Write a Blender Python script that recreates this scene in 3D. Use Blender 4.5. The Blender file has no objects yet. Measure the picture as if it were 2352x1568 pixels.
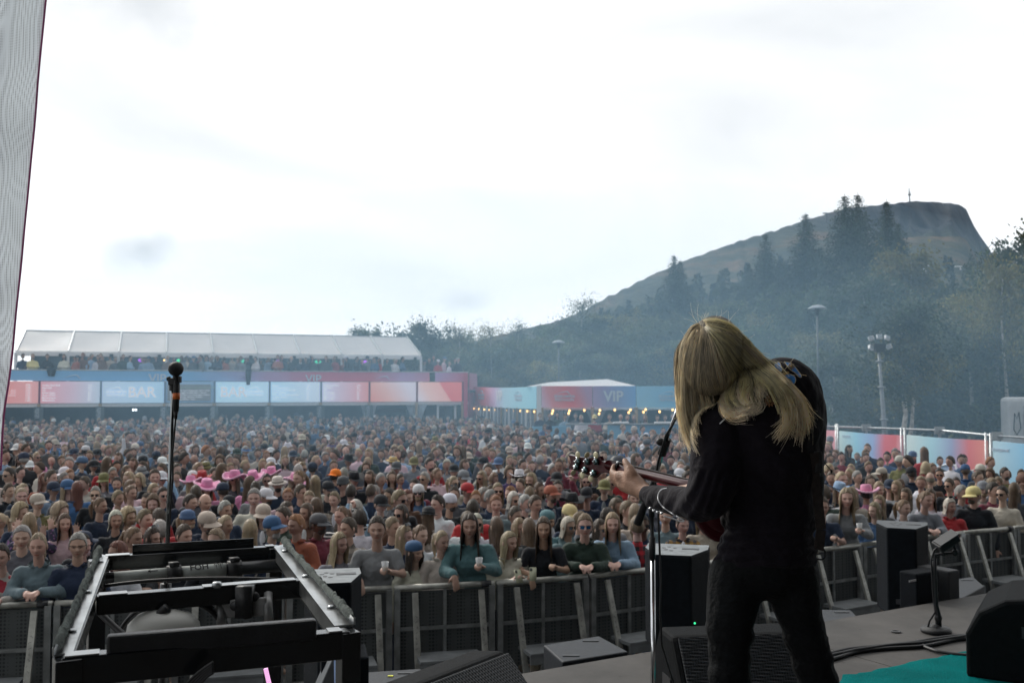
import bpy, math, random, zlib
import numpy as np
from mathutils import Vector, Matrix, Euler, noise
from mathutils.bvhtree import BVHTree
R_ = math.radians
rng = random.Random(7)
col = bpy.context.scene.collection
sc = bpy.context.scene

# ---------------------------------------------------------------- camera
EYE = 3.25            # photographer's eye: stage floor 1.8 m + 1.45 m
STAGE = 1.80
PITCH = R_(2.65)
FPX = 2352 * 35 / 36
cd = bpy.data.cameras.new('camera'); cam = bpy.data.objects.new('camera', cd); col.objects.link(cam)
cam.location = (0, 0, EYE); cam.rotation_euler = (R_(90) + PITCH, 0, 0)
cd.lens = 35; cd.sensor_width = 36; cd.clip_start = 0.05; cd.clip_end = 6000
cd.dof.use_dof = True; cd.dof.focus_distance = 3.4; cd.dof.aperture_fstop = 7.0
sc.camera = cam

# ---------------------------------------------------------------- sky and sun
SUN_EL, SUN_AZ = R_(34), R_(-38)       # behind thin cloud, ahead of the camera and to the left
w = bpy.data.worlds.new('World'); sc.world = w; w.use_nodes = True
nt = w.node_tree; N = nt.nodes; L = nt.links
bg = N['Background']; bg.inputs['Strength'].default_value = 0.1
sky = N.new('ShaderNodeTexSky'); sky.sky_type = 'NISHITA'; sky.sun_disc = False
sky.sun_elevation = SUN_EL; sky.sun_rotation = SUN_AZ; sky.altitude = 800
tc = N.new('ShaderNodeTexCoord'); mp = N.new('ShaderNodeMapping'); mp.inputs['Scale'].default_value = (1.0, 1.0, 3.6)
mp.inputs['Rotation'].default_value = (0, R_(14), 0)
n1 = N.new('ShaderNodeTexNoise'); n1.inputs['Scale'].default_value = 1.5; n1.inputs['Detail'].default_value = 7; n1.inputs['Distortion'].default_value = .9
L.new(tc.outputs['Generated'], mp.inputs[0]); L.new(mp.outputs[0], n1.inputs['Vector'])
rp = N.new('ShaderNodeValToRGB'); rp.color_ramp.elements[0].position = .42; rp.color_ramp.elements[1].position = .74
rp.color_ramp.elements[0].color = (10.5, 10.5, 10.4, 1); rp.color_ramp.elements[1].color = (7.8, 8.0, 8.15, 1)
# small separate grey puffs low in the sky
def puff(dirv, size, amt, prev):
    v = N.new('ShaderNodeVectorMath'); v.operation = 'SUBTRACT'; v.inputs[1].default_value = dirv
    n = N.new('ShaderNodeVectorMath'); n.operation = 'NORMALIZE'; L.new(tc.outputs['Generated'], n.inputs[0]); L.new(n.outputs[0], v.inputs[0])
    s = N.new('ShaderNodeVectorMath'); s.operation = 'MULTIPLY'; s.inputs[1].default_value = (1/size, 1/size, 2.0/size); L.new(v.outputs[0], s.inputs[0])
    ln = N.new('ShaderNodeVectorMath'); ln.operation = 'LENGTH'; L.new(s.outputs[0], ln.inputs[0])
    nn = N.new('ShaderNodeTexNoise'); nn.inputs['Scale'].default_value = 26; nn.inputs['Detail'].default_value = 4; L.new(tc.outputs['Generated'], nn.inputs['Vector'])
    ad = N.new('ShaderNodeMath'); ad.operation = 'MULTIPLY_ADD'; ad.inputs[1].default_value = 1.5; L.new(nn.outputs[0], ad.inputs[0]); L.new(ln.outputs['Value'], ad.inputs[2])
    mr = N.new('ShaderNodeMapRange'); mr.inputs['From Min'].default_value = .75; mr.inputs['From Max'].default_value = 1.7
    mr.inputs['To Min'].default_value = amt; mr.inputs['To Max'].default_value = 0; L.new(ad.outputs[0], mr.inputs['Value'])
    mx = N.new('ShaderNodeMixRGB'); mx.inputs[2].default_value = (5.2, 5.5, 5.7, 1); L.new(mr.outputs[0], mx.inputs[0]); L.new(prev, mx.inputs[1])
    return mx.outputs[0]
def pxdir(px, py):
    d = Vector(((px-1176)/FPX, math.cos(PITCH) - math.sin(PITCH)*(784-py)/FPX, math.sin(PITCH) + math.cos(PITCH)*(784-py)/FPX)); return d.normalized()
L.new(n1.outputs[0], rp.inputs[0])
cl = puff(pxdir(330, 572), .05, .8, rp.outputs[0]); cl = puff(pxdir(1075, 690), .03, .45, cl); cl = puff(pxdir(330, 5), .09, .5, cl)
mixc = N.new('ShaderNodeMixRGB'); mixc.inputs[0].default_value = .95
L.new(sky.outputs[0], mixc.inputs[1]); L.new(cl, mixc.inputs[2]); 
# the cloud deck is thin and bright ahead, on the sun's side, and heavy overhead and behind
dt = N.new('ShaderNodeVectorMath'); dt.operation = 'DOT_PRODUCT'; dt.inputs[1].default_value = (math.sin(SUN_AZ)*.5, math.cos(SUN_AZ*.5), 0.0); L.new(tc.outputs['Generated'], dt.inputs[0])
dr = N.new('ShaderNodeMapRange'); dr.interpolation_type = 'SMOOTHSTEP'; dr.inputs['From Min'].default_value = -.5; dr.inputs['From Max'].default_value = .35; dr.inputs['To Min'].default_value = .52; dr.inputs['To Max'].default_value = 1.0; L.new(dt.outputs['Value'], dr.inputs['Value'])
sz = N.new('ShaderNodeSeparateXYZ'); L.new(tc.outputs['Generated'], sz.inputs[0]); hz = N.new('ShaderNodeMapRange'); hz.inputs['From Min'].default_value = .02; hz.inputs['From Max'].default_value = .26; hz.inputs['To Min'].default_value = 1.3; hz.inputs['To Max'].default_value = .98; L.new(sz.outputs[2], hz.inputs['Value'])
mu_ = N.new('ShaderNodeMath'); mu_.operation = 'MULTIPLY'; L.new(dr.outputs[0], mu_.inputs[0]); L.new(hz.outputs[0], mu_.inputs[1])
sv = N.new('ShaderNodeVectorMath'); sv.operation = 'SCALE'; L.new(mixc.outputs[0], sv.inputs[0]); L.new(mu_.outputs[0], sv.inputs['Scale']); L.new(sv.outputs[0], bg.inputs['Color'])
sl = bpy.data.lights.new('sun', 'SUN'); sl.energy = 1.9; sl.angle = R_(14); sl.color = (1, .95, .87)
so = bpy.data.objects.new('sun', sl); col.objects.link(so)
so.rotation_euler = Vector((math.sin(SUN_AZ)*math.cos(SUN_EL), math.cos(SUN_AZ)*math.cos(SUN_EL), math.sin(SUN_EL))).to_track_quat('Z', 'Y').to_euler()
sc.view_settings.view_transform = 'Standard'; sc.view_settings.look = 'None'
sc.view_settings.exposure = 0.28; sc.view_settings.gamma = 1
sc.cycles.volume_bounces = 1; sc.cycles.max_bounces = 6; sc.cycles.transparent_max_bounces = 12

# ---------------------------------------------------------------- helpers
def ray(px, py):
    a = (px-1176)/FPX; b = (784-py)/FPX
    return Vector((a, math.cos(PITCH) - b*math.sin(PITCH), math.sin(PITCH) + b*math.cos(PITCH)))
def P(px, py, Y):
    r = ray(px, py); return Vector((0, 0, EYE)) + r*(Y/r.y)
def PZ(px, py, z):
    r = ray(px, py); return Vector((0, 0, EYE)) + r*((z-EYE)/r.z)
def proj(p):
    x, y, z = p[0], p[1], p[2]-EYE
    f = y*math.cos(PITCH) + z*math.sin(PITCH); u = -y*math.sin(PITCH) + z*math.cos(PITCH)
    return 1176 + FPX*x/f, 784 - FPX*u/f

def tag(o, label=None, cat=None, group=None, kind=None):
    if label: o['label'] = label
    if cat: o['category'] = cat
    if group: o['group'] = group
    if kind: o['kind'] = kind
    return o
def empty(name, loc=(0, 0, 0), rz=0, label=None, cat=None, group=None, kind=None):
    o = bpy.data.objects.new(name, None); col.objects.link(o); o.location = loc; o.rotation_euler = (0, 0, rz); o.empty_display_size = .1
    return tag(o, label, cat, group, kind)

class MB:
    def __init__(s): s.v = []; s.f = []; s.c = []
    def add(s, v, f, c=None):
        o = len(s.v); s.v += [tuple(x) for x in v]; s.f += [tuple(i+o for i in q) for q in f]
        s.c += (c if c is not None else [(1, 1, 1, 1)]*len(v)); return s
    def box(s, c, d, rot=None, M=None):
        x, y, z = d[0]/2, d[1]/2, d[2]/2
        v = [Vector((a*x, b*y, e*z)) for a in (-1, 1) for b in (-1, 1) for e in (-1, 1)]
        if rot is not None: v = [rot @ q for q in v]
        v = [q + Vector(c) for q in v]
        if M: v = [M @ q for q in v]
        return s.add(v, [(0, 1, 3, 2), (4, 6, 7, 5), (0, 4, 5, 1), (2, 3, 7, 6), (0, 2, 6, 4), (1, 5, 7, 3)])
    def beam(s, a, b, wd, h, up=Vector((0, 0, 1))):
        a = Vector(a); b = Vector(b); d = (b-a); ln = d.length; d.normalize()
        sd = d.cross(up)
        if sd.length < 1e-4: sd = d.cross(Vector((1, 0, 0)))
        sd.normalize(); u = sd.cross(d)
        rot = Matrix((sd, d, u)).transposed()
        return s.box((a+b)/2, (wd, ln, h), rot)
    def tube(s, pts, r, n=8, cap=True, closed=False):
        pts = [Vector(p) for p in pts]; m = len(pts); rr = r if isinstance(r, (list, tuple)) else [r]*m
        vs = []; fs = []; prev = None
        for i, p in enumerate(pts):
            t = (pts[(i+1) % m] - pts[i-1]) if closed else (pts[min(i+1, m-1)] - pts[max(i-1, 0)])
            if t.length < 1e-9: t = Vector((0, 0, 1))
            t.normalize()
            if prev is None:
                prev = t.orthogonal().normalized()
            nrm = prev - t*prev.dot(t)
            if nrm.length < 1e-6: nrm = t.orthogonal()
            nrm.normalize(); prev = nrm; bn = t.cross(nrm)
            for k in range(n):
                a = 2*math.pi*k/n; vs.append(p + (nrm*math.cos(a) + bn*math.sin(a))*rr[i])
        for i in range(m if closed else m-1):
            j = (i+1) % m
            for k in range(n): fs.append((i*n+k, i*n+(k+1) % n, j*n+(k+1) % n, j*n+k))
        if cap and not closed: fs.append(tuple(range(n-1, -1, -1))); fs.append(tuple((m-1)*n+k for k in range(n)))
        return s.add(vs, fs)
    def lathe(s, prof, c=(0, 0, 0), n=20, sx=1, sy=1, M=None):
        vs = []; fs = []; m = len(prof)
        for r, z in prof:
            for k in range(n):
                a = 2*math.pi*k/n; vs.append(Vector((c[0]+r*sx*math.cos(a), c[1]+r*sy*math.sin(a), c[2]+z)))
        for i in range(m-1):
            for k in range(n): fs.append((i*n+k, i*n+(k+1) % n, (i+1)*n+(k+1) % n, (i+1)*n+k))
        if prof[0][0] > 1e-4: fs.append(tuple(range(n-1, -1, -1)))
        if prof[-1][0] > 1e-4: fs.append(tuple((m-1)*n+k for k in range(n)))
        if M: vs = [M @ v for v in vs]
        return s.add(vs, fs)
    def ell(s, c, r, nu=14, nv=9, M=None):
        vs = []; fs = []
        for j in range(nv+1):
            t = math.pi*j/nv
            for i in range(nu):
                a = 2*math.pi*i/nu; vs.append(Vector((c[0]+r[0]*math.sin(t)*math.cos(a), c[1]+r[1]*math.sin(t)*math.sin(a), c[2]+r[2]*math.cos(t))))
        for j in range(nv):
            for i in range(nu): fs.append((j*nu+i, (j+1)*nu+i, (j+1)*nu+(i+1) % nu, j*nu+(i+1) % nu))
        if M: vs = [M @ v for v in vs]
        return s.add(vs, fs)
    def prism(s, pts, off):
        # pts: planar outline (3-D), off: extrusion vector
        n = len(pts); off = Vector(off); v = [Vector(p) for p in pts] + [Vector(p)+off for p in pts]
        f = [tuple(range(n-1, -1, -1)), tuple(range(n, 2*n))] + [(i, (i+1) % n, n+(i+1) % n, n+i) for i in range(n)]
        return s.add(v, f)
    def grid(s, fn, nu, nv):
        v = [fn(i/nu, j/nv) for j in range(nv+1) for i in range(nu+1)]
        f = [(j*(nu+1)+i, j*(nu+1)+i+1, (j+1)*(nu+1)+i+1, (j+1)*(nu+1)+i) for j in range(nv) for i in range(nu)]
        return s.add(v, f)
    def mesh(s, name, mat=None, smooth=True, colour=False):
        me = bpy.data.meshes.new(name); me.from_pydata([tuple(v) for v in s.v], [], s.f)
        if smooth: me.shade_smooth()
        if colour:
            a = me.color_attributes.new('tint', 'FLOAT_COLOR', 'POINT'); a.data.foreach_set('color', [q for c in s.c for q in c])
        if mat: me.materials.append(mat)
        me.update(); return me
    def build(s, name, mat=None, parent=None, smooth=False, colour=False, world=True, bevel=0):
        me = s.mesh(name, mat, smooth, colour); o = bpy.data.objects.new(name, me); col.objects.link(o)
        if parent:
            o.parent = parent
            if world:
                bpy_mat = chain(parent); o.matrix_parent_inverse = bpy_mat.inverted()
        if bevel:
            b = o.modifiers.new('bevel', 'BEVEL'); b.width = bevel; b.segments = 2; b.limit_method = 'ANGLE'; b.angle_limit = R_(40)
        return o
def chain(o):
    m = o.matrix_basis.copy(); q = o.parent; pi = o.matrix_parent_inverse
    if q: m = chain(q) @ pi @ m
    return m

def fix_normals(me):
    import bmesh
    bm = bmesh.new(); bm.from_mesh(me); bmesh.ops.recalc_face_normals(bm, faces=bm.faces); bm.to_mesh(me); bm.free()

# ---- one continuous skin from overlapping closed shapes
def cap_prim(mb, a, b, ra, rb, n=12):
    a = Vector(a); b = Vector(b); d = b-a; ln = max(d.length, 1e-5); d = d/ln
    pts = []; rr = []
    for k in range(5):
        t = math.pi/2*k/4; pts.append(a - d*ra*math.cos(t)); rr.append(max(ra*math.sin(t), 1e-4))
    for k in range(5):
        t = math.pi/2*k/4; pts.append(b + d*rb*math.sin(t)); rr.append(max(rb*math.cos(t), 1e-4))
    mb.tube(pts, rr, n)
def blob(prims, voxel, smooth=4):
    mb = MB()
    for p in prims:
        if p[0] == 'c': cap_prim(mb, *p[1:])
        elif p[0] == 'e': mb.ell(p[1], p[2], M=(p[3] if len(p) > 3 else None))
        elif p[0] == 'b': mb.box(p[1], p[2], p[3] if len(p) > 3 else None)
    me = mb.mesh('tmp'); fix_normals(me)
    o = bpy.data.objects.new('tmp', me); col.objects.link(o)
    m = o.modifiers.new('r', 'REMESH'); m.mode = 'VOXEL'; m.voxel_size = voxel
    s = o.modifiers.new('s', 'SMOOTH'); s.iterations = smooth; s.factor = .6
    dg = bpy.context.evaluated_depsgraph_get(); e = o.evaluated_get(dg); em = e.to_mesh()
    v = [tuple(q.co) for q in em.vertices]; f = [tuple(q.vertices) for q in em.polygons]
    e.to_mesh_clear(); bpy.data.objects.remove(o); bpy.data.meshes.remove(me)
    return v, f

# ---------------------------------------------------------------- materials
MATS = {}
def mat(name, c, rough=.6, metal=0, var=.12, vs=8, bump=0, bs=60, spec=.5, sheen=0, coat=0, objcol=False, tint=False, hard=False, trans=0):
    if name in MATS: return MATS[name]
    m = bpy.data.materials.new(name); m.use_nodes = True; t = m.node_tree; b = t.nodes['Principled BSDF']; l = t.links
    b.inputs['Roughness'].default_value = rough; b.inputs['Metallic'].default_value = metal
    b.inputs['Specular IOR Level'].default_value = spec; b.inputs['Sheen Weight'].default_value = sheen; b.inputs['Coat Weight'].default_value = coat
    co = t.nodes.new('ShaderNodeTexCoord'); nz = t.nodes.new('ShaderNodeTexNoise'); nz.inputs['Scale'].default_value = vs; nz.inputs['Detail'].default_value = 6
    l.new(co.outputs['Object'], nz.inputs['Vector'])
    mr = t.nodes.new('ShaderNodeMapRange'); mr.inputs['From Min'].default_value = .3; mr.inputs['From Max'].default_value = .7
    mr.inputs['To Min'].default_value = 1-var; mr.inputs['To Max'].default_value = 1+var
    l.new(nz.outputs[0], mr.inputs['Value'])
    mul = t.nodes.new('ShaderNodeVectorMath'); mul.operation = 'SCALE'
    l.new(mr.outputs[0], mul.inputs['Scale'])
    if objcol:
        oi = t.nodes.new('ShaderNodeObjectInfo'); src = oi.outputs['Color']
        l.new(src, mul.inputs[0])
    else:
        mul.inputs[0].default_value = c[:3]
    out = mul.outputs[0]
    if tint:
        at = t.nodes.new('ShaderNodeAttribute'); at.attribute_name = 'tint'
        m2 = t.nodes.new('ShaderNodeVectorMath'); m2.operation = 'MULTIPLY'; l.new(out, m2.inputs[0]); l.new(at.outputs['Color'], m2.inputs[1]); out = m2.outputs[0]
    l.new(out, b.inputs['Base Color'])
    if bump:
        n2 = t.nodes.new('ShaderNodeTexNoise'); n2.inputs['Scale'].default_value = bs; n2.inputs['Detail'].default_value = 4; l.new(co.outputs['Object'], n2.inputs['Vector'])
        bp = t.nodes.new('ShaderNodeBump'); bp.inputs['Strength'].default_value = bump; bp.inputs['Distance'].default_value = .02
        l.new(n2.outputs[0], bp.inputs['Height']); l.new(bp.outputs[0], b.inputs['Normal'])
    if trans:
        tr = t.nodes.new('ShaderNodeBsdfTranslucent'); l.new(out, tr.inputs[0]); mx = t.nodes.new('ShaderNodeMixShader'); mx.inputs[0].default_value = trans
        l.new(b.outputs[0], mx.inputs[1]); l.new(tr.outputs[0], mx.inputs[2]); l.new(mx.outputs[0], t.nodes['Material Output'].inputs['Surface'])
    MATS[name] = m; return m
def emit(name, c, s):
    m = bpy.data.materials.new(name); m.use_nodes = True; b = m.node_tree.nodes['Principled BSDF']
    b.inputs['Base Color'].default_value = (*c, 1); b.inputs['Emission Color'].default_value = (*c, 1); b.inputs['Emission Strength'].default_value = s; return m
def ramp_mat(name, stops, axis=0, emission=0, rough=.6, diag=0, trans=0, wob=.05):
    """printed gradient along the object's own length (uses tint.r = print coordinate)"""
    m = bpy.data.materials.new(name); m.use_nodes = True; t = m.node_tree; b = t.nodes['Principled BSDF']; l = t.links
    at = t.nodes.new('ShaderNodeAttribute'); at.attribute_name = 'tint'; sx = t.nodes.new('ShaderNodeSeparateColor'); l.new(at.outputs['Color'], sx.inputs[0])
    co = t.nodes.new('ShaderNodeTexCoord'); nz = t.nodes.new('ShaderNodeTexNoise'); nz.inputs['Scale'].default_value = .9; nz.inputs['Detail'].default_value = 2; l.new(co.outputs['Object'], nz.inputs['Vector'])
    ma = t.nodes.new('ShaderNodeMath'); ma.operation = 'MULTIPLY_ADD'; ma.inputs[1].default_value = diag; l.new(sx.outputs[1], ma.inputs[0]); l.new(sx.outputs[0], ma.inputs[2])
    mb_ = t.nodes.new('ShaderNodeMath'); mb_.operation = 'MULTIPLY_ADD'; mb_.inputs[1].default_value = wob*2; l.new(nz.outputs[0], mb_.inputs[0]); l.new(ma.outputs[0], mb_.inputs[2])
    sb = t.nodes.new('ShaderNodeMath'); sb.operation = 'SUBTRACT'; sb.inputs[1].default_value = wob; l.new(mb_.outputs[0], sb.inputs[0])
    r = t.nodes.new('ShaderNodeValToRGB'); l.new(sb.outputs[0], r.inputs[0]); e = r.color_ramp.elements
    while len(e) < len(stops): e.new(.5)
    if not emission and not name.startswith(('led', 'terrace')): stops = [(p, tuple(min(.88, q*1.35+.01) for q in c)) for p, c in stops]
    for i, (p, c) in enumerate(stops): e[i].position = p; e[i].color = (*c, 1)
    l.new(r.outputs[0], b.inputs['Base Color']); b.inputs['Roughness'].default_value = rough
    if emission: l.new(r.outputs[0], b.inputs['Emission Color']); b.inputs['Emission Strength'].default_value = emission
    if trans:
        tr = t.nodes.new('ShaderNodeBsdfTranslucent'); l.new(r.outputs[0], tr.inputs[0]); mx = t.nodes.new('ShaderNodeMixShader'); mx.inputs[0].default_value = trans
        l.new(b.outputs[0], mx.inputs[1]); l.new(tr.outputs[0], mx.inputs[2]); l.new(mx.outputs[0], t.nodes['Material Output'].inputs['Surface'])
    return m
black = mat('black_paint', (.018, .019, .021), .45, 0, .3, 12, .15, 90)
blackm = mat('black_plastic', (.014, .015, .017), .55, 0, .3, 20, .3, 200)
steel = mat('galvanised_steel', (.42, .44, .45), .38, .85, .25, 14, .1, 40)
alu = mat('scuffed_aluminium', (.36, .36, .33), .45, .6, .35, 9, .15, 60)
chrome = mat('chrome', (.75, .76, .78), .12, 1, .05)
white_pvc = mat('white_pvc', (.92, .92, .93), .5, 0, .04, 1.5, .1, 3, trans=.45)
white_paint = mat('white_paint', (.75, .76, .78), .4, 0, .08)
wood = mat('raw_timber', (.42, .31, .2), .7, 0, .3, 10)
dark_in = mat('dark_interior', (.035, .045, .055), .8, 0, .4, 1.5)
# ================================================================ THE SETTING
# ---- ground sheet
gm = mat('gravel_ground', (.10, .10, .095), .9, 0, .4, .6, .5, 20)
mb = MB(); mb.grid(lambda u, v: Vector((-900+1800*u, -300+1900*v, 0)), 60, 60)
g = mb.build('ground', gm); tag(g, 'dark trodden ground under the crowd', kind='structure')
# ---- terrain: angle of the skyline by image column
SK = [(0, 885), (800, 880), (930, 800), (1060, 790), (1180, 762), (1300, 732), (1345, 712), (1380, 690), (1430, 664), (1500, 630), (1580, 596), (1680, 562), (1760, 536), (1850, 508), (1910, 489), (1960, 478), (2010, 473),
      (2060, 467), (2110, 462), (2170, 464), (2208, 468), (2226, 476), (2236, 500), (2250, 528), (2268, 556), (2296, 600), (2330, 640), (2400, 690), (2600, 760), (2900, 860), (3400, 880)]
def skyline(az):   # tan(elevation)
    px = 1176 + FPX*math.tan(az)*1.0
    for (x0, y0), (x1, y1) in zip(SK, SK[1:]):
        if x0 <= px <= x1:
            y = y0 + (y1-y0)*(px-x0)/(x1-x0); r = ray(px, y); return max(r.z/math.hypot(r.x, r.y), 0)
    return 0.004
RID = 620
def terrain(az, r):
    e = skyline(az); nz = noise.fractal(Vector((math.sin(az)*r*.02, math.cos(az)*r*.02, 3)), .9, 2, 5)
    base = max(0, r-52)*.075*min(1, max(0, (az+.02)/.25)) if r < 130 else None
    top = EYE + RID*e
    t = min(1, max(0, (r-130)/(RID-130)))
    b130 = 78*.075*min(1, max(0, (az+.02)/.25))
    if base is not None: z = base
    else:
        s = t**1.25; z = b130 + (top-b130)*s
        if r > RID: z = top - (r-RID)*.12
    if r > 130 and r <= RID:
        cl_ = max(0, min(1, (az-R_(17))/R_(4)))*max(0, min(1, (t-.62)/.1))*max(0, min(1, (1.0-t)/.04)); z -= cl_*(5+13*abs(noise.noise(Vector((az*55, t*2.5, 4))))+6*abs(noise.noise(Vector((az*160, t*5, 8)))))
    if r > 300: z += 1.1*noise.noise(Vector((az*140, 2, 1)))*min(1, (r-300)/200) + .5*noise.noise(Vector((az*420, 5, 1)))
    if r > 130 and r <= RID: z += nz*4.2*min(1, (r-130)/80)*(1-.8*t)
    return z
mb = MB()
azs = [R_(-34) + R_(78)*i/420 for i in range(421)]
rs = [52, 60, 70, 82, 96, 112, 130, 150, 175, 200, 230, 260, 295, 330, 365, 400, 435, 470, 500, 530, 555, 580, 600, 612, 620, 640, 700, 900]
vs = []
for r in rs:
    for a in azs: vs.append((math.sin(a)*r, math.cos(a)*r, terrain(a, r) + (.02 if r > 52 else -.05)))
na = len(azs); fs = [(j*na+i, j*na+i+1, (j+1)*na+i+1, (j+1)*na+i) for j in range(len(rs)-1) for i in range(na-1)]
mb.add(vs, fs)
tm = bpy.data.materials.new('hill_heath'); tm.use_nodes = True; t = tm.node_tree; b = t.nodes['Principled BSDF']; l = t.links
b.inputs['Roughness'].default_value = .95; b.inputs['Specular IOR Level'].default_value = .1
ge = t.nodes.new('ShaderNodeNewGeometry'); sp = t.nodes.new('ShaderNodeSeparateXYZ'); l.new(ge.outputs['Position'], sp.inputs[0])
nz = t.nodes.new('ShaderNodeTexNoise'); nz.inputs['Scale'].default_value = 1; nz.inputs['Detail'].default_value = 9; nz.inputs['Roughness'].default_value = .68; mh2 = t.nodes.new('ShaderNodeMapping'); mh2.inputs['Scale'].default_value = (.035, .006, .03); l.new(ge.outputs['Position'], mh2.inputs[0]); l.new(mh2.outputs[0], nz.inputs['Vector'])
cr = t.nodes.new('ShaderNodeValToRGB'); e = cr.color_ramp.elements; e[0].position = .36; e[0].color = (.010, .017, .012, 1); e[1].position = .66; e[1].color = (.15, .095, .06, 1)
q = e.new(.5); q.color = (.045, .052, .032, 1); l.new(nz.outputs[0], cr.inputs[0])
mpv = t.nodes.new('ShaderNodeMapping'); mpv.inputs['Scale'].default_value = (.16, .02, .03); l.new(ge.outputs['Position'], mpv.inputs[0])
nr = t.nodes.new('ShaderNodeTexNoise'); nr.inputs['Scale'].default_value = 1; nr.inputs['Detail'].default_value = 8; l.new(mpv.outputs[0], nr.inputs['Vector'])
rr_ = t.nodes.new('ShaderNodeValToRGB'); rr_.color_ramp.elements[0].position = .35; rr_.color_ramp.elements[0].color = (.012, .014, .018, 1); rr_.color_ramp.elements[1].position = .68; rr_.color_ramp.elements[1].color = (.06, .062, .065, 1); l.new(nr.outputs[0], rr_.inputs[0])
# rock where the hill is high and on its right shoulder
mh = t.nodes.new('ShaderNodeMapRange'); mh.inputs['From Min'].default_value = 92; mh.inputs['From Max'].default_value = 102; az_ = t.nodes.new('ShaderNodeMath'); az_.operation = 'MULTIPLY_ADD'; az_.inputs[1].default_value = 34; l.new(nz.outputs[0], az_.inputs[0]); l.new(sp.outputs[2], az_.inputs[2]); l.new(az_.outputs[0], mh.inputs['Value'])
mxx = t.nodes.new('ShaderNodeMapRange'); mxx.inputs['From Min'].default_value = 150; mxx.inputs['From Max'].default_value = 205; l.new(sp.outputs[0], mxx.inputs['Value'])
mu = t.nodes.new('ShaderNodeMath'); mu.operation = 'MULTIPLY'; l.new(mh.outputs[0], mu.inputs[0]); l.new(mxx.outputs[0], mu.inputs[1])
mx = t.nodes.new('ShaderNodeMixRGB'); l.new(mu.outputs[0], mx.inputs[0]); l.new(cr.outputs[0], mx.inputs[1]); l.new(rr_.outputs[0], mx.inputs[2]); l.new(mx.outputs[0], b.inputs['Base Color'])
bp = t.nodes.new('ShaderNodeBump'); bp.inputs['Distance'].default_value = 14; bp.inputs['Strength'].default_value = .8; l.new(nr.outputs[0], bp.inputs['Height']); l.new(bp.outputs[0], b.inputs['Normal'])
tag(mb.build('hills', tm, smooth=True), 'flat topped rocky hill rising behind the forest', kind='structure')
def ground_z(x, y):
    r = math.hypot(x, y)
    return terrain(math.atan2(x, y), r) if r > 52 else 0

# ---- trees
leafm = mat('birch_leaves', (.085, .11, .04), .6, 0, .3, .8, tint=True, trans=.35, objcol=True)
LEAFC = [(.10, .125, .042), (.065, .10, .038), (.15, .145, .048), (.042, .07, .03), (.085, .11, .05), (.034, .058, .026), (.125, .125, .048)]
needle = mat('spruce_needles', (.028, .048, .026), .7, 0, .3, .8, tint=True, trans=.15)
barkw = mat('birch_bark', (.24, .23, .21), .8, 0, .6, 5, tint=True)
barkd = mat('spruce_bark', (.10, .075, .055), .9, 0, .4, 6)
def leafquad(V, F, Cc, p, s, r, c):
    a = Vector((r.gauss(0, 1), r.gauss(0, 1), r.gauss(0, 1))).normalized(); b2 = a.orthogonal().normalized(); b3 = a.cross(b2)
    i = len(V); k = .6
    V += [tuple(p + b2*s), tuple(p + b3*s*k), tuple(p - b2*s), tuple(p - b3*s*k)]; F.append((i, i+1, i+2, i+3)); Cc += [c]*4
def birch_mesh(seed, h=9.0, n=9000, wdt=1.0, leaf=.105, f0=.22, bark=None):
    r = random.Random(seed); tr = MB(); V = []; F = []; Cc = []
    pts = [Vector((0, 0, -.5))]; x = y = 0
    for k in range(1, 9):
        x += r.gauss(0, .1); y += r.gauss(0, .1); pts.append(Vector((x, y, h*.98*k/8)))
    tr.tube(pts, [.16*(1-k/9.5)*h/9+.012 for k in range(9)], 8)
    clumps = []; nl0 = len(tr.v)
    for k in range(46):
        f = r.uniform(f0, 1.0); i = min(7, int(f*8)); base = pts[i].lerp(pts[i+1], f*8-i) if i < 8 else pts[8]
        ln = wdt*h*(.30*math.sin(math.pi*min(1, (1.06-f)*1.15))**.7*r.uniform(.35, 1) + .03); a = r.uniform(0, 6.28)
        tip = base + Vector((math.cos(a)*ln, math.sin(a)*ln, ln*r.uniform(.2, .9)))
        mid = base.lerp(tip, .5) + Vector((0, 0, ln*.12)); tr.tube([base, mid, tip], [.03*h/9, .02*h/9, .006], 4)
        clumps.append((tip, h*r.uniform(.05, .10), r.uniform(.7, 1.3))); clumps.append((mid, h*r.uniform(.04, .08), r.uniform(.7, 1.2)))
    for k in range(n):
        c, s, br = clumps[r.randrange(len(clumps))]
        p = c + Vector((r.gauss(0, s*.5), r.gauss(0, s*.5), r.gauss(0, s*.5) - abs(r.gauss(0, s*.5))))
        g_ = br*r.uniform(.65, 1.35); leafquad(V, F, Cc, p, leaf*r.uniform(.6, 1.4), r, (g_*r.uniform(.9, 1.2), g_, g_*.9, 1))
    le = MB(); le.add(V, F, Cc); tr.c[nl0:] = [(.22, .2, .18, 1)]*(len(tr.c)-nl0); return tr.mesh('trunk', bark or barkw, True, True), le.mesh('crown', leafm, False, True)
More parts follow.
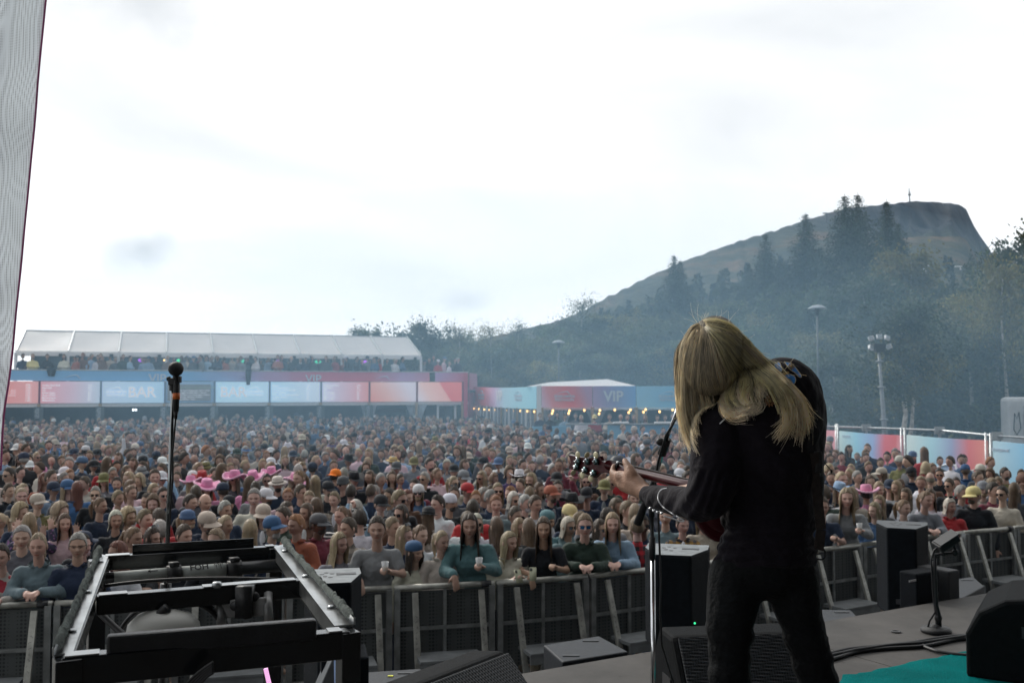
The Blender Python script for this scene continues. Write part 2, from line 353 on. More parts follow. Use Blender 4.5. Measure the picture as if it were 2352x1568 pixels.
def spruce_mesh(seed, h=17.0, dens=1.35, wdt=.19):
    r = random.Random(seed); tr = MB(); V = []; F = []; Cc = []
    tr.tube([Vector((0, 0, -1)), Vector((0, 0, h*.5)), Vector((0, 0, h))], [.2*h/17, .12*h/17, .015], 7)
    z = h*.06
    while z < h*.99:
        f = 1 - z/h; R0 = h*wdt*(f**.72)+.05; nb = int((7 + 7*f)*dens)
        a0 = r.uniform(0, 6)
        for k in range(nb):
            a = a0 + 6.283*k/nb + r.gauss(0, .15); ln = R0*r.uniform(.55, 1.15); br = r.uniform(.6, 1.3)
            m = max(3, int(ln/.17))
            for q in range(m):
                t = (q+.5)/m; p = Vector((math.cos(a)*ln*t, math.sin(a)*ln*t, z - ln*.34*t + ln*.10*t*t))
                for w_ in range(4):
                    pp = p + Vector((r.gauss(0, .10), r.gauss(0, .10), -abs(r.gauss(0, .13)))); g_ = br*r.uniform(.7, 1.3)
                    leafquad(V, F, Cc, pp, .23*(.25+.95*f)*r.uniform(.7, 1.3), r, (g_, g_, g_, 1))
        z += h*.026*r.uniform(.8, 1.2)*(.5+.8*f)
    le = MB(); le.add(V, F, Cc); return tr.mesh('trunk', barkd), le.mesh('crown', needle, False, True)
BIR = [birch_mesh(1), birch_mesh(2, wdt=.8), birch_mesh(3, wdt=1.2), birch_mesh(4, n=4000, wdt=.7, leaf=.06), birch_mesh(5, n=8000, wdt=1.0, leaf=.09, f0=.45, bark=mat('pale_bark', (.50, .45, .41), .8, 0, .5, 5, tint=True))]
SPR = [spruce_mesh(11, wdt=.31), spruce_mesh(12, wdt=.26), spruce_mesh(13, wdt=.36)]
def tree(kind, mesh, x, y, s, label, group=None, sz=1.0, name=None, crown=True):
    z = ground_z(x, y) - .2
    o = empty(name or kind, (x, y, z), rng.uniform(0, 6.28), label, 'tree', group)
    for me, nm in zip(mesh, ('trunk', 'crown')):
        c = bpy.data.objects.new(nm, me); col.objects.link(c); c.parent = o; k_ = LEAFC[rng.randrange(7)]; f_ = rng.uniform(.8, 1.3); c.color = (k_[0]*f_, k_[1]*f_, k_[2]*f_, 1)
    o.scale = (s, s, s*sz); return o
def tree_px(kind, mesh, px, ytop, Y, h0, label, group=None, wide=1.0):
    p = P(px, ytop, Y); z = ground_z(p.x, Y); hh = max(1.5, p.z - z); s = hh/h0
    o = tree(kind, mesh, p.x, Y, s, label, group); o.scale = (s*wide, s*wide, s); return o
SL = [('tall dark spruce, left of the twin tops left of the musician', 1548, 578, 105, 0), ('tall dark spruce, right of the twin tops left of the musician', 1563, 590, 108, 1),
      ('dark spruce pointing above the hill just right of the hair', 1758, 528, 100, 0), ('tall spruce standing between the lamp and the largest spruces', 1850, 483, 98, 2),
      ('largest spruce, left of the close pair before the rocky hill', 1940, 440, 88, 2), ('largest spruce, right of the close pair before the rocky hill', 1970, 436, 92, 0),
      ('dark spruce with bare tip left of the hilltop mast', 2036, 452, 100, 1), ('dark broad spruce under the mast on the hilltop', 2062, 505, 104, 2), ('small spruce showing behind the birches on the right', 2140, 640, 90, 1),
      ('small spruce between two birches under the rocky cliff', 2108, 625, 95, 0), ('spruce with its top low against the brown slope', 1800, 590, 112, 1), ('spruce half hidden left of the tall lamp post', 1720, 600, 120, 0), ('bluish spruce standing alone on the slope above the red sign', 1660, 640, 130, 1)]
for lab, px, yt, Y, k in SL: tree_px('spruce_tree', SPR[k], px, yt, Y, 17.0, lab)
BL = [('leaning birch with two pale trunks behind the light tower', 2058, 690, 40, 4), ('pale trunked birch over the white trailer', 2318, 600, 44, 4), ('tall birch at the right edge of the picture', 2362, 500, 47, 1),
      ('birch with a narrow top left of the tall right edge birch', 2290, 560, 52, 1), ('yellowish birch right of the tall street lamp', 1975, 640, 60, 2), ('round birch below the hilltop mast', 2085, 575, 70, 0),
      ('broad birch behind the light tower', 2010, 700, 52, 0), ('birch at the foot of the slope behind the tall lamp post', 1880, 690, 62, 1), ('birch left of the tall lamp post', 1830, 670, 70, 2),
      ('feathery lone birch crown above the trees left of the hill', 1333, 668, 95, 3), ('pair of round crowns rising over the marquee roof', 848, 752, 78, 0), ('bushy tree right of the white marquee roof', 962, 738, 70, 0),
      ('thin airy crown above the tree line over the red fascia', 1060, 730, 80, 3), ('sparse crown above the tree line right of the airy one', 1130, 728, 82, 3), ('single thin tree tip standing above the dark wood', 1192, 726, 90, 3)]
BL.append(('slimmer pale birch trunk right beside the leaning birch', 2078, 760, 40.5, 4))
for lab, px, yt, Y, k in BL: tree_px('birch_tree', BIR[k], px, yt, Y, 9.4, lab, wide=.62 if 2250 < px < 2330 else .72 if px >= 2330 else 1.05)
def topy(px):
    T = [(880, 800), (960, 770), (1040, 765), (1120, 765), (1200, 768), (1280, 755), (1340, 720), (1400, 735), (1500, 700), (1600, 700), (1700, 690), (1800, 700), (1900, 700), (2000, 690), (2100, 660), (2200, 690), (2260, 620), (2420, 560)]
    for (a, b_), (c, d_) in zip(T, T[1:]):
        if a <= px <= c: return b_ + (d_-b_)*(px-a)/(c-a)
    return 700
for i in range(128):
    px = 890 + (2420-890)*((i*0.6180339)%1); dep = [58, 66, 74, 84, 96, 110][i % 6] + rng.uniform(-3, 3)
    if px > 1850: dep *= .82
    if px < 1650: dep = max(dep, 68)
    t_ = topy(px) + [95, 70, 45, 28, 10, 0][i % 6] + rng.uniform(-14, 25)
    if px > 2130 and px < 2262 : t_ = max(t_, 700)
    tree_px('birch_tree', BIR[i % 3], px, t_, dep, 9.4, 'leafy birch standing in the forest edge behind the festival ground', 'birches in the forest edge', wide=1.25)
# ---- far wood on the slope: one mass
rw = random.Random(5); V = []; F = []; Cc = []
for i in range(1300):
    a = R_(rw.uniform(-12, 36)); rr0 = rw.uniform(125, 330)
    if a > R_(20) and rr0 > 210 and rw.random() < .75: continue
    if rr0 > 240 and rw.random() < .55: continue
    x, y = math.sin(a)*rr0, math.cos(a)*rr0; z = terrain(a, rr0); hh = rw.uniform(5, 9); sp_ = rw.random() < .45
    if a < R_(4) and rr0 > 200: hh *= .8
    for k in range(60):
        f = rw.random(); rad = (hh*.2*(1-f) if sp_ else hh*.3*math.sin(math.pi*(.15+.85*f))**.6)*rw.uniform(.5, 1); aa = rw.uniform(0, 6.28)
        g_ = rw.uniform(.5, 1.1); c = (.35*g_, .5*g_, .55*g_, 1) if sp_ else (1.0*g_, 1.0*g_, 1.0*g_, 1)
        leafquad(V, F, Cc, Vector((x+math.cos(aa)*rad, y+math.sin(aa)*rad, z+.2*hh+.8*hh*f)), hh*.14*rw.uniform(.6, 1.2), rw, c)
le = MB(); le.add(V, F, Cc); ff = le.build('far_forest', leafm, colour=True); ff.color = (.06, .08, .035, 1); tag(ff, 'distant wood covering the slope below the hill', 'trees', kind='stuff')
# ---- scrub and fireweed on the bank behind the banner fence
V = []; F = []; Cc = []
for i in range(26000):
    a = R_(rw.uniform(2, 31)); rr0 = rw.uniform(38, 62); x, y = math.sin(a)*rr0, math.cos(a)*rr0
    z = ground_z(x, y) + abs(rw.gauss(0, .45)); g_ = rw.uniform(.5, 1.3)
    c = (g_*1.7, g_*.8, g_*2.6, 1) if (noise.noise(Vector((x*.25, y*.25, 0))) > .28 and z > .7 and rw.random() < .35) else (g_, g_, g_*.9, 1)
    leafquad(V, F, Cc, Vector((x, y, z)), rw.uniform(.08, .2), rw, c)
le = MB(); le.add(V, F, Cc); ff = le.build('undergrowth', leafm, colour=True); ff.color = (.10, .11, .045, 1); tag(ff, 'scrub and pink fireweed on the bank behind the banner fence', 'undergrowth', kind='stuff')
# ---- mast and ski-lift pylons on the hill
mb = MB(); p = P(2090, 466, RID*.93); t_ = P(2088, 432, RID*.93)
o = empty('antenna_mast', p, 0, 'thin lattice mast on top of the rocky hill', 'mast')
mb = MB(); mb.tube([p - Vector((0, 0, 3)), p.lerp(t_, .6), t_], [.4, .28, .14], 6); mb.build('pole', black, o)
mb = MB(); c = p.lerp(t_, .55); mb.box(c, (1.3, 1.3, .8)); mb.box(p.lerp(t_, .7), (.8, .8, .4)); mb.build('dish_platform', blackm, o)
for i, (px, y0, y1) in enumerate([(1899, 500, 490), (2118, 642, 618), (2126, 644, 610), (2186, 640, 612), (2206, 642, 612), (2170, 722, 680)]):
    Y = 560 if i == 0 else 300 if i < 5 else 230
    a = P(px, y1, Y); az = math.atan2(a.x, a.y); gz = terrain(az, math.hypot(a.x, a.y))
    o = empty('lift_pylon', (a.x, a.y, min(gz, a.z-2)), 0, ['tiny ski lift pylon on the ridge left of the spruces', 'pale ski lift post, leftmost of four on the brown slope', 'pale ski lift post, second of four on the brown slope', 'pale ski lift post, third of four on the brown slope', 'pale ski lift post, rightmost of four on the brown slope', 'ski lift pylon low on the green slope above the birches'][i], 'ski lift post')
    w_ = .22*Y/300; m2 = MB(); m2.tube([(a.x, a.y, min(gz, a.z-2)-1), a], w_, 6); m2.build('post', white_paint if i else black, o)
    m2 = MB(); m2.box(a, (w_*11, w_*2, w_*1.5)); m2.build('crossarm', white_paint if i else black, o)
# ---- street lamps
def lamp(px, ytop, Y, label):
    a = P(px, ytop, Y); gz = ground_z(a.x, Y); o = empty('street_lamp', (a.x, Y, gz), 0, label, 'street lamp')
    m_ = MB(); m_.tube([(a.x, Y, gz), (a.x, Y, a.z-.15)], [.06, .035], 8); m_.build('pole', mat('dark_steel', (.10, .11, .12), .5, .5), o, True)
    m_ = MB(); m_.lathe([(.06, -.42), (.10, -.2), (.12, -.1)], a, 12); m_.build('neck', blackm, o, True)
    m_ = MB(); m_.lathe([(.02, .06), (.22, .02), (.38, -.07), (.42, -.13), (.38, -.12), (.1, -.08)], a, 20); m_.build('lamp_head', mat('lamp_grey', (.30, .33, .37), .5), o, True)
lamp(1877, 703, 44, 'tall street lamp with curved disc head before the forest, right of the musician')
lamp(1283, 783, 62, 'small street lamp with disc head before the forest, above the tents')
# ---- light tower
Y = 36; b0 = P(2032, 1010, Y); t0 = P(2018, 800, Y)
o = empty('light_tower', (b0.x, Y, 0), 0, 'grey telescopic light tower with floodlights rising behind the banner fence', 'light tower')
m_ = MB(); q0 = Vector((b0.x+.1, Y, 0)); q1 = Vector((t0.x, Y, t0.z)); m_.tube([q0, q0.lerp(q1, .45), q0.lerp(q1, .46), q0.lerp(q1, .7), q0.lerp(q1, .71), q1], [.10, .095, .08, .075, .06, .05], 8)
for k in (.2, .45, .7, .9): m_.ell(q0.lerp(q1, k), (.15, .15, .04))
m_.build('mast', mat('mast_grey', (.26, .28, .30), .5, .3), o, True)
m_ = MB(); m_.box(q1 + Vector((0, 0, .08)), (.42, .3, .18)); m_.box(q1+Vector((.03, 0, -.06)), (.3, .25, .15)); m_.build('head_box', blackm, o)
for dx, dz, rx in ((-.32, .02, .4), (-.30, .36, -.3), (0, .42, 0), (.28, .38, .3), (.34, .06, -.4)):
    m_ = MB(); rt = Euler((R_(-25), rx, rx)).to_matrix(); m_.box(q1 + Vector((dx, -.1, dz)), (.2, .1, .17), rt); fl = m_.build('floodlight', white_paint, o, bevel=.02)
    m_ = MB(); m_.box(q1 + Vector((dx, -.1, dz)) + rt @ Vector((0, -.056, 0)), (.16, .015, .13), rt); m_.build('glass', mat('lamp_glass', (.3, .33, .36), .1), fl)
# ---- white trailer at the right edge
Y = 37; c0 = P(2318, 912, Y); zt = c0.z
o = empty('trailer', (c0.x+1.6, Y+1.2, 0), 0, 'white box trailer cut off by the right edge of the picture', 'trailer')
m_ = MB(); m_.box((c0.x+1.75, Y+.4, (.8+zt)/2), (3.5, .8, zt-.8)); m_.build('box_body', mat('trailer_paint', (.50, .51, .52), .5, 0, .1, 3), o, bevel=.15)
m_ = MB()
m_.tube([(c0.x+.62, Y-.03, 1.0), (c0.x+.55, Y-.03, zt-.35), (c0.x+.75, Y-.03, zt-.12), (c0.x+3.3, Y-.03, zt-.12)], .06, 6); m_.tube([(c0.x+.8, Y-.03, .8), (c0.x+2.4, Y-.03, zt-.3)], .035, 6); m_.build('frame_trim', steel, o, True)
m_ = MB(); m_.tube([(c0.x+.14, Y-.012, 1.7), (c0.x+.18, Y-.012, 2.3), (c0.x+.26, Y-.012, 2.1), (c0.x+.34, Y-.012, 2.35), (c0.x+.4, Y-.012, 1.75), (c0.x+.25, Y-.012, 1.5), (c0.x+.14, Y-.012, 1.7)], .018, 5); m_.build('scrawled_mark', black, o, True)
for k in (0, 1):
    m_ = MB(); m_.lathe([(.1, -.1), (.36, -.1), (.38, 0), (.36, .1), (.1, .1)], (0, 0, 0), 20, M=Matrix.Translation((c0.x+1.2+k*1.2, Y+.1, .4)) @ Matrix.Rotation(R_(90), 4, 'X')); m_.build('wheel', blackm, o, True)

# ================================================================ text
def text(body, size, M, name, m, parent, ext=.004, align='CENTER', cut=None, sx=1, bold=0):
    cu = bpy.data.curves.new('t', 'FONT'); cu.body = body; cu.size = size; cu.align_x = align; cu.align_y = 'CENTER'; cu.extrude = ext; cu.offset = bold; cu.resolution_u = 3; cu.space_line = .95
    to = bpy.data.objects.new('t', cu); col.objects.link(to); dg = bpy.context.evaluated_depsgraph_get(); me = bpy.data.meshes.new_from_object(to.evaluated_get(dg)); bpy.data.objects.remove(to)
    if cut is not None:      # hide what lies below the local height `cut` (covered by the board in front)
        import bmesh
        bm = bmesh.new(); bm.from_mesh(me); bmesh.ops.bisect_plane(bm, geom=bm.verts[:]+bm.edges[:]+bm.faces[:], plane_co=(0, cut, 0), plane_no=(0, -1, 0), clear_outer=True); bm.to_mesh(me); bm.free()
    me.transform(M @ Matrix.Diagonal((sx, 1, 1, 1))); me.materials.clear(); me.materials.append(m); me.name = name
    o = bpy.data.objects.new(name, me); col.objects.link(o)
    if parent: o.parent = parent; o.matrix_parent_inverse = chain(parent).inverted()
    return o
def face_frame(p, right, off=0):
    """matrix whose x runs along `right`, y up, z towards the viewer"""
    r = Vector(right).normalized(); u = Vector((0, 0, 1)); n = r.cross(u); m = Matrix((r, u, n)).transposed().to_4x4(); m.translation = Vector(p) + n*off; return m
lett = mat('white_print', (.85, .87, .92), .6, 0, .03)
lett_lit = mat('backlit_print', (.9, .92, .95), .6, 0, .02); lett_lit.node_tree.nodes['Principled BSDF'].inputs['Emission Color'].default_value = (.9, .93, 1, 1); lett_lit.node_tree.nodes['Principled BSDF'].inputs['Emission Strength'].default_value = .22
pale = mat('pale_print', (.62, .70, .80), .6, 0, .03)
def logo(p, right, size, m, parent, off=.01, sx=1, words=True, cut=None):
    F0 = face_frame(p, right, off); mb = MB()
    mb.tube([F0 @ Vector((x*size*sx, y*size, 0)) for x, y in ((-1.1, .30), (-.5, .52), (.1, .66), (.42, .62), (.5, .45), (.62, .38), (.8, .14))], [size*.012, size*.03, size*.045, size*.06, size*.05, size*.04, size*.012], 6)
    o = mb.build('logo', m, parent, True)
    if words: text('SKEIKAMPEN\nFESTIVALEN', size*.46, F0 @ Matrix.Translation((0, -.18*size, 0)), 'lettering', m, parent, sx=sx*.98, bold=size*.008)
# ================================================================ VIP BAR BUILDING (back left)
A0 = Vector(((25-1176)/FPX*47, 47, 0)); A1 = Vector(((1068-1176)/FPX*54.4, 54.4, 0))
bd = (A1-A0).normalized(); bn = Vector((-bd.y, bd.x, 0)); BLn = (A1-A0).length
def BP(px, off=0, z=0):
    t = (px-1176)/FPX; o = A0 + bn*off      # point of the (offset) facade line seen in image column px
    s = (t*o.y - o.x)/(bd.x - t*bd.y); p = o + bd*s; return Vector((p.x, p.y, z))
def facade_panel(x0, x1, z0, z1, off, name, m, parent, th=.05, pad=0):
    a = BP(x0, off) ; b_ = BP(x1, off); mb = MB(); L0 = (b_-a).length; nu = max(2, int(L0/.5))
    vs = []; cs = []
    for back in (0, 1):
        for k, z in ((0, z0), (1, z1)):
            for i in range(nu+1):
                q = a.lerp(b_, i/nu) + bn*th*back; vs.append((q.x, q.y, z)); cs.append((i/nu, k, 0, 1))
    W = nu+1; f = []
    for i in range(nu): f += [(i, i+1, W+i+1, W+i), (2*W+i+1, 2*W+i, 3*W+i, 3*W+i+1), (W+i, W+i+1, 3*W+i+1, 3*W+i), (i+1, i, 2*W+i, 2*W+i+1)]
    f += [(0, W, 3*W, 2*W), (nu, 2*W+nu, 3*W+nu, W+nu)]
    mb.add(vs, f, cs); return mb.build(name, m, parent, colour=True)
red = (.62, .10, .10); pink = (.72, .36, .38); blu = (.10, .33, .62); lbl = (.36, .60, .82); pur = (.27, .22, .42); pw = (.72, .70, .80)
bar = empty('bar_building', A0, 0, 'long two storey festival bar with lit menu boards under a blue to red balcony banner', 'bar building')
ZM0, ZM1, ZB1 = 2.50, 3.55, 4.06
Xs = [-70, 92, 233, 380, 494, 620, 738, 849, 958, 1063]
m_ = MB()
for z, o_ in ((0.02, .0), (ZM0-.12, 0), (2.98, .2)): pass
a, b_ = BP(-90, .15), BP(1075, .15)
m_.beam(a+Vector((0, 0, ZM0-.10)), b_+Vector((0, 0, ZM0-.10)), .12, .16); m_.build('lower_beam', white_paint, bar)
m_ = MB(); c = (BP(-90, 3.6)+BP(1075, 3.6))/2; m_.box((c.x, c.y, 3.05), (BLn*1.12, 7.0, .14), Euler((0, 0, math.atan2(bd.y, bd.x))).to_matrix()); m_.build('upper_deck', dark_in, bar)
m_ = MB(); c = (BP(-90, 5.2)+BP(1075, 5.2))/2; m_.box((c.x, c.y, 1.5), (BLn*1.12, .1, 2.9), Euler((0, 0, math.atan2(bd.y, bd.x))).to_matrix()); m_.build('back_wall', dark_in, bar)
c = (BP(-90, 1.0)+BP(738, 1.0))/2; m_ = MB(); m_.box((c.x, c.y, .55), ((BP(-90, 1)-BP(738, 1)).length, .6, 1.1), Euler((0, 0, math.atan2(bd.y, bd.x))).to_matrix()); m_.build('counter', mat('dark_counter', (.05, .055, .06), .6), bar)
pole_m = wood
for i, x in enumerate(Xs[1:]):
    p = BP(x-1, .05); m_ = MB(); m_.box((p.x, p.y, 1.24), (.12, .12, 2.46)); m_.build('post', pole_m, bar, bevel=.01)
    if i < 7:
        q = BP(x-1, -.06); m_ = MB(); m_.box((q.x, q.y, 2.0), (.42, .05, .68)); pn = m_.build('price_board', mat('board_grey', (.06, .08, .09), .5), bar)
        F0 = face_frame((q.x, q.y, 2.0), bd, .035); mb = MB()
        for k in range(8): mb.box((0, 0, 0), (.24+.06*((k*7) % 3), .02, .004), M=F0 @ Matrix.Translation((0, .25-k*.07, 0)))
        mb.build('print_lines', pale, pn)
mats = [ramp_mat('print_red', [(0, (.66, .16, .14)), (1, (.72, .36, .36))], emission=.34, wob=.1), ramp_mat('print_pink_grey', [(0, (.68, .33, .38)), (.5, (.62, .46, .56)), (1, (.50, .62, .74))], emission=.34),
        ramp_mat('print_pale_blue', [(0, (.50, .64, .80)), (1, (.40, .62, .80))], emission=.34), ramp_mat('print_blue_frame', [(0, (.34, .52, .72)), (1, (.30, .50, .72))], emission=.08),
        ramp_mat('print_light_blue', [(0, (.42, .65, .80)), (1, (.48, .68, .82))], emission=.40), ramp_mat('print_blue_white', [(0, (.42, .65, .80)), (1, (.58, .68, .80))], emission=.40),
        ramp_mat('print_white_pink', [(0, (.62, .66, .80)), (.6, (.68, .44, .52)), (1, (.72, .30, .30))], emission=.34), ramp_mat('print_coral', [(0, (.72, .26, .22)), (.45, (.76, .44, .40)), (1, (.72, .66, .74))], emission=.34, diag=.25),
        ramp_mat('print_coral_corner', [(0, (.70, .66, .74)), (.35, (.76, .50, .46)), (.74, (.76, .40, .36)), (.78, (.64, .14, .14)), (1, (.66, .16, .15))], emission=.40, diag=.28, wob=.01)]
frame_m = [mat('frame_dark_red', (.22, .05, .09), .6), mat('frame_blue_grey', (.16, .24, .38), .6)]
for i in range(9):
    pn = facade_panel(Xs[i]+1.5, Xs[i+1]-2.0, ZM0, ZM1, 0, 'menu_board', mats[i], bar)
    for s_ in (Xs[i+1],):
        p = BP(s_, 0); m_ = MB(); m_.box((p.x, p.y, (ZM0+ZM1)/2), (.09, .09, ZM1-ZM0), Euler((0, 0, math.atan2(bd.y, bd.x))).to_matrix()); m_.build('divider', frame_m[0 if i in (0, 7, 8, 6) else 1], bar)
    mid = BP((Xs[i]+Xs[i+1])/2, 0, (ZM0+ZM1)/2)
    if i in (2, 4):
        a = BP(Xs[i]*.36+Xs[i+1]*.64 if i == 2 else Xs[i]*.66+Xs[i+1]*.34, -.03, (ZM0+ZM1)/2 - .02)
        text('BAR', .70, face_frame(a, bd), 'lettering', lett_lit, pn, bold=.02)
        a = BP(Xs[i]*.76+Xs[i+1]*.24 if i == 2 else Xs[i]*.28+Xs[i+1]*.72, -.03, (ZM0+ZM1)/2 - .0); logo(a, bd, .36, lett_lit, pn, 0)
    if i == 3:
        q = facade_panel(Xs[3]+6, Xs[4]-9, ZM0+.1, ZM1-.14, -.08, 'notice_board', mat('notice_grey', (.30, .33, .36), .6), pn)
        F0 = face_frame(BP(Xs[3]+12, -.12, ZM1-.3), bd)
        text('HUSK AT PANTELAPPEN GJELDER HELE HELGEN', .105, F0, 'heading', mat('pale_green_print', (.45, .65, .45), .6), pn, align='LEFT', sx=.95)
        text('Vi serverer kun til gjester over 18 år\nHa gyldig legitimasjon klar i baren\nDet er ikke lov å ta med egen drikke\nTa med glasset tilbake i baren\nKun kortbetaling - takk', .115, F0 @ Matrix.Translation((0, -.36, 0)), 'small_print', lett_lit, pn, align='LEFT', sx=1.1)
    if i == 0:
        F0 = face_frame(BP(54, -.03, ZM0+.5), bd); text('139,-\n139,-\n139,-\n139,-\n145,-\n145,-\n145,-', .13, F0 @ Matrix.Translation((.1, 0, 0)), 'prices', lett_lit, pn, align='LEFT', sx=1.1, bold=.004)
        text('\n(0,5)\n(0,5)\nHalv (0,33)', .12, F0 @ Matrix.Translation((-.3, .05, 0)), 'drinks', lett_lit, pn, align='RIGHT')
    if i in (1, 5, 6):
        F0 = face_frame(BP(Xs[i]+6, -.03, ZM0+.5), bd); prs = '139,-\n49,-\n119,-\n49,-\n49,-\n49,-\n49,-'
        t1 = 'Vodka Red Bull\nRed bull\nVin\nEnkel dram\nAass UTEN\nMineralvann\nMilkeshake' if i != 5 else 'Burger\nFries hamburger\nPommes frites med dip\nGrillet kylling\nPølse med lompe og brød\nVegetar burger\nChurros'
        text(t1, .125, F0, 'drinks', lett_lit, pn, align='LEFT', bold=.003)
        text(prs, .125, F0 @ Matrix.Translation((2.0 if i == 1 else 1.72, 0, 0)), 'prices', lett_lit, pn, align='LEFT', bold=.003)
# balcony banner
bb = ramp_mat('balcony_print', [(0, (.17, .38, .62)), (.40, (.15, .36, .60)), (.55, (.34, .28, .46)), (.70, (.50, .14, .22)), (.84, (.50, .12, .18)), (.93, (.45, .30, .48)), (1, (.52, .20, .28))], wob=.04)
pn = facade_panel(22, 987, ZM1+.03, ZB1, .12, 'balcony_banner', bb, bar)
for x in (362, 720): text('VIP', .60, face_frame(BP(x, .08, ZM1+.13), bd), 'lettering', pale, pn, cut=-.085, bold=.01)
for x in (170, 565, 882): logo(BP(x, .08, ZM1+.04), bd, .40, pale, pn, 0, words=False)
pn2 = facade_panel(1000, 1075, ZM1+.03, ZB1, .10, 'balcony_banner', ramp_mat('end_print', [(0, (.42, .28, .48)), (1, (.52, .12, .2))]), bar)
a, b_ = BP(20, .14, ZB1+.03), BP(1076, .14, ZB1+.03); m_ = MB(); m_.tube([a, b_], .03, 6); m_.build('hand_rail', steel, bar)
p = BP(1070, -.02); m_ = MB(); m_.box((p.x, p.y, 2.0), (.22, .15, 4.05)); m_.build('end_column', ramp_mat('col_red', [(0, (.42, .07, .12)), (1, (.42, .07, .12))]), bar)
m_ = MB(); q = BP(1078, .1); m_.prism([(q.x, q.y, 4.05), (q.x+.25, q.y+3.6, 4.05), (q.x+.35, q.y+3.6, 0), (q.x-.12, q.y, 0)], (.05, 0, 0)); m_.build('side_banner', mat('side_red', (.50, .20, .30), .6), bar)
# things under the fascia at the right: door frames, curtains, racks
p0, p1 = BP(1006, .3), BP(1046, .3)
m_ = MB(); 
for p in (p0, p1): m_.box((p.x, p.y, 1.2), (.12, .1, 2.4))
m_.box(((p0.x+p1.x)/2, (p0.y+p1.y)/2, 2.32), ((p1-p0).length, .1, .14), Euler((0, 0, math.atan2(bd.y, bd.x))).to_matrix()); m_.build('door_frame', white_paint, bar)
curt = mat('clear_curtain', (.60, .66, .72), .4, 0, .2, 3, trans=.3)
def curtain(px, off, parent, ztop, wid=.55, P0=None, z0=.6):
    c = P0 or BP(px, off); mb = MB()
    for s_ in (-1, 1):
        def fn(u, v, s_=s_):
            z = ztop - (ztop-z0)*v; half = wid*(1-v)**1.5 + .05
            return Vector((c.x + s_*(half*u + .03), c.y + .05*math.sin(u*22), z))
        mb.grid(fn, 16, 12)
        def fb(u, v, s_=s_):
            z = ztop - (ztop-z0)*v; half = wid*(1-v)**1.5 + .05
            return Vector((c.x + s_*(half*u + .03), c.y + .05*math.sin(u*22)+.012, z))
        mb.grid(fb, 16, 12)
    mb.build('curtain', curt, parent, True)
curtain(848, .25, bar, 2.36, .35); curtain(957, .2, bar, 2.36, .5)
for px, z, w_, h_ in ((902, 1.95, 1.5, .25), (905, 1.5, 1.7, .2), (930, 1.2, 1.3, .3), (890, 1.1, 1.0, .3), (1000, 1.6, 1.1, 1.0)):
    p = BP(px, 2.6); m_ = MB(); m_.box((p.x, p.y, z), (w_, .6, h_)); tag(m_.build('equipment_case', mat('case_grey', (.12, .14, .16), .5) if z < 1.6 else mat('case_black', (.03, .03, .035)), None, bevel=.02), {1.95: 'long flat amplifier rack lying highest inside the right end of the bar', 1.5: 'broad equipment case below the long flat rack inside the bar', 1.2: 'grey case behind the crowd inside the bar, under the broad case', 1.1: 'lower left grey case inside the bar beside the curtain', 1.6: 'large dark screen case inside the bar beside the white door frame'}[z], 'equipment case')
# dim glow of a light inside the bar
m_ = MB(); p = BP(308, 3, 2.1); m_.ell(p, (.05, .03, .05)); m_.ell(p+bd*.13, (.05, .03, .05)); tag(m_.build('twin_lamp', emit('cool_lamp', (.9, .95, 1), 4)), 'pair of small white lamps glowing in the dark bar', 'lamp')

# ================================================================ MARQUEE on the upper deck
mq = empty('marquee_tent', BP(500, 2, 3.1), 0, 'long white marquee roof on the upper deck of the festival bar', 'marquee')
ES = [-88, 36, 156, 272, 382, 489, 591, 690, 785, 878, 967]
def eave(px): return BP(px, .55, 4.98)
def ridge(px): p = BP(px, .55) + bn*3.4; p.z = 6.16; return p
def back(px): p = BP(px, .55) + bn*6.8; p.z = 4.98; return p
for i in range(1, len(ES)-1):
    a0, a1 = eave(ES[i]), eave(ES[i+1]); r0, r1 = ridge(ES[i]), ridge(ES[i+1]); b0_, b1 = back(ES[i]), back(ES[i+1])
    mb = MB()
    def fn(u, v): 
        sag = -.10*math.sin(math.pi*u)*math.sin(math.pi*v); return a0.lerp(a1, u).lerp(r0.lerp(r1, u), v) + Vector((0, 0, sag))
    def fb(u, v): 
        sag = -.10*math.sin(math.pi*u)*math.sin(math.pi*v); return b0_.lerp(b1, u).lerp(r0.lerp(r1, u), v) + Vector((0, 0, sag))
    mb.grid(fn, 8, 6); mb.grid(fb, 8, 6); mb.build('roof_panel', white_pvc, mq, True)
    mb = MB(); mb.beam(a0+Vector((0, 0, -.09)), a1+Vector((0, 0, -.09)), .05, .24); mb.build('valance', white_pvc, mq)
for i in range(1, len(ES)):
    a, r_, b_ = eave(ES[i]), ridge(ES[i]), back(ES[i]); mb = MB()
    mb.beam(a + Vector((0, 0, .03)), r_ + Vector((0, 0, .03)), .07, .06); mb.beam(b_ + Vector((0, 0, .03)), r_ + Vector((0, 0, .03)), .07, .06); mb.build('rafter', steel, mq)
    mb = MB(); mb.box((a.x, a.y, 4.0), (.11, .11, 1.86)); mb.build('post', white_paint, mq)
    mb = MB(); mb.box((a.x-.35 , a.y-.06, 4.82), (.26, .2, .15)); mb.build('hanging_speaker', black, mq)
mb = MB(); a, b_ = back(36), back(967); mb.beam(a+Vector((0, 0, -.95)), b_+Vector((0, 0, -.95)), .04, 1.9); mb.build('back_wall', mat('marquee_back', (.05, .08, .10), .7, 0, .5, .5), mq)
for px in (967,):
    a, r_, b_ = eave(px), ridge(px), back(px)
mb = MB(); c = (ridge(36)+ridge(967))/2; mb.beam(ridge(36), ridge(967), .08, .06); mb.build('ridge_beam', steel, mq)
warm = emit('warm_bulb', (1, .60, .22), 2.3)
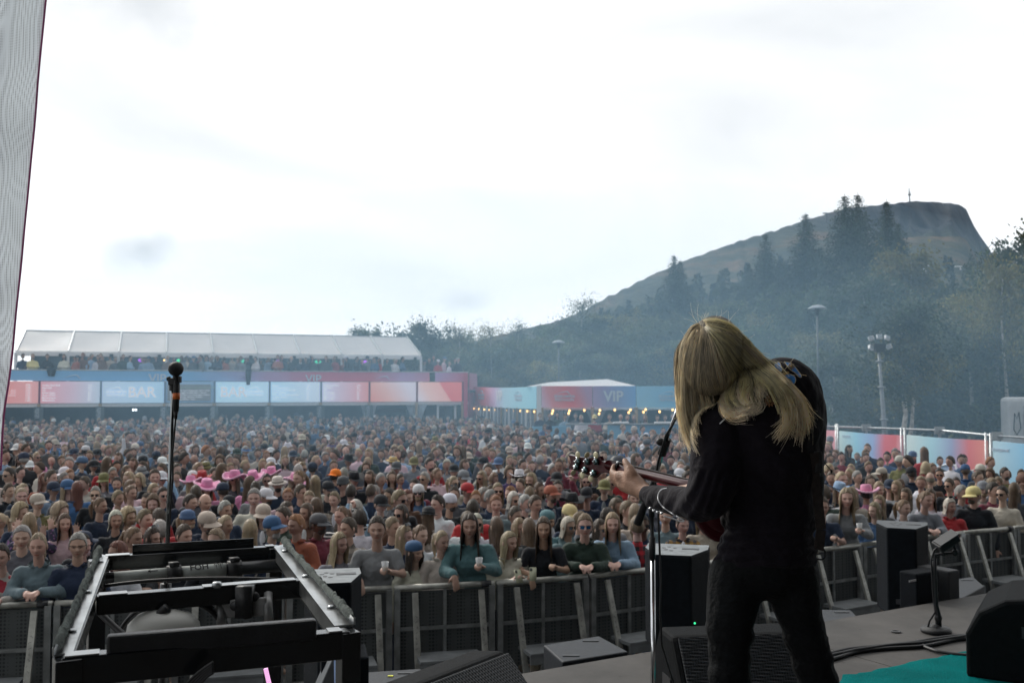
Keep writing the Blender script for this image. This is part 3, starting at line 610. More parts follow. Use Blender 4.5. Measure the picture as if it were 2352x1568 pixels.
def bulbs(name, pts, label, r=.045):
    o = empty(name, pts[0], 0, label, 'string lights'); mb = MB()
    mb.tube([Vector(p)+Vector((0, 0, .07)) for p in pts], .008, 4); mb.build('wire', black, o)
    for p in pts: m2 = MB(); m2.ell(p, (r, r, r*1.2), 8, 6); m2.build('bulb', warm, o, True)
pts = []
for x, y in ((44, 812), (52, 813), (64, 810), (103, 813), (150, 808), (196, 813), (242, 814), (286, 808), (330, 813), (377, 827), (416, 813), (458, 815), (500, 812), (540, 815), (580, 811), (620, 816), (658, 812), (698, 813), (736, 816), (775, 813), (812, 815), (848, 817), (880, 817), (890, 830), (918, 822), (935, 822), (950, 818)):
    p = BP(x, 1.0); q = P(x, y, p.y); pts.append(q)
bulbs('string_lights', pts, 'warm bulbs strung under the eave of the long white marquee')
for x, c_, nm in ((325, (.45, .1, .8), 'violet'), (413, (.05, .7, .3), 'green'), (640, (.4, .1, .7), 'violet'), (730, (.05, .6, .35), 'green'), (838, (.5, .1, .8), 'violet'), (556, (.06, .55, .35), 'green')):
    p = BP(x, 6.5, 4.75); mb = MB(); mb.lathe([(.05, -.09), (.16, -.05), (.2, .03), (.08, .1)], p, 12); tag(mb.build('stage_lamp', emit('lamp_'+nm, c_, .8), None, True), {325: 'violet lamp glowing under the marquee, left of the nearest microphone', 413: 'green lamp glowing under the marquee, right above the nearest microphone', 640: 'dim violet lamp under the middle of the marquee', 730: 'dim green lamp under the marquee, above the red banner', 838: 'violet lamp under the right end of the marquee', 556: 'faint green lamp under the middle of the marquee'}[x], 'lamp')
# coats hung over the balcony rail
for px, w_, h_, lab in ((119, .4, .35, 'dark jacket hung over the blue end of the balcony rail'), (571, .28, .75, 'dark jacket hung over the balcony rail beside the purple banner')):
    p = BP(px, .02, ZB1-h_/2+.08); mb = MB(); mb.grid(lambda u, v: p + bd*((u-.5)*w_*(1-.4*v)) + Vector((0, -.05-.03*math.sin(u*9+v*3), h_*(.5-v))), 8, 8); mb.grid(lambda u, v: p + bd*((u-.5)*w_*(1-.4*v)) + Vector((0, .02, h_*(.5-v))), 8, 8)
    tag(mb.build('hung_jacket', mat('dark_cloth', (.02, .03, .04), .9), None, True), lab, 'jacket')

# ================================================================ VIP PAVILION (back centre)
vp = empty('vip_pavilion', P(1243, 1000, 45) - Vector((0, 0, 0)), 0, 'low pavilion with red and blue fascia banners and white roof behind the crowd', 'pavilion')
vp.location.z = 0
def VP(px, Y, z): p = P(px, 890, Y); return Vector((p.x, Y, z))
def plane_panel(a, b_, z0, z1, name, m, parent, th=.05, nu=12, bow=0):
    n = Vector((-(b_-a).y, (b_-a).x, 0)).normalized(); vs = []; cs = []
    for back_ in (0, 1):
        for k, z in ((0, z0), (1, z1)):
            for i in range(nu+1):
                q = a.lerp(b_, i/nu) + n*(th*back_) ; dz = bow*math.sin(math.pi*i/nu)*(1 if k else 1); vs.append((q.x, q.y, z+dz)); cs.append((i/nu, k, 0, 1))
    W = nu+1; f = []
    for i in range(nu): f += [(i, i+1, W+i+1, W+i), (2*W+i+1, 2*W+i, 3*W+i, 3*W+i+1), (W+i, W+i+1, 3*W+i+1, 3*W+i), (i+1, i, 2*W+i, 2*W+i+1)]
    f += [(0, W, 3*W, 2*W), (nu, 2*W+nu, 3*W+nu, W+nu)]
    mb = MB(); mb.add(vs, f, cs); return mb.build(name, m, parent, colour=True)
X = Vector((1, 0, 0))
f1 = ramp_mat('fascia_red', [(0, (.62, .48, .62)), (.25, (.66, .22, .24)), (.62, (.62, .12, .14)), (.80, (.55, .16, .2)), (1, (.40, .22, .34))], diag=.15)
f2 = ramp_mat('fascia_purple_blue', [(0, (.34, .24, .40)), (.5, (.22, .28, .48)), (1, (.14, .34, .60))])
f3 = ramp_mat('fascia_blue', [(0, (.24, .48, .70)), (1, (.16, .44, .70))], diag=-.3)
Zf0, Zf1 = 2.36, 3.32
for (x0, x1, m) in ((1244, 1361, f1), (1362, 1461, f2), (1462, 1575, f3), (1576, 1680, f3)):
    pn = plane_panel(VP(x0, 45, 0), VP(x1-.5, 45, 0), Zf0, Zf1, 'fascia_banner', m, vp)
    if x0 == 1362: text('VIP', .64, face_frame(VP(1409, 44.96, (Zf0+Zf1)/2+.0), X), 'lettering', pale, pn, bold=.02)
    if x0 in (1244, 1462): logo(VP((x0+x1)/2-(6 if x0 == 1244 else -18), 44.96, (Zf0+Zf1)/2), X, .36, pale, pn, 0)
wa, wb = VP(1086, 56.5, 0), VP(1231, 45.4, 0)
f4 = ramp_mat('wing_fascia', [(0, (.62, .42, .50)), (.16, (.66, .14, .13)), (.38, (.50, .34, .50)), (.55, (.36, .55, .74)), (.8, (.30, .56, .76)), (1, (.26, .54, .76))])
pn = plane_panel(wa, wb, 2.28, 3.30, 'fascia_banner', f4, vp, nu=20, bow=-.05)
wd = (wb-wa).normalized()
text('VIP', .74, face_frame(wa.lerp(wb, .47)+Vector((0, -.04, 2.8)), wd), 'lettering', lett, pn, sx=1.1, bold=.02)
for k in (.16, .76): logo(wa.lerp(wb, k)+Vector((0, -.04, 2.82)), wd, .40, pale, pn, 0, sx=1.25)
mb = MB(); p = VP(1238, 45.1, 0); mb.box((p.x, p.y, 1.65), (.2, .2, 3.4)); mb.build('corner_post', white_paint, vp)
# roof
r0 = [VP(1200, 49, 3.30), VP(1280, 49, 3.34), VP(1560, 49, 3.34), VP(1680, 49, 3.34)]
mb = MB(); e0, e1 = VP(1208, 46.2, 3.30), VP(1460, 46.2, 3.34); t0_, t1_ = VP(1262, 50.5, 3.52), VP(1395, 50.5, 3.68)
mb.add([e0, e1, t1_, t0_], [(0, 1, 2, 3)]); k0, k1 = VP(1225, 55, 3.3), VP(1450, 55, 3.3); mb.add([k0, k1, t1_, t0_], [(3, 2, 1, 0)]); mb.add([e1, k1, t1_], [(0, 1, 2)]); mb.add([e0, k0, t0_], [(0, 2, 1)]); mb.build('roof', white_pvc, vp)
mb = MB(); e0, e1 = VP(1466, 46.2, 3.28), VP(1690, 46.2, 3.28); k0, k1 = VP(1470, 52, 3.28), VP(1690, 52, 3.28); mb.add([e0, e1, k1, k0], [(0, 1, 2, 3)]); mb.build('flat_roof', white_pvc, vp)
for x in (1245, 1361, 1461, 1567, 1660):
    p = VP(x, 45.2, 0); mb = MB(); mb.box((p.x, p.y, 1.18), (.13, .13, 2.36)); mb.build('post', wood, vp)
for x in (1262, 1295, 1365, 1372, 1462, 1470, 1560): curtain(0, 0, vp, 2.36, .38, P0=VP(x, 45.6, 0), z0=1.3)
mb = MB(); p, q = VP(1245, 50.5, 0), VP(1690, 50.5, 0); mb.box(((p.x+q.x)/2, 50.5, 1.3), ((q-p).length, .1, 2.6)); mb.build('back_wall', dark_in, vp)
mb = MB(); p, q = VP(1240, 45.3, 0), VP(1690, 45.3, 0); mb.beam(p + Vector((0, 0, Zf0-.06)), q + Vector((0, 0, Zf0-.06)), .1, .12); mb.build('beam', white_paint, vp)
mb = MB(); p, q = VP(1245, 47.6, 0), VP(1690, 47.6, 0); mb.box(((p.x+q.x)/2, 47.9, 2.30), ((q-p).length, 5.2, .06)); mb.build('ceiling', white_pvc, vp)
# glazed wing
for k in range(9):
    p = wa.lerp(wb, .02+.97*k/8.); mb = MB(); mb.box((p.x, p.y+.1, 1.15), (.10, .10, 2.3)); mb.build('window_post', wood if k in (0, 4, 6, 8) else white_paint, vp)
for k in range(8):
    p = wa.lerp(wb, .02+.97*k/8.); q = wa.lerp(wb, .02+.97*(k+1)/8.); plane_panel(p+Vector((0, .18, 0)), q+Vector((0, .18, 0)), .05, 2.2, 'window_pane' if k else 'wall_panel', mat('tinted_pane', (.10, .12, .14), .15, spec=.8) if k else white_paint, vp, nu=2)
for k in range(8):
    p = wa.lerp(wb, .02+.97*(k+.5)/8.); mb = MB(); mb.box((p.x, p.y+.12, 1.12), (.05, .05, 2.2)); mb.build('window_mullion', white_paint, vp)
pts = []; 
for x, y in ((1088, 938), (1100, 939), (1112, 940), (1124, 941), (1138, 941), (1151, 941), (1165, 942), (1180, 943), (1195, 943), (1211, 944), (1227, 945)):
    p = wa.lerp(wb, (x-1086)/145.); pts.append(P(x, y, p.y-.3))
bulbs('string_lights', pts, 'closely spaced warm bulbs below the receding wing banner of the pavilion', .045)
pts = [P(x, y, 44.6) for x, y in ((1268, 949), (1270, 943), (1306, 949), (1308, 943), (1342, 942), (1376, 950), (1378, 942), (1412, 941), (1444, 947), (1448, 941), (1478, 946), (1483, 940), (1515, 945), (1545, 941))]
bulbs('string_lights', pts, 'widely spaced warm bulbs below the main pavilion banner left of the hair', .05)
# terrace fence in blue cloth
tf = empty('terrace_barrier', VP(1225, 39, 0), 0, 'blue cloth covered terrace barrier with a counter rail, in front of the pavilion', 'terrace barrier')
tb = ramp_mat('terrace_cloth', [(0, (.25, .5, .68)), (.3, (.16, .36, .56)), (1, (.17, .34, .54))])
plane_panel(VP(1395, 39, 0), VP(1650, 39, 0), .05, 1.80, 'cloth', tb, tf); plane_panel(VP(1224, 39.4, 0), VP(1300, 40, 0), .05, 1.72, 'cloth', ramp_mat('terrace_cloth2', [(0, (.26, .52, .70)), (1, (.22, .46, .66))]), tf)
mb = MB(); p, q = VP(1300, 39, 1.82), VP(1650, 39, 1.82); mb.box(((p.x+q.x)/2, 39.1, 1.82), ((q-p).length, .4, .05)); mb.build('counter_rail', mat('grey_rail', (.2, .22, .24)), tf)
mb = MB(); p, q = VP(1224, 42, 0), VP(1660, 42, 0); mb.box(((p.x+q.x)/2, 42.2, .2), ((q-p).length, 5.8, .42)); mb.build('terrace_floor', dark_in, tf)
for x, w_ in ((1426, .5), (1528, .7)):
    p = VP(x, 38.95, 1.88); mb = MB(); mb.box(p, (w_*1.2, .3, .07)); tag(mb.build('white_tray', white_paint, bevel=.01), 'white tray on the terrace rail, %s' % ('left of the pink clothed guest' if x == 1426 else 'just left of the long hair'), 'tray')

# ================================================================ BANNER FENCE (right)
def FP(px): # ground point of fence line seen at column px
    a = Vector(((1890-1176)/FPX*29.6, 29.6, 0)); b_ = Vector(((2352-1176)/FPX*22.2, 22.2, 0)); d = b_-a; t = (px-1176)/FPX; s = (t*a.y-a.x)/(d.x-t*d.y); return a + d*s
fd = (FP(2352)-FP(1895)).normalized()
fprints = [ramp_mat('fence_print_red', [(0, (.6, .2, .2)), (.6, (.62, .14, .14)), (1, (.62, .3, .34))]),
           ramp_mat('fence_print_sky', [(0, (.50, .66, .78)), (.30, (.26, .52, .72)), (.55, (.26, .36, .58)), (.75, (.56, .14, .18)), (.92, (.55, .12, .14)), (1, (.60, .30, .34))]),
           ramp_mat('fence_print_mist', [(0, (.52, .64, .70)), (.28, (.34, .56, .66)), (.52, (.26, .32, .48)), (.74, (.55, .16, .18)), (.9, (.60, .22, .2)), (.97, (.68, .40, .38)), (1, (.35, .22, .36))], diag=-.06),
           ramp_mat('fence_print_blue', [(0, (.42, .58, .76)), (.5, (.22, .46, .70)), (1, (.2, .44, .68))])]
for i, (x0, x1, zt, lab) in enumerate(((1700, 1919, 2.0, 'narrow visible strip of red banner fence beside the black jacket'), (1924, 2069, 2.0, 'banner fence panel fading from pale blue to red, first right of the musician'), (2078, 2263, 2.02, 'large banner fence panel fading from grey blue to red behind the photographers'), (2275, 2430, 2.02, 'plain blue banner fence panel at the right edge of the picture'))):
    o = empty('banner_fence', FP(x0), 0, lab, 'banner fence', 'printed banner fence panels')
    pn = plane_panel(FP(x0+1), FP(x1-1), .35, zt, 'banner', fprints[i], o, nu=14, bow=-.02)
    mb = MB()
    for x in (x0-.5, x1+.5): p = FP(x); mb.tube([(p.x, p.y+.06, 0), (p.x, p.y+.06, 2.2)], .028, 8)
    mb.tube([FP(x0)+Vector((0, .06, .1)), FP(x1)+Vector((0, .06, .1))], .02, 6); mb.tube([FP(x0)+Vector((0, .06, 1.2)), FP(x1)+Vector((0, .06, 1.2))], .016, 6); mb.build('fence_frame', steel, o, True)
    if i == 1:
        text('GLOBUS', .10, face_frame(FP(1940)+Vector((0, -.03, 1.86)), fd), 'small_print', pale, pn); text('Q', .85, face_frame(FP(1998)+Vector((0, -.03, .98)), fd), 'logo', lett, pn, bold=.02)
    if i == 2: logo(FP(2172)+Vector((0, -.03, .98)), fd, .62, lett, pn, 0, words=False); text('EKSTRAORDINÆRT', .24, face_frame(FP(2190)+Vector((0, -.03, 1.0)), fd), 'lettering', lett, pn)
    if i == 3: text('SPAREBANK', .10, face_frame(FP(2292)+Vector((0, -.03, 1.82)), fd), 'small_print', pale, pn); text('Spare', .36, face_frame(FP(2362)+Vector((0, -.03, 1.0)), fd), 'lettering', lett, pn, align='CENTER')
o = empty('rail_fence', P(1895, 985, 33), 0, 'thin galvanised rail on posts running behind the banner fence', 'rail fence')
rl = [P(1760, 968, 33), P(1895, 979, 33), P(1990, 982, 32), P(2158, 988, 30), P(2290, 1001, 28), P(2400, 1008, 27)]
mb = MB(); mb.tube(rl, .035, 6); mb.build('rail', steel, o)
for p in rl: mb = MB(); mb.tube([(p.x, p.y, 0), (p.x, p.y, p.z+.1)], .04, 6); mb.box((p.x, p.y, p.z), (.28, .1, .22)); mb.build('post', steel, o)

# ================================================================ STAGE
E0 = PZ(1243, 1538, STAGE); E1 = PZ(2327, 1351, STAGE); sd_ = (E1-E0); sd_.z = 0; sd_.normalize(); sn = Vector((sd_.y, -sd_.x, 0))   # sn points back into the stage
def SP(u, v, z=STAGE): p = E0 + sd_*u + sn*v; return Vector((p.x, p.y, z))
srot = Euler((0, 0, math.atan2(sd_.y, sd_.x))).to_matrix()
ply = bpy.data.materials.new('stage_plywood'); ply.use_nodes = True; t = ply.node_tree; b = t.nodes['Principled BSDF']; l = t.links
co = t.nodes.new('ShaderNodeTexCoord'); n1_ = t.nodes.new('ShaderNodeTexNoise'); n1_.inputs['Scale'].default_value = 1.3; n1_.inputs['Detail'].default_value = 9; n1_.inputs['Roughness'].default_value = .7
mp_ = t.nodes.new('ShaderNodeMapping'); mp_.inputs['Rotation'].default_value = (0, 0, -math.atan2(sd_.y, sd_.x)); l.new(co.outputs['Object'], mp_.inputs[0]); l.new(mp_.outputs[0], n1_.inputs['Vector'])
cr = t.nodes.new('ShaderNodeValToRGB'); cr.color_ramp.elements[0].position = .32; cr.color_ramp.elements[0].color = (.026, .0245, .023, 1); cr.color_ramp.elements[1].position = .68; cr.color_ramp.elements[1].color = (.095, .088, .082, 1); l.new(n1_.outputs[0], cr.inputs[0])
vz = t.nodes.new('ShaderNodeTexVoronoi'); vz.inputs['Scale'].default_value = 7; vz.inputs['Randomness'].default_value = 1; l.new(mp_.outputs[0], vz.inputs['Vector'])
sr = t.nodes.new('ShaderNodeMapRange'); sr.inputs['From Min'].default_value = .02; sr.inputs['From Max'].default_value = .07; sr.inputs['To Min'].default_value = .45; sr.inputs['To Max'].default_value = 1; l.new(vz.outputs['Distance'], sr.inputs['Value'])
sc_ = t.nodes.new('ShaderNodeVectorMath'); sc_.operation = 'SCALE'; l.new(cr.outputs[0], sc_.inputs[0]); l.new(sr.outputs[0], sc_.inputs['Scale']); l.new(sc_.outputs[0], b.inputs['Base Color']); b.inputs['Roughness'].default_value = .75
n3 = t.nodes.new('ShaderNodeTexNoise'); n3.inputs['Scale'].default_value = 40; n3.inputs['Detail'].default_value = 6; l.new(co.outputs['Object'], n3.inputs['Vector']); bp = t.nodes.new('ShaderNodeBump'); bp.inputs['Strength'].default_value = .25; l.new(n3.outputs[0], bp.inputs['Height']); l.new(bp.outputs[0], b.inputs['Normal'])
mb = MB(); DK = 2.0
for i in range(-2, 8):
    for j in range(0, 7):
        c = SP(i*DK+.6, j*DK*.5+.5, STAGE-.03); mb.box(c, (DK-.006, DK*.5-.006, .06), srot)
mb.build('stage_floor', ply, None); so_ = bpy.data.objects['stage_floor']; tag(so_, 'worn grey plywood stage floor', kind='structure')
m_ = MB(); c = SP(4.6, 3.4, (STAGE-.08)/2); m_.box(c, (20, 6.7, STAGE-.08), srot); tag(m_.build('stage_base', mat('stage_skirt', (.012, .014, .016), .8)), 'dark skirt under the stage edge', kind='structure')
# unseen roof and back cloth, added to keep the stage dark
m_ = MB(); m_.box(SP(5, 9.0, 4.5), (26, .1, 9), srot); tag(m_.build('unseen_backdrop', mat('drape_black', (.012, .012, .013), .95)), 'unseen black drape behind the stage, added for shade', kind='structure')
m_ = MB(); m_.box(SP(5, 5.2, 9.0), (26, 7.8, .3), srot); tag(m_.build('unseen_stage_roof', mat('roof_black', (.02, .02, .022), .9)), 'unseen black stage roof overhead, added for shade', kind='structure')
p = PZ(2058, 1450, STAGE+.003); mb = MB(); mb.lathe([(.028, 0), (.030, .004), (.022, .005), (.020, .002), (.001, .001)], p, 20); tag(mb.build('floor_socket', black, None, True), 'small round dark socket set in the plywood floor near the stage edge', 'floor socket')
# ---- grey scrim at the left edge
scrim = bpy.data.materials.new('mesh_scrim'); scrim.use_nodes = True; t = scrim.node_tree; b = t.nodes['Principled BSDF']; l = t.links
co = t.nodes.new('ShaderNodeTexCoord'); ck = t.nodes.new('ShaderNodeTexVoronoi'); ck.inputs['Scale'].default_value = 150; ck.inputs['Randomness'].default_value = 0; l.new(co.outputs['Object'], ck.inputs['Vector'])
cr = t.nodes.new('ShaderNodeValToRGB'); cr.color_ramp.elements[0].position = .25; cr.color_ramp.elements[0].color = (.24, .26, .28, 1); cr.color_ramp.elements[1].position = .5; cr.color_ramp.elements[1].color = (.50, .55, .59, 1); l.new(ck.outputs['Distance'], cr.inputs[0])
l.new(cr.outputs[0], b.inputs['Base Color']); b.inputs['Roughness'].default_value = .7
tr = t.nodes.new('ShaderNodeBsdfTranslucent'); l.new(cr.outputs[0], tr.inputs[0]); mx = t.nodes.new('ShaderNodeMixShader'); mx.inputs[0].default_value = .72; l.new(b.outputs[0], mx.inputs[1]); l.new(tr.outputs[0], mx.inputs[2]); l.new(mx.outputs[0], t.nodes['Material Output'].inputs['Surface'])
edge_px = [(116, -90), (103, 0), (93, 100), (84, 190), (75, 300), (66, 400), (56, 500), (47, 600), (37, 700), (28, 790), (18, 880), (8, 950), (3, 1010), (0, 1080)]
o = empty('mesh_scrim', P(0, 1000, 4.05), 0, 'wrinkled grey mesh cloth hanging down the left edge of the picture', 'scrim')
def ed(v):
    f = v*(len(edge_px)-1); i = min(int(f), len(edge_px)-2); q = f-i; return edge_px[i][0]*(1-q)+edge_px[i+1][0]*q, edge_px[i][1]*(1-q)+edge_px[i+1][1]*q
def scr(u, v, off=0):
    x, y = ed(v); p = P(x, y, 4.05); d = Vector((-.93, -.36, 0)); s = u*1.6
    wr = .018*math.exp(-((s-.12-.05*math.sin(v*7))/.035)**2)*(.5+.5*math.sin(v*11)) + .03*noise.noise(Vector((s*3, v*9, 1))) + .012*math.sin(s*30+v*5)*math.exp(-s*5)
    return p + d*s + Vector((.36, -.93, 0))*(-wr + off)
mb = MB(); mb.grid(scr, 90, 90); mb.build('cloth', scrim, o, True)
mb = MB(); mb.tube([scr(0, i/60, -.004)+Vector((.003, 0, 0)) for i in range(61)], .0045, 5); mb.build('edge_piping', mat('pink_piping', (.55, .12, .32), .5), o, True)

# ================================================================ CROWD BARRIER
RL = [(-160, 1392), (-60, 1388), (60, 1383), (400, 1372), (836, 1349), (1031, 1339), (1148, 1334), (1316, 1323), (1483, 1304), (1600, 1292), (1780, 1272), (1940, 1252), (2181, 1223), (2327, 1209), (2440, 1199)]
RZ = 1.20; rail = [PZ(x, y, RZ) for x, y in RL]
def rail_y(x):
    for a, b_ in zip(rail, rail[1:]):
        if a.x <= x <= b_.x: return a.y + (b_.y-a.y)*(x-a.x)/(b_.x-a.x)
    return rail[0].y if x < rail[0].x else rail[-1].y
cum = [0]
for a, b_ in zip(rail, rail[1:]): cum.append(cum[-1]+(b_-a).length)
def along(s):
    for i in range(len(rail)-1):
        if cum[i] <= s <= cum[i+1]: return rail[i].lerp(rail[i+1], (s-cum[i])/(cum[i+1]-cum[i]))
    return rail[-1]
perf = bpy.data.materials.new('perforated_sheet'); perf.use_nodes = True; t = perf.node_tree; b = t.nodes['Principled BSDF']; l = t.links
co = t.nodes.new('ShaderNodeTexCoord'); vz = t.nodes.new('ShaderNodeTexVoronoi'); vz.inputs['Scale'].default_value = 28; vz.inputs['Randomness'].default_value = .05; l.new(co.outputs['Object'], vz.inputs['Vector'])
cr = t.nodes.new('ShaderNodeValToRGB'); cr.color_ramp.elements[0].position = .30; cr.color_ramp.elements[0].color = (.035, .04, .045, 1); cr.color_ramp.elements[1].position = .38; cr.color_ramp.elements[1].color = (.11, .12, .12, 1); l.new(vz.outputs['Distance'], cr.inputs[0])
nz = t.nodes.new('ShaderNodeTexNoise'); nz.inputs['Scale'].default_value = 2.2; nz.inputs['Detail'].default_value = 6; l.new(co.outputs['Object'], nz.inputs['Vector']); mm = t.nodes.new('ShaderNodeMixRGB'); mm.blend_type = 'MULTIPLY'; mm.inputs[0].default_value = .7; l.new(cr.outputs[0], mm.inputs[1]); l.new(nz.outputs[0], mm.inputs[2]); l.new(mm.outputs[0], b.inputs['Base Color'])
b.inputs['Roughness'].default_value = .6; b.inputs['Metallic'].default_value = .3
nsec = int(cum[-1]/1.06); sec = cum[-1]/nsec; inward = Vector((0, -1, 0))
scrawl = mat('marker_scrawl', (.05, .06, .07), .8)
for i in range(nsec):
    a, b_ = along(i*sec+.012), along((i+1)*sec-.012); a2 = Vector((a.x, a.y, 0)); b2 = Vector((b_.x, b_.y, 0)); d = (b2-a2).normalized(); n = Vector((d.y, -d.x, 0))
    xx, _ = proj(a); where = 'left of the steel frame' if xx < 120 else 'seen through the steel frame' if xx < 760 else ['below the person in the grey tee', 'below the teal sweater', 'between the teal sweater and the big speaker'][min(2, int((xx-760)/230))] if xx < 1450 else 'hidden behind speaker and musician' if xx < 1880 else 'right of the musician' if xx < 2020 else 'behind the right hand speaker' if xx < 2140 else 'toward the right edge'
    o = empty('crowd_barrier', a2, 0, 'aluminium crowd barrier section, %s' % where, 'crowd barrier', 'aluminium crowd barrier sections')
    mb = MB(); mb.tube([a+Vector((0, 0, -.02)), b_+Vector((0, 0, -.02))], .032, 10); mb.build('top_rail', alu, o, True)
    if i % 2 == 0: q = b_.lerp(a, .08); mb = MB(); mb.tube([q-d*.05+Vector((0, 0, -.02)), q+d*.05+Vector((0, 0, -.02))], .037, 10); mb.build('rail_clamp', black, o, True)
    mb = MB(); z0 = .30
    v = [a2+Vector((0, 0, z0)), b2+Vector((0, 0, z0)), b2+Vector((0, 0, RZ-.06)), a2+Vector((0, 0, RZ-.06))]; mb.prism(v, -n*.006); mb.build('mesh_panel', perf, o)
    mb = MB(); q = v = None
    for p in (a2+d*.03, b2-d*.03): mb.box(p+n*.03+Vector((0, 0, .6)), (.06, .05, 1.14), Euler((0, 0, math.atan2(d.y, d.x))).to_matrix())
    mb.beam(a2+n*.02+Vector((0, 0, .76)), b2+n*.02+Vector((0, 0, .76)), .025, .035); mb.box((a2+b2)/2+n*.02+Vector((0, 0, .6)), (.035, .025, 1.1), Euler((0, 0, math.atan2(d.y, d.x))).to_matrix()); mb.build('frame', mat('dull_aluminium', (.20, .21, .21), .5, .4, .3, 9), o)
    for k, sdn in ((.20, 1), (.86, -1)):
        p = a2.lerp(b2, k); mb = MB(); mb.beam(p+n*.05+Vector((0, 0, RZ-.07)), p+d*(.05*sdn*0)+n*.42+Vector((0, 0, .02)), .062, .035, up=n); st = mb.build('strut', alu, o, bevel=.004)
        mb = MB(); f0 = p+n*.05+Vector((0, 0, RZ-.07)); f1_ = p+n*.42+Vector((0, 0, .02)); rr = random.Random(i*3+int(k*10))
        for h in range(7):
            c = f0.lerp(f1_, .2+.045*h) + n*.0205 + Vector((0, 0, .009)); w1 = rr.uniform(-.014, .014); mb.tube([c+d*w1, c+d*rr.uniform(-.02, .02)+Vector((0, 0, -.012)), c+d*rr.uniform(-.02, .02)+Vector((0, 0, -.03))], .0022, 3)
        mb.build('scribble', scrawl, st)
    c = (a2+b2)/2 + n*.30 + Vector((0, 0, .52)); mb = MB(); mb.box(c, (sec*.60, .36, .035), Euler((0, 0, math.atan2(d.y, d.x))).to_matrix()); mb.box(c+Vector((0, 0, -.05))+n*.17, (sec*.60, .02, .09), Euler((0, 0, math.atan2(d.y, d.x))).to_matrix()); mb.build('step', mat('step_grey', (.13, .14, .145), .7, 0, .3, 5), o)
tag(MB().box(((rail[0]+rail[-1])/2).to_tuple()[:2]+(-.5,), (.1, .1, .1)).build('x'), ''); bpy.data.objects.remove(bpy.data.objects['x'])

# ================================================================ SPEAKERS in the pit and on the stage
grille = bpy.data.materials.new('hex_grille'); grille.use_nodes = True; t = grille.node_tree; b = t.nodes['Principled BSDF']; l = t.links
co = t.nodes.new('ShaderNodeTexCoord'); vz = t.nodes.new('ShaderNodeTexVoronoi'); vz.inputs['Scale'].default_value = 95; vz.inputs['Randomness'].default_value = 0; vz.distance = 'EUCLIDEAN'; l.new(co.outputs['Object'], vz.inputs['Vector'])
cr = t.nodes.new('ShaderNodeValToRGB'); cr.color_ramp.elements[0].position = .36; cr.color_ramp.elements[0].color = (.002, .002, .003, 1); cr.color_ramp.elements[1].position = .5; cr.color_ramp.elements[1].color = (.022, .026, .03, 1); l.new(vz.outputs['Distance'], cr.inputs[0]); l.new(cr.outputs[0], b.inputs['Base Color']); b.inputs['Roughness'].default_value = .5; b.inputs['Specular IOR Level'].default_value = .3
bp = t.nodes.new('ShaderNodeBump'); bp.inputs['Strength'].default_value = 1; bp.inputs['Distance'].default_value = .004; l.new(vz.outputs['Distance'], bp.inputs['Height']); l.new(bp.outputs[0], b.inputs['Normal'])
def screen_rot(px): return Euler((0, 0, 0)).to_matrix()
def speaker(px0, px1, ytop, ybot, Y, label, rz, dep=.42, taper=.55, shiny=.5, z0=None, tilt=0, pale_top=True):
    """upright trapezoid cabinet: wide face to the crowd, narrow back to the stage"""
    c = P((px0+px1)/2, ybot, Y); t_ = P((px0+px1)/2, ytop, Y); zb = c.z if z0 is None else z0; zt = t_.z; wdt = (px1-px0)/FPX*Y*1.0
    o = empty('stage_speaker', (c.x, Y, zb), rz, label, 'loudspeaker'); M0 = Matrix.Translation((c.x, Y, zb)) @ Matrix.Rotation(rz, 4, 'Z') @ Matrix.Rotation(tilt, 4, 'X')
    h = zt-zb; w2 = wdt/2; ch = .05
    out = [(-w2*taper, -dep/2), (w2*taper, -dep/2), (w2, dep*.1), (w2, dep/2), (-w2, dep/2), (-w2, dep*.1)]
    mb = MB(); mb.prism([M0 @ Vector((x, y, 0)) for x, y in out], M0.to_3x3() @ Vector((0, 0, h))); cab = mb.build('cabinet', mat('cabinet_paint', (.006, .008, .011), .7, 0, .25, 25, .25, 220, spec=.1), o, bevel=.012)
    mb = MB(); mb.prism([M0 @ Vector((x, y, z)) for x, y, z in ((-w2*.9, dep/2+.002, h*.05), (w2*.9, dep/2+.002, h*.05), (w2*.9, dep/2+.002, h*.95), (-w2*.9, dep/2+.002, h*.95))], M0.to_3x3() @ Vector((0, .012, 0))); mb.build('grille', grille, o)
    mb = MB(); mb.prism([M0 @ Vector((x*.985, y*.985, h+.0015)) for x, y in out], M0.to_3x3() @ Vector((0, 0, .001))); mb.build('top_panel', mat('dusty_skylit_top', (.20, .22, .23) if pale_top else (.03, .035, .04), .5, 0, .3, 20) if pale_top else mat('dark_top', (.03, .035, .04), .45), o)  # pale top: dust plus the sky's reflection painted into the colour
    mb = MB(); mb.box((0, 0, 0), (.10, .05, .004), M=M0 @ Matrix.Translation((w2*.45, dep*.08, h+.003))); mb.build('handle_pocket', black, o)
    mb = MB()
    for a_, b2_ in ((-.4, .1), (-.25, .2), (-.05, .12), (-.3, -.05), (-.12, -.12)): mb.lathe([(.012, 0), (.012, .003)], (0, 0, 0), 8, M=M0 @ Matrix.Translation((w2*a_, dep*b2_, h+.001)))
    mb.build('screw_pattern', black, o)
    mb = MB(); mb.box((0, 0, 0), (w2*.5, .006, .035), M=M0 @ Matrix.Translation((0, -dep/2-.003, h*.16))); mb.build('rear_plate', mat('plate', (.05, .05, .055), .3), o)
    return o, M0, w2, h
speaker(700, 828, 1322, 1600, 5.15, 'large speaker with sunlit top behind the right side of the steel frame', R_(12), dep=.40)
o, M0, w2, h = speaker(1482, 1626, 1262, 1478, 6.0, 'large black speaker with pale top between microphone stand and musician', R_(-14), dep=.42)
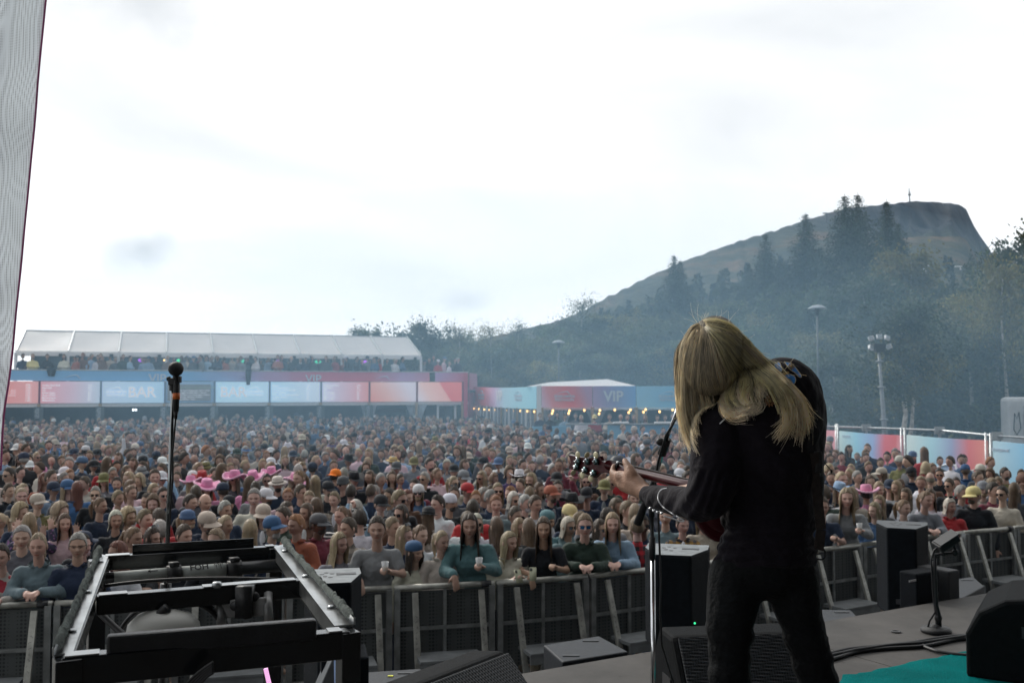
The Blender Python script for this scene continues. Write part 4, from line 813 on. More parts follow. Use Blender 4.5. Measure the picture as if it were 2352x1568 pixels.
for k, (x, z, c_) in enumerate(((.06, .16, 'g'), (.055, .10, 'g'), (.085, .11, 'r'))):
    mb = MB(); mb.ell(M0 @ Vector((w2*.55+x*.3, -.215, h*z*2)), (.006, .004, .006), 8, 5); mb.build('indicator_light', emit('led_'+c_+str(k), (.05, .9, .35) if c_ == 'g' else (1, .08, .03), 1.2), o)
speaker(2019, 2130, 1205, 1400, 7.4, 'tall dark speaker standing right of the musician before the barrier', R_(-22), dep=.42, pale_top=False)
o = empty('loudspeaker_case', P(2112, 1405, 6.9), 0, 'low black cabinet with small badge beside the tall dark speaker', 'loudspeaker')
c = P(2112, 1360, 6.95); mb = MB(); mb.box((c.x, c.y, c.z), (.24, .14, .30), srot); mb.build('cabinet', mat('cabinet_paint2', (.006, .008, .011), .7, 0, .2, 25, .3, 200, spec=.1), o, bevel=.01)
c2 = P(2096, 1333, 6.72); mb = MB(); mb.box((c2.x, c2.y, c2.z), (.07, .004, .012), srot); mb.build('badge', mat('badge_silver', (.6, .6, .62), .3, .5), o)
c = P(2148, 1352, 7.1); mb = MB(); mb.box((c.x+.02, c.y, c.z+.02), (.12, .26, .26), srot); mb.build('side_box', blackm, o, bevel=.01)
# subwoofers stacked in the pit
def sub(pts_px, z, hgt, label, zs=0):
    top = [PZ(x, y, z) for x, y in pts_px]; c = sum(top, Vector())/len(top)
    o = empty('subwoofer', (c.x, c.y, 0), 0, label, 'subwoofer'); mb = MB(); mb.prism(top, (0, 0, -hgt)); mb.build('cabinet', mat('sub_paint', (.018, .021, .026), .5, 0, .25, 14, .25, 150, spec=.3), o, bevel=.01)
    for k, s_ in ((.2, .22), (.75, .8)):
        p = top[0].lerp(top[1], k).lerp(top[3].lerp(top[2], k), s_); mb = MB(); mb.box(p+Vector((0, 0, .002)), (.11, .03, .006)); mb.build('foot_cup', black, o)
    if z-hgt > .1:
        mb = MB(); mb.prism([q + Vector((0, 0, -hgt-.01)) for q in top], (0, 0, -(z-hgt-.02))); mb.build('lower_cabinet', mat('sub_paint', (.03, .033, .038)), o, bevel=.01)
    return o, top
sub([(1292, 1519), (1443, 1495), (1376, 1459), (1248, 1480)], 1.50, .62, 'flat black subwoofer with slanted face in the pit left of the microphone stand')
o, top = sub([(830, 1600), (1010, 1575), (966, 1534), (800, 1545)], 1.35, .6, 'subwoofer with yellow tape on top at the bottom, right of the steel frame')
p = PZ(897, 1551, 1.354); mb = MB(); mb.box(p, (.035, .02, .004)); mb.build('yellow_tape', mat('yellow_tape', (.75, .75, .05), .5), o)
sub([(1830, 1465), (1975, 1421), (1955, 1400), (1860, 1398)], 1.50, .6, 'flat subwoofer in the pit just right of the legs of the musician')
sub([(2160, 1400), (2260, 1345), (2235, 1323), (2160, 1335)], 1.45, .6, 'dark subwoofer between the tall speaker and the right hand monitor')
# small black case beyond the frame, bottom
o = empty('dimmer_case', P(765, 1560, 4.6), 0, 'open black case with slanted lid behind the right leg of the steel frame', 'equipment case')
c = P(770, 1560, 4.7); mb = MB(); mb.box((c.x+.02, c.y+.12, c.z-.10), (.22, .26, .40), Euler((0, 0, R_(12))).to_matrix()); mb.build('body', mat('cabinet_paint', (.02, .02, .02)), o, bevel=.012)
mb = MB(); mb.box((c.x-.05, c.y-.06, c.z-.02), (.05, .2, .36), Euler((0, R_(24), R_(12))).to_matrix()); mb.build('slanted_lid', mat('lid_grey', (.09, .10, .11), .5), o, bevel=.006)

# ---- floor monitors (wedges)
def wedge(cx, cy, rz, W_, D_, H_, label, face=0, led=None, prof=None, gr=True):
    o = empty('floor_monitor', (cx, cy, STAGE), rz, label, 'floor monitor'); M0 = Matrix.Translation((cx, cy, STAGE+.004)) @ Matrix.Rotation(rz, 4, 'Z')
    pr = prof or [(-D_/2, 0), (D_/2, 0), (D_/2, H_*.30), (D_*.16, H_), (-D_*.12, H_), (-D_/2, H_*.42)]
    mb = MB(); mb.prism([M0 @ Vector((-W_/2, y, z)) for y, z in pr], M0.to_3x3() @ Vector((W_, 0, 0))); mb.build('cabinet', mat('wedge_paint', (.005, .006, .007), .7, 0, .2, 30, .35, 260, spec=.08), o, bevel=.02)
    if gr:
        a, b_ = (pr[2], pr[3]) if len(pr) < 7 else (pr[3], pr[4]); n_ = Vector((0, b_[1]-a[1], -(b_[0]-a[0]))).normalized()
        if n_.z < 0: n_ = -n_
        q = [Vector((sx*W_*.46, a[0]+(b_[0]-a[0])*k, a[1]+(b_[1]-a[1])*k)) + n_*.006 for sx, k in ((-1, .04), (1, .04), (1, .96), (-1, .96))]
        mb = MB(); mb.prism([M0 @ v for v in q], M0.to_3x3() @ (n_*.016)); mb.build('grille', grille, o, bevel=.004)
    for s_ in (-1, 1):
        mb = MB(); mb.box((0, 0, 0), (.006, D_*.22, H_*.12), M=M0 @ Matrix.Translation((s_*(W_/2+.002), 0, H_*.55))); mb.build('handle', black, o)
    if led:
        mb = MB(); mb.ell(M0 @ Vector(led), (.006, .006, .011), 8, 6); mb.build('indicator_light', emit('led_blue', (.15, .35, 1), 1.6), o)
    return o
c = PZ(1130, 1740, STAGE)
wedge(-.153, 3.46, R_(236), .52, .52, .50, 'floor monitor with honeycomb grille at the bottom centre, tilted toward the camera', prof=[(-.28, 0), (.28, 0), (.28, .14), (-.02, .49), (-.17, .47), (-.28, .2)])
wedge(.92, 4.22, R_(188), .56, .50, .42, 'large floor monitor behind the legs of the musician, right of the microphone stand', prof=[(-.27, 0), (.27, 0), (.27, .16), (.06, .43), (-.12, .43), (-.27, .22)])
wedge(2.70, 5.15, R_(240), .62, .62, .46, 'black floor monitor at the right edge on the turquoise mat', led=(-.315, .2, .10), prof=[(-.32, 0), (.32, 0), (.32, .17), (.27, .25), (.12, .385), (.0, .42), (-.14, .40), (-.26, .33), (-.32, .22)], gr=True)
# ---- turquoise mat
matm = mat('turquoise_felt', (.0, .155, .155), .95, 0, .18, 3, .5, 120, spec=.05)
pts = [(1937, 1550), (2010, 1538), (2090, 1520), (2178, 1501), (2300, 1476), (2460, 1450), (2700, 1540), (2600, 1900), (2060, 2000), (1905, 1600)]
mb = MB(); q = [PZ(x, y, STAGE+.004) for x, y in pts]; c = sum(q, Vector())/len(q); NR = 16; vs = []; fs = []
ring = []
for i in range(len(q)):
    for k in range(6): ring.append(q[i].lerp(q[(i+1) % len(q)], k/6))
nrg = len(ring)
for j in range(NR+1):
    for i, p in enumerate(ring):
        v = c.lerp(p, j/NR); v = v + Vector((0, 0, .006+.006*noise.noise(v*5)+.004*noise.noise(v*14))); 
        if j == NR: v = v + Vector((rng.gauss(0, .004), rng.gauss(0, .004), -.006))
        vs.append(v)
for j in range(NR):
    for i in range(nrg): fs.append((j*nrg+i, j*nrg+(i+1) % nrg, (j+1)*nrg+(i+1) % nrg, (j+1)*nrg+i))
mb.add(vs, fs); tag(mb.build('floor_mat', matm, None, True), 'turquoise felt mat on the stage floor in the bottom right corner', 'mat')
# ---- cables on the floor
def cable(px, r, label, n=1, name='floor_cable', z=STAGE+.012):
    p = [PZ(x, y, z) for x, y in px]; mb = MB(); pts = []
    for i in range(len(p)-1):
        for k in range(8): pts.append(p[i].lerp(p[i+1], k/8))
    pts.append(p[-1])
    for _ in range(2): pts = [pts[0]] + [(pts[i-1]+pts[i]*2+pts[i+1])/4 for i in range(1, len(pts)-1)] + [pts[-1]]
    for k in range(n):
        ph = k*2.1; mb.tube([v + Vector((0, 0, r*.9*(k//3))) + sn*(r*1.7*((k % 3)-1) + r*.8*math.sin(i*.25+ph)) for i, v in enumerate(pts)], r, 7)
    return tag(mb.build(name, mat('cable_rubber', (.012, .012, .014), .5), None, True), label, 'cable')
cable([(1700, 1590), (1820, 1530), (1905, 1509), (1960, 1495), (2040, 1486), (2110, 1481), (2180, 1468), (2230, 1462)], .011, 'thick bundle of black cables running right across the plywood floor', 5)
cable([(2112, 1472), (2128, 1486), (2160, 1497), (2200, 1503), (2240, 1506)], .010, 'single black cable curving under the right hand floor monitor', 1)
# ================================================================ STEEL FRAME in the left foreground
FZ = 2.70
o = empty('steel_frame', PZ(470, 1400, FZ) - Vector((0, 0, FZ-STAGE)), 0, 'black painted steel frame with open top and worn metal edges in the left foreground', 'steel frame')
glossy = mat('frame_gloss', (.008, .010, .012), .24, .1, .3, 10, .03, 14, coat=.3)
worn = mat('worn_metal', (.42, .43, .43), .28, .9, .4, 9, .04, 12)
def fz(x, y, dz=0): return PZ(x, y, FZ) + Vector((0, 0, dz))
BLc, BRc, FLc, FRc = fz(238, 1276), fz(640, 1252), fz(142, 1505), fz(800, 1444)
S = .042
for nm, a, b_, h in (('back_beam', BLc, BRc, .045), ('middle_beam', fz(222, 1366), fz(690, 1329), .05), ('front_beam', FLc, FRc, .062)):
    mb = MB(); mb.beam(a+Vector((0, 0, -h/2)), b_+Vector((0, 0, -h/2)), S, h); mb.build(nm, glossy, o, bevel=.003)
    # bright rubbed upper faces
    mb = MB(); q0, q1 = (0.0, .14) if nm != 'back_beam' else (0, .14)
    for k0, k1 in ((0.01, .12 if nm == 'front_beam' else .14), (.50 if nm == 'middle_beam' else .92, .97)):
        mb.beam(a.lerp(b_, k0)+Vector((0, 0, .0015)), a.lerp(b_, k1)+Vector((0, 0, .0015)), S*.9, .003)
    mb.build('worn_strip', worn, bpy.data.objects[nm])
mb = MB(); a, b_ = fz(300, 1272), fz(580, 1256); mb.beam(a+Vector((0, .015, .012)), b_+Vector((0, .015, .012)), .006, .034); mb.build('back_plate', glossy, o, bevel=.002)
mb = MB(); a, b_ = fz(250, 1492), fz(728, 1452); mb.beam(a+Vector((0, -.012, .012)), b_+Vector((0, -.012, .012)), .03, .045); mb.build('front_plate', black, o, bevel=.006)
# left rail: folded bright channel, right rail: bright channel with torn foam
for nm, p0, p1, i0, i1, s_ in (('left_rail', (227, 1272), (124, 1506), (249, 1277), (168, 1498), -1), ('right_rail', (652, 1250), (812, 1434), (629, 1256), (768, 1438), 1)):
    A, B_, C_, D_ = fz(*p0), fz(*p1), fz(*i0), fz(*i1); mb = MB()
    mb.prism([C_+Vector((0, 0, .002)), A+Vector((0, 0, .002)), B_+Vector((0, 0, .002)), D_+Vector((0, 0, .002))], (0, 0, -.004)); mb.prism([A, A+Vector((0, 0, .016)), B_+Vector((0, 0, .016)), B_], (s_*.004, 0, 0)); mb.prism([C_, C_+Vector((0, 0, -.04)), D_+Vector((0, 0, -.04)), D_], (s_*.004, 0, 0))
    ch = mb.build(nm, worn, o)
    mb = MB(); mb.beam(A.lerp(C_, .5)+Vector((0, 0, -.026)), B_.lerp(D_, .5)+Vector((0, 0, -.026)), .04, .044); mb.build('rail_tube', glossy, ch)
    for k in (.12, .5, .85): q = A.lerp(B_, k).lerp(C_.lerp(D_, k), .45); m2 = MB(); m2.lathe([(.011, 0), (.011, .003), (.006, .006), (.001, .0065)], q+Vector((0, 0, .003)), 12); m2.build('rivet', steel, ch, True)
    mb = MB(); r_ = random.Random(4)
    def fo(u, v):
        p = A.lerp(B_, v); w_ = (.010+.012*abs(noise.noise(Vector((v*14, 2, 3))))+.010*max(0, noise.noise(Vector((v*45, 5, 1)))))
        a_ = math.pi*u; return p + Vector((s_*(-.004) + math.cos(a_)*w_*.7*s_, 0, .012 + math.sin(a_)*w_*1.3 + .003*noise.noise(Vector((u*9, v*90, 0)))))
    mb.grid(fo, 8, 110); mb.build('torn_foam', mat('old_foam', (.11, .13, .12), .9, 0, .5, 30, .8, 120), ch, True)
for nm, c, s2 in (('post', FLc+Vector((.012, 0, 0)), .052), ('post', FRc+Vector((.0, 0, 0)), .045), ('post', BLc+Vector((.0, -.05, 0)), .05), ('post', BRc+Vector((-.01, -.02, 0)), .045)):
    mb = MB(); mb.box((c.x, c.y, (FZ+STAGE)/2-.004), (s2, s2, FZ-STAGE), srot); mb.build(nm, glossy, o, bevel=.003)
mb = MB(); a, b_ = FLc.lerp(Vector((FLc.x, FLc.y, STAGE)), .75), FRc.lerp(Vector((FRc.x, FRc.y, STAGE)), .75); mb.beam(a, b_, .04, .04); mb.build('lower_beam', glossy, o)
p = fz(500, 1347); mb = MB(); mb.lathe([(.014, -.004), (.014, .006), (.011, .011), (.001, .012)], fz(498, 1346)+Vector((0, 0, .001)), 14); mb.build('bolt', steel, o, True)
# pipe with white tape
PZp = FZ-.055
def pp(x, y): return PZ(x, y, PZp)
o2 = empty('clamped_pipe', pp(450, 1316), 0, 'black pipe wrapped in white tape marked FOH inside the steel frame', 'pipe')
a, b_ = pp(243, 1330), pp(660, 1296); mb = MB(); mb.tube([a, b_], .0215, 16); mb.build('pipe', mat('pipe_dark', (.04, .042, .045), .35, .3), o2, True)
tape = mat('white_tape', (.42, .45, .43), .7, 0, .2, 30)
for k0, k1 in ((.04, .33), (.37, .64)): mb = MB(); mb.tube([a.lerp(b_, k0), a.lerp(b_, k1)], .0222, 16); mb.build('white_tape', tape, o2, True)
d = (b_-a).normalized(); nn = Vector((d.y, -d.x, 0)); up = Vector((0, 0, 1))
def on_pipe(k, size, body, nm, dy=.0):
    q = a.lerp(b_, k); M_ = Matrix((d, up*.80+nn*-.6, (nn*.8+up*.6))).transposed()
    zv = (nn*.62+up*.78).normalized(); yv = (up*.62-nn*.78).normalized(); M_ = Matrix((d, yv, zv)).transposed().to_4x4(); M_.translation = q + zv*.0226; text(body, size, M_, nm, mat('marker_black', (.02, .02, .025), .7), o2, ext=.0004, bold=.0006)
on_pipe(.49, .030, 'FOH', 'lettering'); mb = MB()
zv = (nn*.62+up*.78).normalized(); yv = (up*.62-nn*.78).normalized()
for k in (.585, .61): q = a.lerp(b_, k)+zv*.0235; mb.tube([q-yv*.012, q+yv*.013], .0012, 4); mb.tube([q+yv*.013-yv*.008-d*.007, q+yv*.013, q+yv*.005+d*.007], .0012, 4)
q = a.lerp(b_, .24)+zv*.0235; mb.tube([q-d*.014, q+d*.016], .0012, 4); mb.tube([q-d*.006+yv*.006, q-d*.014, q-d*.006-yv*.006], .0012, 4); mb.build('arrow', mat('marker_black', (0, 0, 0)), o2)
for k in (.355, .69): 
    q = a.lerp(b_, k); mb = MB(); mb.tube([q-d*.022, q+d*.022], .029, 14); mb.box(q+Vector((0, 0, .028)), (.03, .03, .02), srot); mb.build('clamp', black, o2, True)
# round lamp with cooling fins
c = P(376, 1441, 2.72); o3 = empty('par_lamp', c, 0, 'round pale lamp housing with cooling fins seen inside the steel frame', 'lamp')
mb = MB(); mb.lathe([(.098, -.06), (.10, -.02), (.094, .012), (.07, .036), (.03, .048), (.001, .05)], c, 32, 1, .8); mb.build('housing', mat('lamp_pale', (.55, .55, .52), .45), o3, True)
mb = MB()
for k in range(11): x = -.052+.0104*k; mb.beam(c+Vector((x, -.066, -.01)), c+Vector((x, .02, .05-.9*x*x*6)), .0045, .012)
mb.build('fins', black, o3)
# yoke
o4 = empty('lamp_yoke', P(560, 1400, 2.85), 0, 'grey metal yoke clamped under the middle beam of the steel frame', 'yoke')
gm_ = mat('yoke_grey', (.26, .26, .26), .4, .3, .3, 30)
for x, y0, y1 in ((507, 1370, 1432), (616, 1362, 1424)): mb = MB(); mb.tube([P(x, y0, 2.83), P(x-1, (y0+y1)/2, 2.80), P(x+2, y1, 2.78)], [.012, .014, .013], 12); mb.build('arm', gm_, o4, True)
mb = MB(); mb.beam(P(512, 1398, 2.8), P(612, 1391, 2.8), .012, .05); mb.build('cross_plate', gm_, o4, bevel=.003)
mb = MB(); q = P(563, 1380, 2.79); mb.box(q, (.045, .04, .085)); mb.ell(P(541, 1391, 2.78), (.016, .012, .014)); mb.ell(P(585, 1370, 2.8), (.014, .012, .014)); mb.ell(P(564, 1412, 2.78), (.012, .01, .012)); mb.build('hook_clamp', black, o4, True)
# cable loops
o5 = MB()
def arc(p0, pm, p1, Y0, Y1, r, n=18):
    pts = []
    for i in range(n+1):
        t = i/n; x = (1-t)**2*p0[0]+2*t*(1-t)*pm[0]+t*t*p1[0]; y = (1-t)**2*p0[1]+2*t*(1-t)*pm[1]+t*t*p1[1]; pts.append(P(x, y, Y0+(Y1-Y0)*t))
    o5.tube(pts, r, 8)
for k in range(4):
    arc((262+k*4, 1480), (295-k*3, 1375-k*3), (405+k*6, 1384-k*2), 2.85+.02*k, 2.75, .0055); arc((405+k*4, 1384-k*2), (500+k*4, 1375), (520+k*5, 1470), 2.75, 2.8+.02*k, .0055)
arc((340, 1480), (350, 1420), (385, 1395), 2.7, 2.7, .014); arc((240, 1345), (400, 1320), (640, 1330), 2.95, 3.0, .005); arc((228, 1405), (262, 1440), (300, 1470), 2.8, 2.75, .009)
tag(o5.build('cable_loops', mat('cable_rubber', (.012, .012, .014), .5), None, True), 'loops of black cable hanging inside the steel frame', 'cable')
# small cable tangle below the front
o5 = MB(); 
for k in range(5): arc((430+k*5, 1568+k*4), (455+k*4, 1540+k*3), (490, 1520+k*6), 2.1, 2.1, .003)
tag(o5.build('cable_tangle', mat('cable_rubber', (.012, .012, .014), .5), None, True), 'thin cable ends below the front beam of the steel frame', 'cable')
# lit screen slivers seen past the right leg
mb = MB(); q0, q1 = P(771, 1500, 3.1), P(772, 1575, 3.1); mb.beam(q0, q1, .02, .008); tag(mb.build('led_strip', ramp_mat('led_glow', [(0, (.25, .35, .55)), (1, (.3, .5, .6))], emission=.25), None), 'narrow glowing led strip beside the right leg of the steel frame', 'led strip')
mb = MB(); q0, q1 = P(610, 1534, 3.3), P(622, 1585, 3.3); mb.beam(q0, q1, .010, .012); tag(mb.build('led_strip', emit('led_pink', (.9, .45, .8), .8), None), 'pink glowing led strip low behind the steel frame', 'led strip')

# ================================================================ MICROPHONE STANDS
def tripod_foot(o, c, yaw=0):
    mb = MB(); mb.lathe([(.13, 0), (.13, .012), (.04, .022), (.02, .05)], Vector((c.x, c.y, STAGE+.003)), 24); mb.build('round_base', black, o, True)
Y = 3.5; top = P(399, 880, Y); low = P(384, 1262, Y); dv = (low-top)/(low.z-top.z); base = top + dv*(STAGE+.01-top.z)
o = empty('microphone_stand', base, 0, 'chrome microphone stand with round black microphone, left of the picture above the steel frame', 'microphone stand')
mb = MB(); mid = top + dv*(2.55-top.z); mb.tube([mid, top], .0078, 14); mb.build('upper_tube', mat('dark_chrome', (.28, .30, .31), .15, 1, .05), o, True)
mb = MB(); mb.tube([base, mid], .0125, 14); mb.tube([mid+Vector((0, 0, -.06)), mid+Vector((0, 0, .02))], .019, 14); mb.build('lower_tube', black, o, True); tripod_foot(o, base)
m_o = empty('microphone', P(404, 860, Y), 0, 'round black vocal microphone on the left stand, seen end on', 'microphone')
mb = MB(); mb.ell(P(404, 847, Y), (.0262, .0262, .0262), 24, 16); mb.build('windscreen', mat('mic_ball', (.01, .012, .014), .5, .3, .2, 60, .6, 500), m_o, True)
mb = MB(); mb.tube([P(405, 864, Y), P(405, 905, Y-.01), P(404, 945, Y-.02)], [.0125, .0115, .0095], 12); mb.build('body', blackm, m_o, True)
mb = MB(); mb.tube([P(405, 903, Y-.0105), P(405, 917, Y-.0125)], .0125, 14); mb.build('orange_band', mat('orange_tape', (.75, .17, .03), .5), m_o, True)
mb = MB(); mb.box(P(397, 876, Y), (.026, .028, .026)); mb.box(P(410, 871, Y), (.018, .02, .024)); mb.tube([P(396, 880, Y), P(396, 897, Y)], .011, 12); mb.tube([P(388, 870, Y-.01), P(388, 870, Y+.012)], .009, 12); mb.build('clip', black, m_o, bevel=.003)
mb = MB(); cb = [(404, 945, Y-.02), (403, 965, Y-.022), (400, 1000, Y-.02), (396, 1040, Y-.016), (397, 1100, Y-.014), (392, 1160, Y-.016), (389, 1220, Y-.016), (385, 1290, Y-.016), (380, 1400, Y-.02)]
mb.tube([P(*q) for q in cb], .0035, 8); mb.tube([P(404, 943, Y-.02), P(403.4, 962, Y-.022)], [.0085, .005], 10); tag(mb.build('microphone_cable', mat('cable_rubber', (.01, .01, .01)), None, True), 'black cable running down the left microphone stand', 'cable')

Y = 3.78; top = P(1496, 1172, Y); low = P(1500, 1568, Y); dv = (low-top)/(low.z-top.z); base = top + dv*(STAGE+.01-top.z)
o = empty('microphone_stand', base, 0, 'chrome boom microphone stand in front of the musician', 'microphone stand')
mb = MB(); q1, q2, q3 = P(1497, 1195, Y), P(1498, 1232, Y), P(1499, 1284, Y)
mb.tube([P(1496, 1140, Y), q3], .0070, 14); mb.tube([P(1499, 1280, Y), base], .0088, 14); mb.build('pole', chrome, o, True)
mb = MB(); mb.tube([P(1496, 1120, Y), P(1497, 1186, Y), P(1497, 1187, Y), q2, P(1498, 1233, Y), P(1498, 1284, Y)], [.011, .011, .0075, .0075, .0125, .0125], 14); mb.build('clutch', blackm, o, True); tripod_foot(o, base)
mb = MB(); mb.tube([P(1506, 1090, 3.76), P(1527, 1018, 3.66)], .0092, 14); mb.tube([P(1527, 1018, 3.66), P(1559, 932, 3.52)], .0062, 14); mb.build('boom', chrome, o, True)
mb = MB(); mb.tube([P(1520, 1042, 3.69), P(1532, 1008, 3.65)], .0165, 12); mb.tube([P(1516, 1016, 3.66), P(1536, 1022, 3.655)], .010, 12); mb.ell(P(1517, 1014, 3.65), (.017, .014, .015)); mb.build('boom_clamp', black, o, True)
mb = MB(); mb.tube([P(1507, 1088, 3.765), P(1500, 1108, Y), P(1464, 1203, Y+.05)], [.013, .011, .016], 12); mb.build('counterweight', black, o, True)
mb = MB(); mb.tube([P(*q) for q in ((1566, 925, 3.46), (1558, 950, 3.50), (1545, 975, 3.55), (1530, 998, 3.6), (1520, 1030, 3.64), (1512, 1060, 3.68), (1505, 1100, 3.74), (1512, 1180, 3.76), (1515, 1260, 3.76), (1518, 1340, 3.76), (1516, 1400, 3.76), (1520, 1480, 3.78), (1538, 1540, 3.8), (1555, 1590, 3.8))], .0042, 8)
tag(mb.build('microphone_cable', mat('cable_rubber', (0, 0, 0)), None, True), 'black cable looped round the boom of the stand in front of the musician', 'cable')
m_o = empty('microphone', P(1570, 915, 3.45), 0, 'black vocal microphone at the end of the boom, hidden by the hair', 'microphone')
mb = MB(); mb.tube([P(1562, 924, 3.5), P(1578, 905, 3.42)], [.011, .013], 12); mb.build('body', blackm, m_o, True); mb = MB(); mb.ell(P(1583, 899, 3.40), (.025, .025, .025)); mb.build('windscreen', MATS['mic_ball'], m_o, True)
# short stand on the right with small boxed device
Y = 5.75; b0_ = PZ(2150, 1452, STAGE)
o = empty('short_stand', b0_, 0, 'short black desk stand with round base beside the right hand floor monitor', 'microphone stand'); Y = b0_.y
def q_(x, y): return P(x, y, Y)
mb = MB(); mb.lathe([(.085, .004), (.088, .018), (.08, .03), (.03, .036), (.02, .05)], Vector((b0_.x, b0_.y, STAGE)), 28); mb.build('round_base', blackm, o, True)
mb = MB(); mb.tube([q_(2156, 1440), q_(2155, 1412), q_(2150, 1390), q_(2147, 1310), q_(2147, 1272)], [.018, .017, .014, .012, .010], 12); mb.ell(q_(2155, 1418), (.022, .02, .03)); mb.build('post', black, o, True)
mb = MB(); mb.tube([q_(2144, 1274), q_(2160, 1272), q_(2196, 1268)], .008, 10); mb.ell(q_(2166, 1271), (.016, .012, .014)); mb.ell(q_(2194, 1268), (.02, .014, .022)); mb.tube([q_(2196, 1268), q_(2190, 1250), q_(2188, 1242)], .008, 8); mb.tube([q_(2138, 1288), q_(2158, 1276)], .004, 6); mb.build('arm', blackm, o, True)
mb = MB(); mb.tube([q_(2160, 1250), q_(2145, 1264), q_(2139, 1285), q_(2141, 1320), q_(2144, 1370), q_(2148, 1405), q_(2135, 1425), q_(2130, 1446)], .006, 8); tag(mb.build('thin_cable', mat('cable_rubber', (0, 0, 0)), None, True), 'thin cable curving along the short desk stand', 'cable')
dvc = empty('small_camera', q_(2172, 1240), 0, 'small tilted black box camera on top of the short desk stand', 'camera')
mb = MB(); mb.box(q_(2173, 1243), (.135, .10, .045), Euler((.2, R_(-33), 0)).to_matrix()); mb.build('body', blackm, dvc, bevel=.008); mb = MB(); mb.box(q_(2170, 1238)+Vector((0, -.02, .012)), (.13, .09, .008), Euler((.2, R_(-33), 0)).to_matrix()); mb.build('top_plate', mat('camera_top', (.04, .042, .045), .5), dvc)
# ================================================================ PEOPLE
clothm = mat('cloth', (1, 1, 1), .85, 0, .16, 5, .5, 22, spec=.2, sheen=.15, objcol=True)
skinm = mat('skin', (1, 1, 1), .5, 0, .06, 9, objcol=True, tint=True, spec=.35)
hairm = mat('hair', (1, 1, 1), .5, 0, .2, 14, .6, 70, objcol=True, tint=True, spec=.4)
hatm = mat('hat_cloth', (1, 1, 1), .8, 0, .1, 20, .2, 80, objcol=True)
lensm = mat('dark_lens', (.01, .012, .015), .08, 0, 0, spec=.8); lensb = mat('mirror_lens', (.03, .16, .36), .08, .6, 0)
def pattern_mat(name, kind, c1, c2, c3=None):
    m = bpy.data.materials.new(name); m.use_nodes = True; t = m.node_tree; b = t.nodes['Principled BSDF']; l = t.links; b.inputs['Roughness'].default_value = .85
    co = t.nodes.new('ShaderNodeTexCoord'); sx = t.nodes.new('ShaderNodeSeparateXYZ'); l.new(co.outputs['Object'], sx.inputs[0])
    def stripe(sock, freq, wd):
        a = t.nodes.new('ShaderNodeMath'); a.operation = 'MULTIPLY'; a.inputs[1].default_value = freq; l.new(sock, a.inputs[0]); f = t.nodes.new('ShaderNodeMath'); f.operation = 'FRACT'; l.new(a.outputs[0], f.inputs[0])
        g_ = t.nodes.new('ShaderNodeMath'); g_.operation = 'LESS_THAN'; g_.inputs[1].default_value = wd; l.new(f.outputs[0], g_.inputs[0]); return g_.outputs[0]
    mx = t.nodes.new('ShaderNodeMixRGB'); mx.inputs[1].default_value = (*c1, 1); mx.inputs[2].default_value = (*c2, 1)
    if kind == 'plaid':
        s1 = stripe(sx.outputs[2], 11, .5); s2 = stripe(sx.outputs[0], 11, .5); a = t.nodes.new('ShaderNodeMath'); a.operation = 'ADD'; l.new(s1, a.inputs[0]); l.new(s2, a.inputs[1]); h = t.nodes.new('ShaderNodeMath'); h.operation = 'MULTIPLY'; h.inputs[1].default_value = .5; l.new(a.outputs[0], h.inputs[0]); l.new(h.outputs[0], mx.inputs[0])
    elif kind == 'stripe': l.new(stripe(sx.outputs[2], 22, .4), mx.inputs[0])
    else:
        v = t.nodes.new('ShaderNodeTexVoronoi' if kind == 'floral' else 'ShaderNodeTexNoise'); v.inputs['Scale'].default_value = 26 if kind == 'floral' else 9; l.new(co.outputs['Object'], v.inputs['Vector'])
        r = t.nodes.new('ShaderNodeMath'); r.operation = 'LESS_THAN'; r.inputs[1].default_value = .33 if kind == 'floral' else .5; l.new(v.outputs[0], r.inputs[0]); l.new(r.outputs[0], mx.inputs[0])
        if kind == 'nordic':
            c = t.nodes.new('ShaderNodeMath'); c.operation = 'GREATER_THAN'; c.inputs[1].default_value = 1.20; l.new(sx.outputs[2], c.inputs[0]); m3 = t.nodes.new('ShaderNodeMixRGB'); l.new(c.outputs[0], m3.inputs[0]); m3.inputs[1].default_value = (*c3, 1); l.new(mx.outputs[0], m3.inputs[2]); mx = m3
    l.new(mx.outputs[0], b.inputs['Base Color']); return m
PAT = {'redplaid': (pattern_mat('plaid_red', 'plaid', (.45, .02, .03), (.015, .015, .02)), 'red and black plaid shirt'), 'yelplaid': (pattern_mat('plaid_yellow', 'plaid', (.03, .035, .05), (.35, .2, .04)), 'yellow and black plaid shirt'),
       'brnplaid': (pattern_mat('plaid_brown', 'plaid', (.10, .09, .08), (.28, .24, .2)), 'brown plaid shirt'), 'stripe': (pattern_mat('striped', 'stripe', (.02, .025, .03), (.6, .6, .58)), 'black and white striped top'),
       'nordic': (pattern_mat('nordic', 'nordic', (.42, .40, .37), (.35, .03, .05), (.06, .07, .08)), 'grey knitted sweater with red and white yoke'), 'floral': (pattern_mat('floral', 'floral', (.03, .03, .06), (.22, .1, .25)), 'dark top with purple flowers'), 'camo': (pattern_mat('camo', 'camo', (.03, .035, .03), (.10, .11, .09)), 'mottled dark jacket'),
       'poncho': (pattern_mat('poncho', 'stripe', (.5, .16, .05), (.55, .4, .2)), 'orange striped poncho')}
